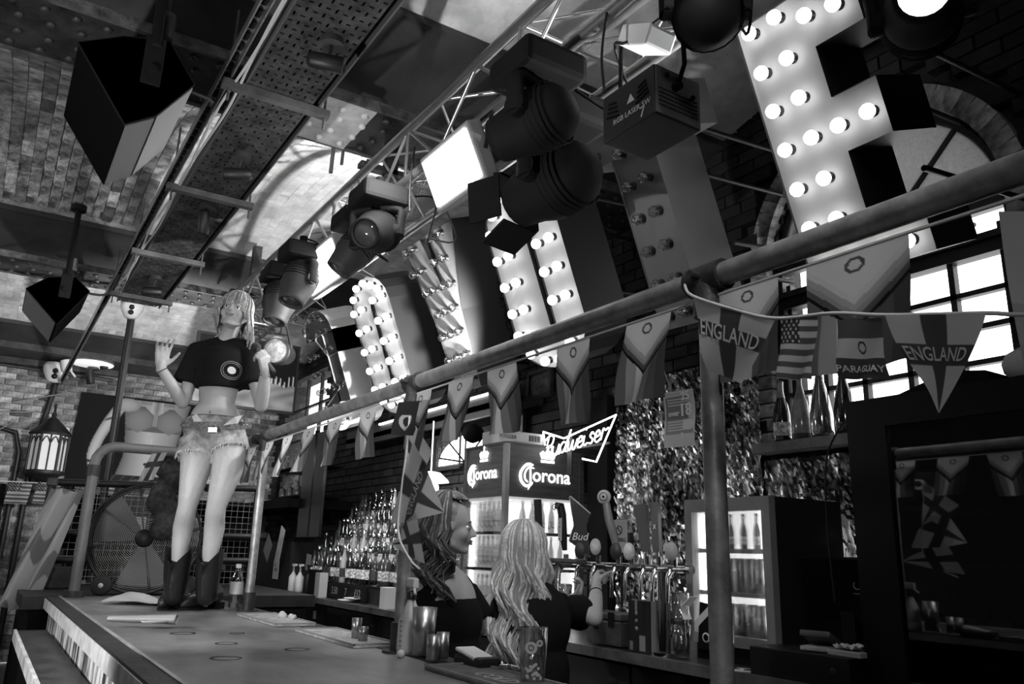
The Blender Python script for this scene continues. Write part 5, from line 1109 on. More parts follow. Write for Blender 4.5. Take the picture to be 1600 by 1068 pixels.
def hair(name, C_, Fw, U, parent, mat, n, fall, fo=.75, rr=.0035, wave=.012, freq=26, seed=1, fringe=-.01, part_=0., vol=1., flare=.15, s=1., pull=None):
    Fw = Vector(Fw).normalized(); U = Vector(U); U = (U-Fw*U.dot(Fw)).normalized(); S = Fw.cross(U); C_ = Vector(C_); R = Matrix((S, Fw, U)).transposed(); rg = random.Random(seed); b = MB()
    P = lambda x, y, z: C_+(S*x+Fw*y+U*z)*s
    b.sph(P(0, -.034, .036), .092*s, 24, 16, sc=(.88*min(vol, 1.06), .98, .98), R=R)
    rx, ry, rz = .083*vol, .098*vol, .094*vol
    for i in range(n):
        ph = rg.uniform(-pi, pi); front = abs(ph) < fo      # 0 is the face
        L = fall(ph)*rg.uniform(.8, 1.08); jit = rg.uniform(.98, 1.06); pts = []; w0 = ph*3.2+rg.uniform(-.5, .5); wv = wave*rg.uniform(.6, 1.3); cx = S*sin(ph)+Fw*cos(ph)
        end = (1.35+(fringe*-8) if front else 1.75)*rg.uniform(.94, 1.05)
        th0 = rg.uniform(.05, .5)
        for j in range(8):
            th = th0+(end-th0)*j/7
            pts.append(P(sin(ph)*rx*sin(th)*jit+part_*(1-j/7)*.02, cos(ph)*ry*sin(th)*jit-.018, .034+rz*cos(th)*jit))
        if not front and L > 0:
            st = pts[-1]; m = max(4, int(L/.035))
            for j in range(1, m+1):
                t = j/m; out = flare*(t-t*t*.6)*L; g = Vector((0, 0, -L*t)); wvv = wv*min(1, t*3)
                q = st+cx*out+g+Vector((cos(w0+t*L*freq), sin(w0+t*L*freq), 0))*wvv*s
                if pull: q = pull(q, t)
                pts.append(q)
        N = len(pts); r_ = rr*rg.uniform(.7, 1.3)*s
        b.mi = 1 if rg.random() < .4 else 0
        b.tube(pts, [r_*(.6 if j == 0 else 1.0 if j < N-2 else .55) for j in range(N)], 5, cap=False)
    o = part(name, b, [mat, hdark[mat.name]], parent); return o
def drape(b, bvh, d, eps=.003, back=.3):
    d = Vector(d).normalized(); v2 = []
    for v in b.v:
        v = Vector(v); h = bvh.ray_cast(v-d*back, d)[0]
        v2.append(tuple(h-d*eps) if h else tuple(v))
    b.v = v2; return b
VR = Vector((.842, -.54, 0)); VA = Vector((.54, .842, 0))    # viewer's right, away from the viewer
# ---- the singer
G0 = Vector((1.02, 4.67, 1.1)); g = lambda px, py, off=0.: vplane(px, py, G0, off)
gp_ = thing('person', 'woman in cropped black T-shirt, denim shorts and cowboy boots singing on the bar', 'person', G0)
Hc = g(367, 488, .05); Fs = -VA*.93+Vector((0, 0, .14))+VR*.10; Us = Vector((0, 0, 1))+VR*.10+VA*.25
b = MB(); Ph, Rh = head(b, Hc, Fs, Us, 1.0)
limb(b, [g(366, 503, -.01), g(356, 527, .0), g(350, 543, -.02)], [.05, .047, .06])
limb(b, [g(318, 548, -.02), g(349, 546, 0), g(380, 548, -.02)], [.05, .055, .05])
b.sph(g(344, 585, -.01), .12, 24, 16, sc=(1.12, .82, 1.25), R=Matrix((VR, VA, Vector((0, 0, 1)))).transposed())
RT = Matrix((VR, VA, Vector((0, 0, 1)))).transposed()
b.sph(g(341, 612, -.01), .105, 24, 16, sc=(1.02, .78, 1.2), R=RT); b.sph(g(338, 634, -.005), .102, 24, 16, sc=(1.0, .8, 1.2), R=RT); b.sph(g(336, 655, -.01), .125, 24, 16, sc=(1.1, .82, 1.0), R=RT)
b.sph(g(336, 680, -.015), .15, 24, 16, sc=(1.08, .8, .85), R=RT)
# arms
limb(b, [g(312, 552, -.01), g(299, 590, 0), g(286, 626, .03)], [.047, .041, .036]); limb(b, [g(285, 628, .03), g(270, 604, .1), g(251, 574, .16)], [.036, .035, .024])
limb(b, [g(388, 552, -.01), g(399, 595, .02), g(408, 632, .05)], [.047, .041, .036]); limb(b, [g(408, 633, .05), g(412, 606, .12), g(414, 580, .17)], [.037, .036, .024])
hand(b, g(251, 572, .16), (0, 0, 1), -VA*.75+VR*.5, -1, [(.2, .35, .3), (.45, .6, .4), (.55, .7, .4), (.35, .5, .3)], 1.0, .3, thumb=(1.0, .25))
mT, mH = g(429, 582, .17), g(399, 541, .21)
hand(b, g(414, 580, .18), VR*-.02+Vector((0, 0, .9))-VA*.5, -VR*.85+VA*.6, 1, [(.8, 1.2, .8), (.9, 1.2, .8), (1.0, 1.2, .8), (1.1, 1.2, .8)], 1.0, .0, thumb=(.5, .7))
# legs
limb(b, [g(310, 695, 0), g(305, 735, .02), g(293, 790, .05), g(286, 825, .0), g(280, 868, .0), g(279, 885, 0)], [.098, .080, .050, .054, .040, .036])
limb(b, [g(358, 695, -.02), g(355, 735, .03), g(338, 790, .04), g(335, 825, .0), g(328, 868, 0), g(327, 885, 0)], [.098, .083, .052, .055, .041, .036])
body, bvh = blob('body', b, .0055, skin, gp_, 4)
b = MB(); b.sph(g(327, 643, .1), .008, 10, 6, sc=(.7, .4, 1.2)); part('navel', drape(b, bvh, VA, .0005), M('navel_shadow', .15, .6), gp_)
face(Ph, Rh, 1., gp_, smile=.9)
# hair: fringe, side wisps and a loose tail to her left
hair('hair', Hc, Fs, Us, gp_, hairm, 260, lambda ph: (.05 if abs(ph) < 1.1 else .12)+(.10 if ph < -.9 else 0), rr=.003, wave=.008, seed=4, fringe=-.05, vol=1.07, flare=.25, s=1.0)
b = MB(); rg = random.Random(8)
for i in range(46):
    a = g(386+rg.uniform(-6, 4), 478+rg.uniform(-8, 8), -.02); z_ = [a]
    for j in range(1, 8): z_.append(g(390+3*sin(j*.9+i)+rg.uniform(-2, 3)-j*.6, 482+j*7.5+rg.uniform(-2, 2), -.03+rg.uniform(-.02, .02)))
    b.tube(smooth(z_, 3), .0032, 5, cap=False)
part('ponytail', b, hairm, gp_)
# T-shirt
b = MB(); limb(b, [g(308, 549, -.01), g(350, 541, -.01), g(391, 549, -.01)], [.058, .06, .058])
b.sph(g(346, 572, -.0), .135, 24, 16, sc=(1.12, .85, 1.05), R=RT)
prof = [(.0001, 0), (1, 0), (1.03, .03), (1.02, .1), (.95, .22), (.0001, .22)]; cH = g(341, 607, -.0)
b.lathe(cH, [(r*.134, z) for r, z in prof], 28, RT @ Matrix.Diagonal((1, .80, 1)))
for (p, q, r1, r2) in ((g(308, 552, -.01), g(291, 598, .0), .06, .078), (g(392, 552, -.01), g(393, 602, .02), .06, .078)):
    b.cyl(p, q, r1, r2, 20)
shirt, sbvh = blob('crop_top', b, .007, tee, gp_, 5)
b = MB(); cL = g(351, 571, .2); X = VR; Y = Vector((0, 0, 1))
for r_, w_ in ((.055, .005), (.044, .004)):
    k = 40; b.add([cL+X*cos(2*pi*i/k)*rr_+Y*sin(2*pi*i/k)*rr_*.95 for rr_ in (r_, r_-w_) for i in range(k)], [(i, (i+1) % k, k+(i+1) % k, k+i) for i in range(k)])
k = 24; b.add([cL]+[cL+X*cos(2*pi*i/k)*.02+Y*sin(2*pi*i/k)*.02 for i in range(k)], [(0, i+1, (i+1) % k+1) for i in range(k)], mi=1)
part('chest_emblem', drape(b, sbvh, VA, .002), [M('emblem_print', .16, .8), M('emblem_centre', .55, .8)], gp_, 'round pale emblem on the chest')
# shorts
b = MB(); b.sph(g(336, 680, -.015), .158, 24, 16, sc=(1.08, .84, .82), R=RT)
b.lathe(g(335, 668, -.01), [(.0001, -.03), (.168, -.03), (.160, .03), (.150, .055), (.0001, .055)], 28, RT @ Matrix.Diagonal((1, .82, 1)))
b.cyl(g(311, 688, -.005), g(307, 712, .01), .105, .104, 22); b.cyl(g(357, 688, -.02), g(359, 706, .0), .105, .106, 22)
sh_, hb_ = blob('denim_shorts', b, .006, denim, gp_, 3)
b = MB(); rg = random.Random(2)
for (c0, c1, r_) in ((g(311, 690, -.005), g(307, 711, .01), .106), (g(357, 690, -.02), g(359, 705, .0), .107)):
    R = frame(c1-c0)
    for i in range(110):
        a = 2*pi*i/110+rg.uniform(-.03, .03); p = c1+R @ Vector((cos(a)*r_, sin(a)*r_, 0)); L = rg.uniform(.012, .034)
        b.tube([p, p+Vector((rg.uniform(-.008, .008), rg.uniform(-.008, .008), -L))], [.0018, .0008], 4, cap=False)
part('frayed_hem', b, M('frayed_threads', .6, .9), gp_, kind='stuff')
b = MB(); ring = []
for i in range(40):
    a = 2*pi*i/40; ring.append(g(335, 664, -.01)+VR*cos(a)*.168+VA*sin(a)*.14+Vector((0, 0, .004*cos(a)-.0+.022*sin(a))))
K = len(ring); cc = g(335, 664, -.01); rr2 = [[p+(p-cc).normalized()*e+Vector((0, 0, h)) for p in ring] for e, h in ((.0, -.02), (.008, -.02), (.008, .02), (.0, .02))]; b.add(sum(rr2, []), [(j*K+i, j*K+(i+1) % K, ((j+1) % 4)*K+(i+1) % K, ((j+1) % 4)*K+i) for j in range(4) for i in range(K)]); bl = part('belt', b, M('studded_belt', .12, .5, var=.5, scale=60), gp_)
b = MB()
for i in range(0, 40, 1): b.sph(ring[i]+(ring[i]-g(335, 664, -.01)).normalized()*.010, .0045, 8, 5)
part('stud', b, chrome, bl, kind='stuff'); b = MB(); b.rbox(g(332, 671, .15), (.055, .012, .04), .006, RT); part('buckle', b, chrome, bl)
b = MB(); q = [g(300, 650, .115), g(307, 646, .12), g(318, 662, .13), g(306, 667, .128)]; b.prism(q, VA*.006); q = [g(379, 648, .1), g(367, 651, .125), g(349, 664, .14), g(371, 661, .125)]; b.prism(q, VA*.006); part('folded_waistband', b, M('pale_denim_lining', .5, .85, var=.2), gp_, kind='stuff')
b = MB(); b.lathe(g(335, 656, -.01), [(.146, -.035), (.149, .012), (.146, .014)], 28, RT @ Matrix.Diagonal((.98, .80, 1))); part('black_waistband', b, tee, gp_)
b = MB()
for (w_, q_) in ((g(251, 575, .16), g(255, 582, .15)), (g(414, 586, .16), g(413.5, 589, .16))):
    R = frame(q_-w_); b.tube([w_.lerp(q_, .5)+R @ Vector((cos(a)*.0275, sin(a)*.0275, 0)) for a in np.linspace(0, 2*pi, 18)[:-1]], .003, 5, closed=True)
part('bracelet', b, M('cord', .05, .7), gp_, kind='stuff')
# boots
def boot(name, top, ank, toe, heel, r):
    top, ank, toe, heel = map(Vector, (top, ank, toe, heel)); b = MB()
    tp = top+(ank-top).normalized()*.075; limb(b, [tp, top.lerp(ank, .6), ank], [r, r*.95, r*.78])
    zf = G0.z; f = (toe-heel); f.z = 0; L = f.length; f.normalize(); sd = Vector((0, 0, 1)).cross(f)
    limb(b, [ank, Vector((heel.x, heel.y, zf+.09))+f*.02, Vector((heel.x, heel.y, zf+.06))+f*.02], [r*.78, .045, .042])
    limb(b, [Vector((heel.x, heel.y, zf+.085))+f*.05, Vector((heel.x, heel.y, zf+.06))+f*(L*.45), Vector((heel.x, heel.y, zf+.042))+f*(L*.75), Vector((heel.x, heel.y, zf+.03))+f*(L-.02)], [.05, .048, .04, .018])
    ob, bv = blob(name, b, .007, leather, gp_, 3)
    b = MB(); hp = Vector((heel.x, heel.y, zf)); b.prism([hp-f*.03-sd*.03, hp-f*.03+sd*.03, hp+f*.035+sd*.032, hp+f*.035-sd*.032], (0, 0, .035)); 
    b.prism([hp+f*.08-sd*.03, hp+f*.08+sd*.03, hp+f*L*.6+sd*.043, hp+f*L*.85+sd*.03, hp+f*(L-.01)+sd*.01, hp+f*(L-.01)-sd*.01, hp+f*L*.85-sd*.03, hp+f*L*.6-sd*.043], (0, 0, .014)); part('sole', b, blackm, ob)
    # scalloped shaft rim with a V at the front
    b = MB(); k = 28; ax = (top-ank).normalized(); R = frame(ax, up=VA); vs = []
    for j, h in enumerate((-.10, -.03, 1)):
        for i in range(k):
            a = 2*pi*i/k; hh = h if h <= 0 else .045*abs(sin(a)) ; fr = Vector(R @ Vector((cos(a), sin(a), 0))); v_ = top+fr*(r*(.97+.05*j))+ax*(hh if h > 0 else h)
            if h > 0: v_ = top+fr*(r*1.06)+ax*(-.045+.09*abs(fr.dot(VR)))
            vs.append(v_)
    b.add(vs, [(j*k+i, j*k+(i+1) % k, (j+1)*k+(i+1) % k, (j+1)*k+i) for j in range(2) for i in range(k)], True); part('shaft_rim', b, leather, ob)
fl_ = at(272, 951, z=1.1); fr_ = at(326, 952, z=1.1)
boot('boot', g(279, 868), g(272, 930, -.03), fl_-VA*.13-VR*.03, fl_+VA*.09, .068)
boot('boot', g(328, 868), g(322, 930, -.03), fr_-VA*.12-VR*.12, fr_+VA*.09+VR*.01, .068)
# microphone
mic = thing('microphone', 'black handheld microphone in the singer\'s hand', 'microphone', mT); d = (mH-mT).normalized()
b = MB(); b.lathe(mT, [(.0001, 0), (.011, 0), (.012, .01), (.0155, (mH-mT).length-.045), (.02, (mH-mT).length-.03), (.02, (mH-mT).length-.025)], 16, frame(d)); part('handle', b, M('mic_body', .03, .35, .3), mic)
b = MB(); b.sph(mH-d*.005, .027, 18, 12); b.lathe(mH-d*.01, [(.0275, -.004), (.029, 0), (.0275, .004)], 18, frame(d)); part('mesh_head', b, M('mic_mesh', .06, .5, .7, bump=.6, bscale=400), mic)
# ---- barmaid at the left, seen in profile
B1 = Vector((1.58, 2.89, 0)); g1 = lambda px, py, off=0.: vplane(px, py, B1, off)
p1 = thing('person', 'barmaid with long curly hair in an off-shoulder black top, looking right', 'person', B1)
F1 = VR*.95+VA*.12-Vector((0, 0, .06)); H1 = g1(703, 822)
b = MB(); P1, R1 = head(b, H1, F1, (0, 0, 1), .98)
limb(b, [g1(697, 838), g1(689, 868), g1(684, 895)], [.05, .045, .06]); RS = RT
limb(b, [g1(652, 906, .06), g1(684, 896, 0), g1(716, 912, -.1)], [.056, .062, .052]); b.sph(g1(686, 950), .15, 24, 16, sc=(1.0, .8, 1.15), R=RS); b.sph(g1(690, 1010), .13, 24, 16, sc=(.95, .8, 1.1), R=RS)
limb(b, [g1(652, 906, .06), g1(658, 965, .08), g1(668, 1030, .05)], [.054, .045, .038]); limb(b, [g1(668, 1030, .05), g1(700, 1055, -.1), g1(735, 1070, -.2)], [.038, .034, .024])
hand(b, g1(735, 1070, -.2), VR, (0, 0, 1), 1, [.5]*4, 1.)
limb(b, [g1(716, 912, -.1), g1(735, 950, -.12), g1(747, 980, -.12)], [.05, .042, .036])
b.sph(Vector((B1.x, B1.y, .93)), .16, 20, 14, sc=(1.05, .85, .9)); 
for k in (-1, 1): limb(b, [Vector((B1.x, B1.y, .88))+VR*.08*k, Vector((B1.x, B1.y, .48))+VR*.08*k, Vector((B1.x, B1.y, .08))+VR*.08*k], [.09, .06, .045]); b.rbox(Vector((B1.x, B1.y, .045))+VR*.08*k+Vector((.03, -.02, 0)), (.24, .09, .08), .02, Matrix.Rotation(-.57, 3, 'Z'))
blob('body', b, .007, skin2, p1, 4); face(P1, R1, .98, p1, 0.)
b = MB(); b.sph(g1(688, 968), .165, 24, 16, sc=(1.0, .82, .95), R=RS); b.sph(g1(690, 1025), .15, 24, 16, sc=(1.0, .85, 1.2), R=RS); b.sph(Vector((B1.x, B1.y, .93)), .18, 20, 14, sc=(1.05, .87, .95))
b.cyl(g1(656, 925, .06), g1(668, 985, .07), .066, .07, 18); b.cyl(g1(722, 922, -.08), g1(746, 968, -.1), .062, .072, 18); limb(b, [g1(650, 930, .07), g1(690, 922, .07), g1(722, 915, -.05)], [.045, .04, .045])
for k in (-1, 1): limb(b, [Vector((B1.x, B1.y, .88))+VR*.08*k, Vector((B1.x, B1.y, .48))+VR*.08*k, Vector((B1.x, B1.y, .1))+VR*.08*k], [.1, .075, .06])
blob('black_top', b, .009, tee, p1, 4)
hair('hair', H1+Vector((0, 0, .0)), F1, (0, 0, 1), p1, hairb, 330, lambda ph: .34 if abs(ph) > 1.2 else .30, rr=.004, wave=.03, freq=46, seed=12, fringe=.07, vol=1.12, flare=.22, s=.98, fo=1.45)
# ---- barmaid at the taps, seen from behind
B2 = Vector((2.07, 3.07, 0)); g2 = lambda px, py, off=0.: vplane(px, py, B2, off)
p2 = thing('person', 'barmaid with long wavy blonde hair in a black T-shirt pulling a beer tap', 'person', B2)
F2 = VA*.75+VR*.66; H2 = g2(822, 862, .0)
b = MB(); P2, R2 = head(b, H2, F2, (0, 0, 1), 1.0); limb(b, [g2(818, 880), g2(818, 905), g2(820, 930)], [.05, .047, .06])
limb(b, [g2(775, 945, .02), g2(825, 932, 0), g2(878, 946, -.04)], [.056, .06, .056]); b.sph(g2(828, 985), .15, 24, 16, sc=(1.0, .8, 1.2), R=RS); b.sph(g2(832, 1045), .13, 24, 16, sc=(1, .8, 1.2), R=RS)
el = at(929, 966, x=2.38); wr = at(932, 914, x=2.52); hd_ = at(926, 885, x=2.60)
limb(b, [g2(880, 948, -.04), g2(903, 952, -.12), el], [.052, .044, .037]); limb(b, [el, el.lerp(wr, .5)+Vector((0, 0, .0)), wr], [.037, .035, .024]); hand(b, wr, hd_-wr, (.6, .3, .1), 1, [(.7, 1.0, .6)]*4, 1., .05, thumb=(.6, .5))
el2 = at(850, 985, x=2.35); wr2 = at(885, 938, x=2.52); limb(b, [g2(775, 948, .02), g2(800, 985, -.15), el2], [.052, .043, .036]); limb(b, [el2, wr2], [.036, .024]); hand(b, wr2, at(905, 925, x=2.58)-wr2, (0, 0, 1), -1, [.8]*4, 1., .05)
b.sph(Vector((B2.x, B2.y, .9)), .16, 20, 14, sc=(1.05, .85, .9))
for k in (-1, 1): limb(b, [Vector((B2.x, B2.y, .85))+VR*.08*k, Vector((B2.x, B2.y, .48))+VR*.08*k, Vector((B2.x, B2.y, .08))+VR*.08*k], [.09, .06, .045]); b.rbox(Vector((B2.x, B2.y, .045))+VR*.08*k+VA*.05, (.09, .24, .08), .02, Matrix.Rotation(-.57, 3, 'Z'))
blob('body', b, .006, skin2, p2, 4); face(P2, R2, 1., p2, 0.)
b = MB(); b.sph(g2(828, 975), .172, 24, 16, sc=(1.05, .82, 1.15), R=RS); b.sph(g2(832, 1050), .155, 24, 16, sc=(1.05, .85, 1.3), R=RS); b.sph(Vector((B2.x, B2.y, .9)), .18, 20, 14, sc=(1.05, .87, .95))
limb(b, [g2(778, 947, .02), g2(828, 936, 0), g2(876, 948, -.04)], [.062, .066, .064]); b.cyl(g2(876, 952, -.04), g2(908, 957, -.16), .066, .08, 18); b.cyl(g2(775, 950, .02), g2(795, 985, -.12), .064, .074, 18)
for k in (-1, 1): limb(b, [Vector((B2.x, B2.y, .85))+VR*.08*k, Vector((B2.x, B2.y, .48))+VR*.08*k, Vector((B2.x, B2.y, .1))+VR*.08*k], [.1, .075, .06])
blob('black_t_shirt', b, .009, tee, p2, 4)
b = MB(); R = frame(wr-el); b.tube([wr.lerp(el, .25)+R @ Vector((cos(a)*.03, sin(a)*.03, 0)) for a in np.linspace(0, 2*pi, 18)[:-1]], .0035, 5, closed=True); part('bracelet', b, blackm, p2)
hair('hair', H2, F2, (0, 0, 1), p2, hairl, 520, lambda ph: .50 if abs(ph) > 1.2 else .42, rr=.0045, wave=.024, freq=33, seed=21, fringe=.05, vol=1.1, flare=.14, s=1.0)
gt = tumbler(2.60, wr2.y+.12, 1.16, .028, .042, .14, 'pint glass held tilted under the tap by the blonde barmaid'); 
# ------------------------------------------------------------------ bunting and flags
def pride(u, v):
    a = abs(u-.5)*2; d = v + a*.36
    if d < .40: return .12 if abs(sqrt(((u-.5)*1.0)**2+((v-.12)*1.55)**2)-.085) < .02 else .85
    if d < .46: return .8
    if d < .52: return .5
    if d < .57: return .38
    if d < .63: return .12
    if d < .67: return .01
    return (.16, .38, .75, .22, .12, .08)[min(5, int(u*6))]
def england(u, v):
    if abs(u-.5) < .13: return .09
    if .30 < v < .52: return .09
    return .68
def usa(u, v):
    if u < .55 and v < .45: return .7 if (int(u*14)+int(v*16)) % 2 and (u*14) % 1 > .35 and (v*16) % 1 > .3 else .06
    return .68 if int(v*11) % 2 else .13
def paraguay(u, v):
    if v < .33: return .12
    if v < .66: return .06 if abs(sqrt(((u-.5)*1.4)**2+(v-.48)**2)-.09) < .02 else .62
    return .08
strm = M('bunting_cord', .6, .8)
def flag(A, B_, drop, skew, colf, label, group, kind='pennant_flag', cat='flag', nu=64, nv=84, wave=.012, shape=None, letters=None, lv=.41, ph=0., mat=None):
    A = Vector(A); B_ = Vector(B_); V = Vector((0, 0, -drop))+Vector(skew); U = B_-A
    dsp = lambda u, v: wave*v*sin(u*7+v*4+ph)+wave*.6*v*sin(u*3+ph*2)
    me = paint('cloth', A, U, V, nu, nv, colf, disp=dsp, mat=mat or clothprint, off=A, shape=shape)
    t = solo_mesh(kind, me, A, label, cat, group)
    if letters:
        N = U.cross(V).normalized(); s0 = -1 if N.dot(Vector((0, 0, EYE))-A) > 0 else 1
        vs0 = MB(); w = U.length
        def fn(x, y, z):
            u = .5+x/w; v = lv-y/V.length
            uu = shape(u, v) if shape else u
            return A+U*uu+V*v+N*(dsp(uu, v)-s0*.003)
        text(vs0, letters, w*.19, (0, 0, 0), (1, 0, 0), (0, 1, 0), 0, offset=.012, fn=fn); part('lettering', vs0, M('flag_lettering', .45, .8), t)
    return t
GRP = 'pride flags on the bunting under the rail'
fz = 2.012
spots = [(.95, .735, .225, (0, .02, 0)), (1.18, 1.02, .2, (0, .0, 0)), (1.49, 1.33, .20, (0, .045, 0)), (1.79, 1.64, .225, (0, .0, 0)), (2.17, 2.0, .215, (0, -.03, 0)), (2.43, 2.26, .20, (0, .05, 0)), (2.72, 2.56, .20, (0, .03, 0)), (3.22, 3.05, .2, (.0, .02, 0)), (3.6, 3.42, .2, (0, .1, 0)), (3.95, 3.78, .2, (0, .14, 0)), (4.28, 4.12, .2, (0, .16, 0)), (4.62, 4.45, .2, (0, .18, 0)), (4.95, 4.79, .2, (0, .15, 0))]
plc = ['over the window, nearest the right edge of the frame', 'left of the one over the window', 'just left of the near post clamp', 'in front of the foot of the nearer lit O', 'above the tall branded fridge', 'left of the one above the tall fridge', 'beside the middle post, on its right', 'first to the left of the middle post', 'second to the left of the middle post', 'third to the left of the middle post', 'fourth to the left of the middle post', 'fifth to the left of the middle post, by the far post', 'last of the row, beside the singer']
for i, (y0, y1, dr_, sk_) in enumerate(spots):
    flag((1.295, y0, fz), (1.295, y1, fz), dr_, sk_, pride, 'chevron pride flag %s' % plc[i], GRP, ph=i*1.3, kind='pride_flag')
b = MB(); pts = []
for i, (y0, y1, _, _) in enumerate(spots): pts += [(1.296, y1, fz+.002), (1.296, y0, fz+.002)]
b.tube(smooth([(1.296, .3, 2.01)]+pts+[(1.296, 5.2, 2.02)], 3), .0035, 6); solo('bunting_cord', b, strm, 'pale tape holding the row of pride flags under the rail', 'cord')
# nearer string of country flags
shp = lambda u, v: .5+(u-.5)*(1-max(0, v-.0)**1.25)
shp2 = lambda u, v: .5+(u-.5)*(1-.55*v)
c1, c2, c3, c4 = at(1082, 462, x=1.2), at(1212, 497, x=1.2), at(1385, 492, x=1.2), at(1600, 491, x=1.2)
b = MB(); b.tube(smooth([at(1070, 445, x=1.26), c1, at(1150, 484, x=1.2), c2, at(1300, 489, x=1.2), c3, at(1540, 489, x=1.2), c4, at(1750, 480, x=1.2)], 5), .0035, 6); solo('bunting_cord', b, strm, 'pale cord carrying the country flags across the window', 'cord')
flag(c1, at(1212, 497, x=1.2), .14, (0, .03, 0), england, 'triangular England flag nearest the clamp on the near post', 'England flags on the nearer cord', kind='england_flag', letters='ENGLAND', shape=shp2, ph=.5)
flag(at(1218, 492, x=1.2), at(1278, 490, x=1.2), .12, (0, .012, 0), usa, 'stars and stripes flag hanging before the window', 'country flags', kind='country_flag', ph=1)
flag(at(1308, 500, x=1.2), at(1378, 496, x=1.2), .105, (0, .0, 0), paraguay, 'small dark banded flag lettered PARAGUAY', 'country flags', kind='country_flag', letters='PARAGUAY', lv=.84, ph=2)
flag(at(1383, 492, x=1.19), at(1540, 490, x=1.19), .155, (0, .005, 0), england, 'large triangular England flag before the window panes', 'England flags on the nearer cord', kind='england_flag', letters='ENGLAND', shape=shp, ph=3)
flag(at(1560, 330, x=1.25), at(1700, 330, x=1.25), .3, (0, 0, 0), lambda u, v: .6 if v < .5 else .45, 'pale flag cut off by the right edge of the frame', 'country flags', kind='country_flag', ph=4)
# England flags twisted round the middle post
P_ = lambda px, py, x=1.22: at(px, py, x=x)
def polyflag(A, B_, C_, label, g_='England flags tied to the middle post', letters=True, k=1):
    A, B_, C_ = map(Vector, (A, B_, C_)); mid = (A+B_)/2; V = C_-mid
    me = paint('cloth', A, B_-A, V, 30, 40, england, disp=lambda u, v: .015*sin(u*5+v*4+k)*v, mat=clothprint, off=A, shape=shp)
    t = solo_mesh('england_flag', me, A, label, 'flag', g_)
    if letters:
        U = B_-A; N = U.cross(V).normalized(); b = MB(); w = U.length; s0 = 1 if N.dot(Vector((0, 0, EYE))-A) > 0 else -1
        fn = lambda x, y, z: A+U*shp(.5+x/w, .41-y/V.length)+V*(.41-y/V.length)+N*(.015*sin(shp(.5+x/w, .41)*5+.41*4+k)*.41+.004*s0)
        text(b, 'ENGLAND', w*.16, (0, 0, 0), (1, 0, 0), (0, 1, 0), 0, offset=.01, fn=fn); part('lettering', b, M('flag_lettering_dim', .4, .8), t)
polyflag(P_(610, 815), P_(645, 690), P_(688, 800, 1.24), 'England flag hanging sideways on the middle post with vertical lettering', k=1)
polyflag(P_(640, 650), P_(675, 705), P_(640, 760, 1.24), 'crumpled England flag highest on the middle post', letters=False, k=2)
polyflag(P_(650, 800), P_(664, 880), P_(612, 850, 1.25), 'England flag drooping lowest beside the middle post', letters=False, k=3)
flag(P_(622, 628), P_(655, 626), .12, (0, .02, 0), lambda u, v: .75 if (v > .4 and abs(sqrt((u-.5)**2+(v-.6)**2)-.2) < .06) else .05, 'dark flag with a pale crescent bunched at the top of the middle post', 'country flags', kind='country_flag', ph=2)
b = MB(); b.tube(smooth([P_(640, 650), P_(636, 700), P_(628, 760), P_(622, 830), P_(640, 872), P_(655, 888)], 5), .004, 6); solo('flag_cord', b, strm, 'pale cord looping down the middle post', 'cord')
# flags by the singer and at the far left
flag((1.24, 5.1, 1.98), (1.24, 4.8, 1.95), .3, (0, .25, 0), england, 'large England flag draped behind the singer by the far post', 'far England flags', kind='england_flag', ph=1, wave=.04)
flag((1.0, 5.92, 2.05), (.9, 5.92, 2.03), .19, (-.06, 0, 0), england, 'England flag knotted on the end rail left of the singer', 'far England flags', kind='england_flag', ph=2, wave=.03)
D1 = at(80, 762, y=7.0)
me = paint('cloth', D1, Vector((.22, -.1, -.02)), Vector((-.22, -.1, -.84)), 60, 80, lambda u, v: .8 if (int(u*3+v*5+.7*sin(u*9)) % 3) else .35, disp=lambda u, v: .035*sin(u*12+v*2), mat=clothprint, off=D1); solo_mesh('draped_flag', me, D1, 'long creased pale patterned flag draped from the pipe fence at the far left', 'flag')
for i, (px, py) in enumerate(((16, 752), (60, 752), (118, 757), (148, 757), (228, 758))):
    A = at(px, py, y=11.6); me = paint('cloth', A, Vector((.24, 0, 0)), Vector((-.03, 0, -.26)), 26, 26, usa, disp=lambda u, v: .02*sin(u*6), mat=clothprint, off=A); solo_mesh('country_flag', me, A, 'small stars and stripes flag on the far wall string, %s from the left' % ordn[i], 'flag', 'small flags on the far string')
b = MB(); b.tube([at(-20, 750, y=11.62), at(120, 757, y=11.62), at(270, 752, y=11.62)], .006, 5); solo('flag_cord', b, strm, 'thin cord with small flags on the far brick wall', 'cord')
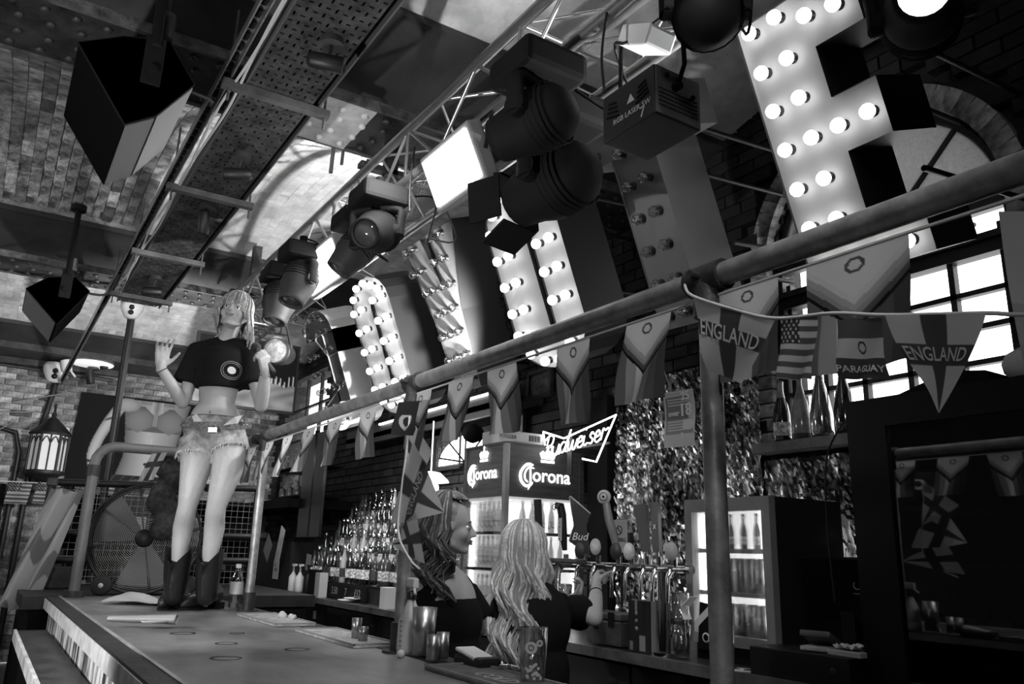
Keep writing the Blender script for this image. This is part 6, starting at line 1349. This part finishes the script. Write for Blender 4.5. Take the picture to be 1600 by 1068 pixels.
# ------------------------------------------------------------------ far wall: poster, lantern, television, arch, pipes
def torso(u, v):
    """a printed poster: bare midriff in a bikini top, one arm hanging"""
    def ell(cx, cy, rx, ry): return ((u-cx)/rx)**2+((v-cy)/ry)**2
    s = .006; cx = .66
    w = .30-.075*max(0, sin((v-.02)*2.6))+.05*max(0, v-.62)*3
    if v > .02 and abs(u-cx) < w and v < .84:
        x = (u-cx)/w; s = .44*(1-.75*abs(x)**2.2)*(1-.18*abs(sin(x*3.1+.4)))+.05*(abs(x) < .05 and v > .4)
        if v < .46:
            if v < .06 and abs(x) < .5: s *= .7
            cup = v > .08+.9*max(0, abs(abs(u-cx)-.13)-.02) and v < .36-.6*abs(abs(u-cx)-.14) and abs(u-cx) > .015
            if cup: s = .11+.10*(1-ell(cx+(.13 if u > cx else -.13), .24, .14, .16))
            elif .28 < v < .34: s = .10
            elif abs(u-cx) < .05 and v < .3: s = .2+.3*abs(u-cx)/.05
        if ell(cx-.02, .68, .014, .018) < 1: s = .04
    if v > .80 and .36 < u < .96: s = .02+.10*(ell(.62, .88, .10, .04) < 1 and ell(.62, .88, .075, .025) > 1)+.03*(int(u*50+v*30) % 4 == 0)
    t = (v-.03)/.82; ax = .38-.20*sin(max(0., min(1., t))*pi*.62)+.16*max(0, t-.72)
    if 0 < t < 1.06:
        hw = .062-.026*t; d = abs(u-ax)/hw
        if d < 1: s = .46*(1-.6*d*d)
        if d < 1 and abs(t-.80) < .012: s = .03
        if d < .8 and v < .4 and int(v*38+u*20) % 7 == 0: s = .08
    if ell(.40, .08, .11, .07) < 1: s = .42*(1-.4*ell(.40, .08, .11, .07))
    return s
A = Vector((.86, 11.93, 3.36)); me = paint('printed_panel', A, Vector((1.45, 0, 0)), Vector((-.05, 0, -1.3)), 150, 130, torso, off=A)
t = solo_mesh('poster', me, A, 'large dark poster of a bare midriff in a bikini top on the far wall', 'poster'); 
b = MB(); b.prism([A+Vector((0, .01, 0)), A+Vector((1.45, .01, 0)), A+Vector((1.4, .01, -1.3)), A+Vector((-.05, .01, -1.3))], (0, .03, 0)); part('backing_board', b, blackm, t)
lt = at(75, 705, y=11.7); t = thing('hanging_lantern', 'ornate six-sided lantern with pale arched panes on the far wall', 'lantern', lt+Vector((0, 0, -.35)))
R6 = lambda r, a: Vector((r*cos(a), r*sin(a), 0))
b = MB(); b.lathe(lt+Vector((0, 0, .22)), [(.24, -.02), (.25, .0), (.22, .03), (.13, .12), (.06, .19), (.02, .22), (.03, .25), (.015, .28), (.012, .38), (.0001, .4)], 6); part('roof', b, black, t)
b = MB(); b.lathe(lt+Vector((0, 0, -.28)), [(.23, .04), (.24, 0), (.2, -.04), (.1, -.08), (.03, -.16), (.0001, -.18)], 6); part('base', b, black, t)
for k in range(6):
    a0, a1 = pi*k/3, pi*(k+1)/3; p, q = lt+R6(.21, a0), lt+R6(.21, a1); b = MB(); b.cyl(p+Vector((0, 0, -.26)), p+Vector((0, 0, .22)), .018, n=6)
    m_ = (p+q)/2; b.cyl(m_+Vector((0, 0, -.26)), m_+Vector((0, 0, .2)), .01, n=5); e = q-p
    for s_ in (.27, .73): b.tube([p+e*(s_-.2)+Vector((0, 0, .1)), p+e*(s_-.1)+Vector((0, 0, .155)), p+e*s_+Vector((0, 0, .175)), p+e*(s_+.1)+Vector((0, 0, .155)), p+e*(s_+.2)+Vector((0, 0, .1))], .008, 5)
    part('frame_bar', b, black, t)
    b = MB(); i_ = (lt-m_); i_.z = 0; i_ = i_.normalized()*.012; b.prism([p+i_+Vector((0, 0, -.25)), q+i_+Vector((0, 0, -.25)), q+i_+Vector((0, 0, .2)), p+i_+Vector((0, 0, .2))], i_*.3); part('pane', b, M('lantern_pane_%s' % 'abcdef'[k], .6, .4, emis=.12), t)
b = MB(); b.box(lt+Vector((.0, .2, .0)), (.03, .3, .03)); b.lathe(lt+Vector((.08, .05, -.36)), [(.0001, -.12), (.1, -.08), (.14, .0), (.16, .08)], 14); part('bracket', b, grey, t)
A = at(310, 515, y=9.0); B_ = at(460, 648, y=9.0)
tv = thing('television', 'flat television hanging from the ceiling behind the singer', 'television', ((A.x+B_.x)/2, 9, B_.z))
b = MB(); b.rbox(((A.x+B_.x)/2, 9.03, (A.z+B_.z)/2), (B_.x-A.x, .06, A.z-B_.z), .01); part('casing', b, black, tv)
def scr(u, v):
    hz = .62+.02*sin(u*30)
    if v < hz and not (v > .45 and abs((u*22) % 1-.5) < .22*(1-(hz-v)/.2) and hz-v < .05+.12*abs(sin(int(u*22)*2.3))): return .006
    return .10+.04*sin(u*17+3*sin(v*9))*sin(v*21+u*5) if v > hz else .22
sc_ = Vector((A.x+.03, 8.995, A.z-.03)); me = paint('screen_picture', sc_, Vector((B_.x-A.x-.06, 0, 0)), Vector((0, 0, -(A.z-B_.z-.06))), 90, 60, scr, off=WL[tv.name], mat=Mvc('screen_print', .2, emis=.5)); o = bpy.data.objects.new('screen', me); COL.objects.link(o); o.parent = tv; WL[o.name] = WL[tv.name]
b = MB(); b.cyl(((A.x+B_.x)/2, 9.08, A.z-.2), ((A.x+B_.x)/2, 9.08, 4.1), .03, n=10); part('ceiling_mount', b, black, tv)
# old arched recess and pipes at the extreme left of the far wall
b = MB(); b.tube([(.42, 11.93, 0), (.42, 11.93, 2.6), (.5, 11.93, 3.1), (.56, 11.93, 3.6)], .035, 8); b.tube([(.27, 11.93, 1.2), (.27, 11.93, 2.5), (.2, 11.93, 2.75), (-.1, 11.93, 2.82), (-.6, 11.93, 2.8)], .03, 8)
for z in (1.6, 2.6, 3.2): b.bx(.38, .48, 11.92, 11.96, z, z+.03)
solo('service_pipes', b, black, 'dark vertical pipes bending along the far wall left of the lantern', 'pipe')
b = MB(); b.bx(-1.0, .2, 11.86, 11.9, 0, 2.1); solo('door_leaf', b, blackm, 'dark door leaf at the far left of the brick wall', 'door')
b = MB(); b.tube([(.1, 11.9, 3.12), (.62, 11.9, 3.3), (.62, 11.9, 3.3)], .008, 5); b.tube([(-.4, 11.9, 2.95), (.3, 11.9, 3.02), (.0, 11.9, 2.75)], .008, 5); solo('pale_tube', b, grey, 'thin pale tubes fixed to the wall at the far left', 'tube')
b = MB(); b.cyl((1.0, 11.85, 2.62+.4), (2.4, 11.85, 2.62+.42), .02, n=6)
# pipe fence with mesh
fc = thing('pipe_fence', 'black pipe fence with wire mesh behind the drum fan', 'fence', (1.2, 7.2, 1.1))
for i, (p, q) in enumerate(((( .42, 7.2, 1.1), (.42, 7.2, 1.9)), ((.42, 7.2, 1.88), (2.0, 7.2, 1.93)), ((.42, 7.2, 1.3), (2.0, 7.2, 1.32)), ((.42, 7.2, 1.5), (2.0, 7.2, 1.52)), ((1.35, 7.2, 1.1), (1.35, 7.2, 1.92)), ((2.0, 7.2, 1.1), (2.0, 7.2, 1.93)))):
    b = MB(); b.cyl(p, q, .028, n=12); part('upright' if p[0] == q[0] else 'rail', b, black, fc)
b = MB()
for (x, z) in ((.42, 1.88), (.42, 1.3), (.42, 1.5), (.7, 1.9), (1.35, 1.9), (1.6, 1.91)): b.rbox((x, 7.2, z), (.075, .075, .06), .01)
part('fitting', b, dsteel, fc, kind='stuff')
b = MB()
for k in range(32): b.cyl((.45+k*.05, 7.22, 1.12), (.45+k*.05, 7.22, 1.88), .0022, n=4)
for k in range(16): b.cyl((.42, 7.22, 1.13+k*.05), (2.0, 7.22, 1.13+k*.05), .0022, n=4)
part('wire_mesh', b, grey, fc, kind='stuff')
# clutter panels and shelving behind the fence, small boxes in mixed greys
rg = random.Random(9); sv = thing('clutter_shelf', 'dark shelving full of small boxes and cards behind the fence', 'shelf', (1.3, 8.2, 0))
b = MB(); b.bx(.45, 2.3, 8.3, 8.34, 0, 1.86)
for z in (.9, 1.2, 1.5, 1.8): b.bx(.45, 2.3, 8.0, 8.3, z, z+.02)
part('carcass', b, blackm, sv)
for i in range(34):
    x = .5+rg.random()*1.7; z = (.92, 1.22, 1.52)[i % 3]; w_ = rg.uniform(.04, .14); h = rg.uniform(.06, .2); b = MB(); b.box((x, 8.02+rg.uniform(0, .1), z+h/2), (w_, .05, h)); part('small_box', b, (grey, dgrey, lgrey, labm, dgrey, labd)[i % 6], sv)
b = MB(); b.rbox((.52, 7.0, 1.18), (.26, .04, .16), .01); solo('black_case', b, M('scuffed_case', .015, .4, var=.8, scale=20), 'small black case with a faint emblem at the foot of the fence', 'case')
# drum fan
FC = Vector((1.0, 6.28, 1.475)); fn_ = thing('drum_fan', 'large black drum fan with a round wire grille standing at the end of the bar', 'fan', (1.0, 6.3, 1.1)); fd = Vector((-.25, -1, 0)).normalized(); Rf = frame(fd)
q_ = lambda x, y, z: FC + Rf @ Vector((x, y, z))
b = MB(); b.lathe(FC, [(.355, -.12), (.365, -.12), (.37, 0), (.365, .11), (.355, .11)], 48, Rf); b.tube([q_(.365*cos(a), .365*sin(a), .11) for a in np.linspace(0, 2*pi, 49)[:-1]], .010, 6, closed=True); part('drum', b, black, fn_)
gr_ = part('grille', MB(), alu, fn_); b = MB()
for k in range(26):
    r = .065+k*.0116; b.tube([q_(r*cos(a), r*sin(a), .125-.03*(r/.36)**2) for a in np.linspace(0, 2*pi, 41)[:-1]], .0017, 3, closed=True, sm=False)
part('grille_ring', b, M('grille_wire', .5, .3, .8), fn_, kind='stuff'); b = MB()
for k in range(8):
    a = k*pi/4+.2; b.cyl(q_(.06*cos(a), .06*sin(a), .122), q_(.36*cos(a), .36*sin(a), .10), .0035, n=5); b.cyl(q_(.06*cos(a+.07), .06*sin(a+.07), .122), q_(.36*cos(a+.035), .36*sin(a+.035), .10), .0025, n=5)
part('grille_spoke', b, black, fn_, kind='stuff'); bpy.data.objects.remove(gr_)
b = MB(); b.lathe(FC, [(.0001, .137), (.05, .135), (.062, .12), (.062, .1), (.03, .09), (.03, -.1)], 24, Rf); hb = part('hub', b, black, fn_)
b = MB(); text(b, 'FERRARI'[:0]+'TORNADO'[:0]+'FAN', .02, q_(0, 0, .139), VR, (0, 0, 1), .0003) if False else None
for k in range(3):
    b = MB(); a0 = k*2*pi/3+.6; vs = []
    for i in range(7):
        for j in range(7):
            r = .05+.29*i/6; a = a0+(j/6-.5)*1.25*(1-.15*i/6); vs.append(q_(r*cos(a), r*sin(a), .05-(j/6)*.09))
    b.add(vs, [(i*7+j, i*7+j+1, (i+1)*7+j+1, (i+1)*7+j) for i in range(6) for j in range(6)], True); part('blade', b, M('fan_blade', .22, .4, .5), fn_)
b = MB(); sx = VR*1; b.tube([q_(-.34, -.05, 0)-Vector((0, 0, .04)), FC+Vector((-.24, -.05, -.32)), FC+Vector((.2, -.05, -.34)), FC+Vector((.36, 0, -.1))], .014, 8); part('stand', b, black, fn_)
b = MB(); wp = Vector((.74, 6.12, 1.165)); b.lathe(wp, [(.0001, -.02), (.05, -.02), (.065, -.015), (.065, .015), (.05, .02), (.0001, .02)], 24, frame((-.3, -1, 0))); wh = part('wheel', b, rubber, fn_); b = MB(); b.lathe(wp, [(.0001, .026), (.014, .025), (.016, .02)], 12, frame((-.3, -1, 0))); part('hub_cap', b, lgrey, wh)
b = MB(); wp = Vector((1.3, 6.2, 1.165)); b.lathe(wp, [(.0001, -.02), (.05, -.02), (.065, -.015), (.065, .015), (.05, .02), (.0001, .02)], 24, frame((-.3, -1, 0))); part('wheel', b, rubber, fn_)
# jackets and bags hanging behind the singer
for i, (x, y, z, s_, m_, lab_) in enumerate(((1.05, 6.02, 1.82, 1.0, M('dark_jacket', .02, .8, var=.9, scale=30), 'dark patterned jacket hung on the end rail left of the singer'), (1.42, 7.12, 1.6, .9, M('plaid_bag', .12, .8, var=.9, scale=35), 'patterned bag hanging behind the singer\'s legs'))):
    b = MB(); rg = random.Random(i)
    for k in range(9): b.sph((x+rg.uniform(-.06, .06), y+rg.uniform(-.03, .03), z-k*.06*s_+.2), .075*s_+rg.uniform(0, .02), 10, 8, sc=(1, .6, 1))
    t = thing('hanging_jacket' if i == 0 else 'hanging_bag', lab_, 'jacket' if i == 0 else 'bag', (x, y, z-.4)); b.cyl((x, y, z+.1), (x, y, 2.05 if i == 0 else 1.95), .016, n=8); blob('cloth', b, .012, m_, t, 3)
# ------------------------------------------------------------------ things on the bar
BZ = 1.1
t = thing('water_bottle', 'clear plastic water bottle with a pale sleeve beside the far post', 'bottle', (1.27, 4.75, BZ)); b = MB(); o = (1.25, 4.72, BZ)
b.lathe(o, [(.0001, 0), (.032, .002), (.034, .02), (.031, .05), (.034, .08), (.034, .15), (.030, .18), (.014, .21), (.013, .235)], 18); part('bottle_body', b, Mglass('thin_plastic', .6, .15), t); b = MB(); b.lathe(o, [(.0346, .085), (.035, .15), (.0346, .152)], 18); part('sleeve', b, lgrey, t); b = MB(); b.lathe(o, [(.015, .225), (.0155, .245), (.0001, .246)], 14); part('cap', b, white, t)
b = MB(); rr = random.Random(4); n = 12
A_ = Vector((.70, 5.35, BZ)); vs = [A_+VR*(.035*i)+VA*(.03*j-.1)+Vector((0, 0, .006+.055*abs(sin(i*.35+.4))*sin(pi*min(1, (j+1)/11))+rr.uniform(0, .008))) for j in range(n) for i in range(n+4)]
b.add(vs, [(j*(n+4)+i, j*(n+4)+i+1, (j+1)*(n+4)+i+1, (j+1)*(n+4)+i) for j in range(n-1) for i in range(n+3)], True); solo('napkin_cloth', b, M('grey_cloth', .42, .9), 'pale crumpled cloth lying on the bar behind the boots', 'cloth')
t = thing('takeaway_cup', 'pale plastic cup lying crushed on its side on the bar before the singer', 'cup', (.7, 4.15, BZ)); d = VR*.95+VA*.2; Rc = frame(d); p = at(168, 972, z=BZ+.02)
b = MB(); b.lathe(p+Vector((0, 0, .015)), [(.018, 0), (.022, .02), (.036, .26), (.039, .27), (.036, .27), (.018, .01), (.0001, .01)], 20, Rc @ Matrix.Diagonal((1, .55, 1)) if abs((Rc @ Vector((0, 1, 0))).z) > .5 else Rc @ Matrix.Diagonal((.55, 1, 1))); part('cup_body', b, M('frosted_cup', .4, .35, var=.1), t)
b = MB(); b.lathe(p+d.normalized()*.2+Vector((0, 0, .0))-VA*.04, [(.0001, .003), (.05, .004), (.055, .012), (.05, .014)], 18, Matrix.Diagonal((1, .5, 1))); part('lid', b, lgrey, t)
for i, (x, y, r_) in enumerate(((.75, 3.55, .05), (.95, 3.5, .03), (.82, 3.15, .04), (1.0, 2.9, .045), (.72, 2.75, .05))):
    b = MB(); b.lathe((x, y, BZ+.0005), [(r_, 0), (r_, .0008), (r_*.8, .0008)], 20); solo('glass_ring_mark', b, M('dried_spill_%s' % 'abcde'[i], .03, .2), 'dried dark ring mark on the bar top, %s from the singer' % ordn[i], 'stain', 'ring marks on the bar top')
rubm = M('bar_runner_rubber', .05, .7, var=.3, scale=40)
def runner(y0, y1, label, txt, light_=False, x0=1.19, x1=1.37):
    t = thing('bar_mat', label, 'bar mat', ((x0+x1)/2, (y0+y1)/2, BZ)); b = MB(); b.rbox(((x0+x1)/2, (y0+y1)/2, BZ+.006), (x1-x0, y1-y0, .01), .003); part('mat', b, M('bar_mat', .12 if not light_ else .4, .7, var=.4, scale=25), t)
    b = MB()
    for (a, c, e, f_) in ((x0, x0+.008, y0, y1), (x1-.008, x1, y0, y1), (x0, x1, y0, y0+.008), (x0, x1, y1-.008, y1)): b.bx(a, c, e, f_, BZ+.01, BZ+.016)
    part('raised_edge', b, grey, t)
    b = MB(); text(b, txt, .07, ((x0+x1)/2-.02, (y0+y1)/2, BZ+.0125), (0, -1, 0), (1, 0, 0), .0005, shear=.2); part('lettering', b, lgrey, t)
runner(1.55, 2.30, 'dark rubber bar mat with pale lettering nearest the viewer', 'COLD BEER'); runner(2.86, 3.5, 'pale printed bar mat under the steel jiggers', 'SERVED', True); runner(3.72, 4.35, 'pale printed bar mat beside the far post', 'SERVED', True, 1.17, 1.36)
def tin(x, y, r0, r1, h, label, name='jigger', m=steel):
    t = thing(name, label, 'measure' if name == 'jigger' else 'shaker', (x, y, BZ+.011)); b = MB(); b.lathe((x, y, BZ+.011), [(.0001, 0), (r0, 0), (r1, h), (r1-.002, h), (r0-.002, .004), (.0001, .004)], 22); part('cup', b, m, t); return t
brushed = M('brushed_tin', .4, .3, .9, var=.2, scale=20)
tin(1.29, 3.08, .017, .02, .075, 'taller steel jigger on the pale mat', m=brushed); tin(1.285, 3.0, .018, .019, .05, 'shorter steel jigger in front of the taller one', m=brushed)
tin(1.31, 2.55, .034, .042, .15, 'tall steel shaker tin beside the spray bottle', 'shaker_tin', brushed); tin(1.28, 2.42, .021, .022, .075, 'steel jigger with pale side before the shaker tin', m=brushed); tin(1.325, 2.44, .02, .021, .08, 'second steel jigger close behind the one before the shaker tin', m=brushed)
b = MB(); b.sph((1.235, 2.56, BZ+.014), .014, 14, 10); solo('cork_ball', b, lgrey, 'small pale ball beside the jigger', 'ball')
t = thing('spray_bottle', 'pale conical spray bottle with scale marks beside the middle post', 'bottle', (1.33, 2.63, BZ)); o = (1.31, 2.655, BZ)
b = MB(); b.lathe(o, [(.0001, 0), (.042, .002), (.045, .02), (.042, .11), (.018, .165), (.014, .18), (.014, .2)], 20); part('bottle_body', b, M('cloudy_plastic', .45, .4), t)
b = MB(); b.lathe(o, [(.017, .18), (.018, .205), (.0001, .21)], 14); part('collar', b, black, t); b = MB(); b.rbox((1.31, 2.655, BZ+.235), (.022, .06, .035), .006); b.tube([(1.31, 2.64, BZ+.225), (1.30, 2.61, BZ+.2)], .005, 6); part('trigger_head', b, lgrey, t)
b = MB()
for k in range(6): b.box((1.268, 2.64, BZ+.03+k*.016), (.002, .012, .002))
part('scale_mark', b, blackm, t, kind='stuff')
t = thing('phone_case', 'white topped gadget lying behind the nearest bar mat', 'gadget', (1.36, 2.28, BZ)); b = MB(); b.rbox((1.36, 2.28, BZ+.02), (.08, .16, .035), .012); part('body', b, black, t); b = MB(); b.rbox((1.355, 2.29, BZ+.042), (.07, .12, .012), .005, Matrix.Rotation(.15, 3, 'X')); part('white_cover', b, white, t)
b = MB(); rr = random.Random(6); pts = [(1.38+rr.uniform(-.02, .02), 2.18-k*.02, BZ+.012+rr.uniform(0, .015)) for k in range(9)]; b.tube(smooth(pts, 3), .007, 6); solo('silver_chain', b, chrome, 'glinting bunch of metal beside the gadget', 'chain')
b = MB(); rr = random.Random(7)
for k in range(7): b.sph((1.33+rr.uniform(-.02, .03), 3.95+k*.03, BZ+.02), .012+rr.random()*.008, 8, 6)
t = thing('scraps', 'crumpled scraps behind the far bar mat', 'scraps', (1.34, 4.03, BZ+.01)); blob('crumple', b, .004, lgrey, t, 1)
gx, gy = 1.33, 1.93; t = tumbler(gx, gy, BZ, .033, .041, .15, 'empty printed pint glass nearest the viewer on the bar')
b = MB(); nrm = Vector((-gx, -gy, 0)).normalized(); sd = Vector((-nrm.y, nrm.x, 0)); sd = sd if sd.dot(VR) > 0 else -sd
def onglass(u, v): a = u/.037; return Vector((gx, gy, BZ+v))+(nrm*cos(a)+sd*sin(a))*(.034+.008*v/.15+.001)
def gring(cu, cv, r, w_):
    k = 20; b.add([onglass(cu+rr_*cos(2*pi*i/k), cv+rr_*sin(2*pi*i/k)) for rr_ in (r, r-w_) for i in range(k)], [(i, (i+1) % k, k+(i+1) % k, k+i) for i in range(k)])
gring(-.005, .10, .016, .008); gring(.017, .112, .009, .005); gring(-.005, .10, .005, .004); gring(-.004, .075, .004, .003)
for k in range(22): u = -.02+.045*rr.random(); v = .02+.04*rr.random(); gring(u, v, .004, .003)
part('print', b, M('glass_print', .6, .6), t)
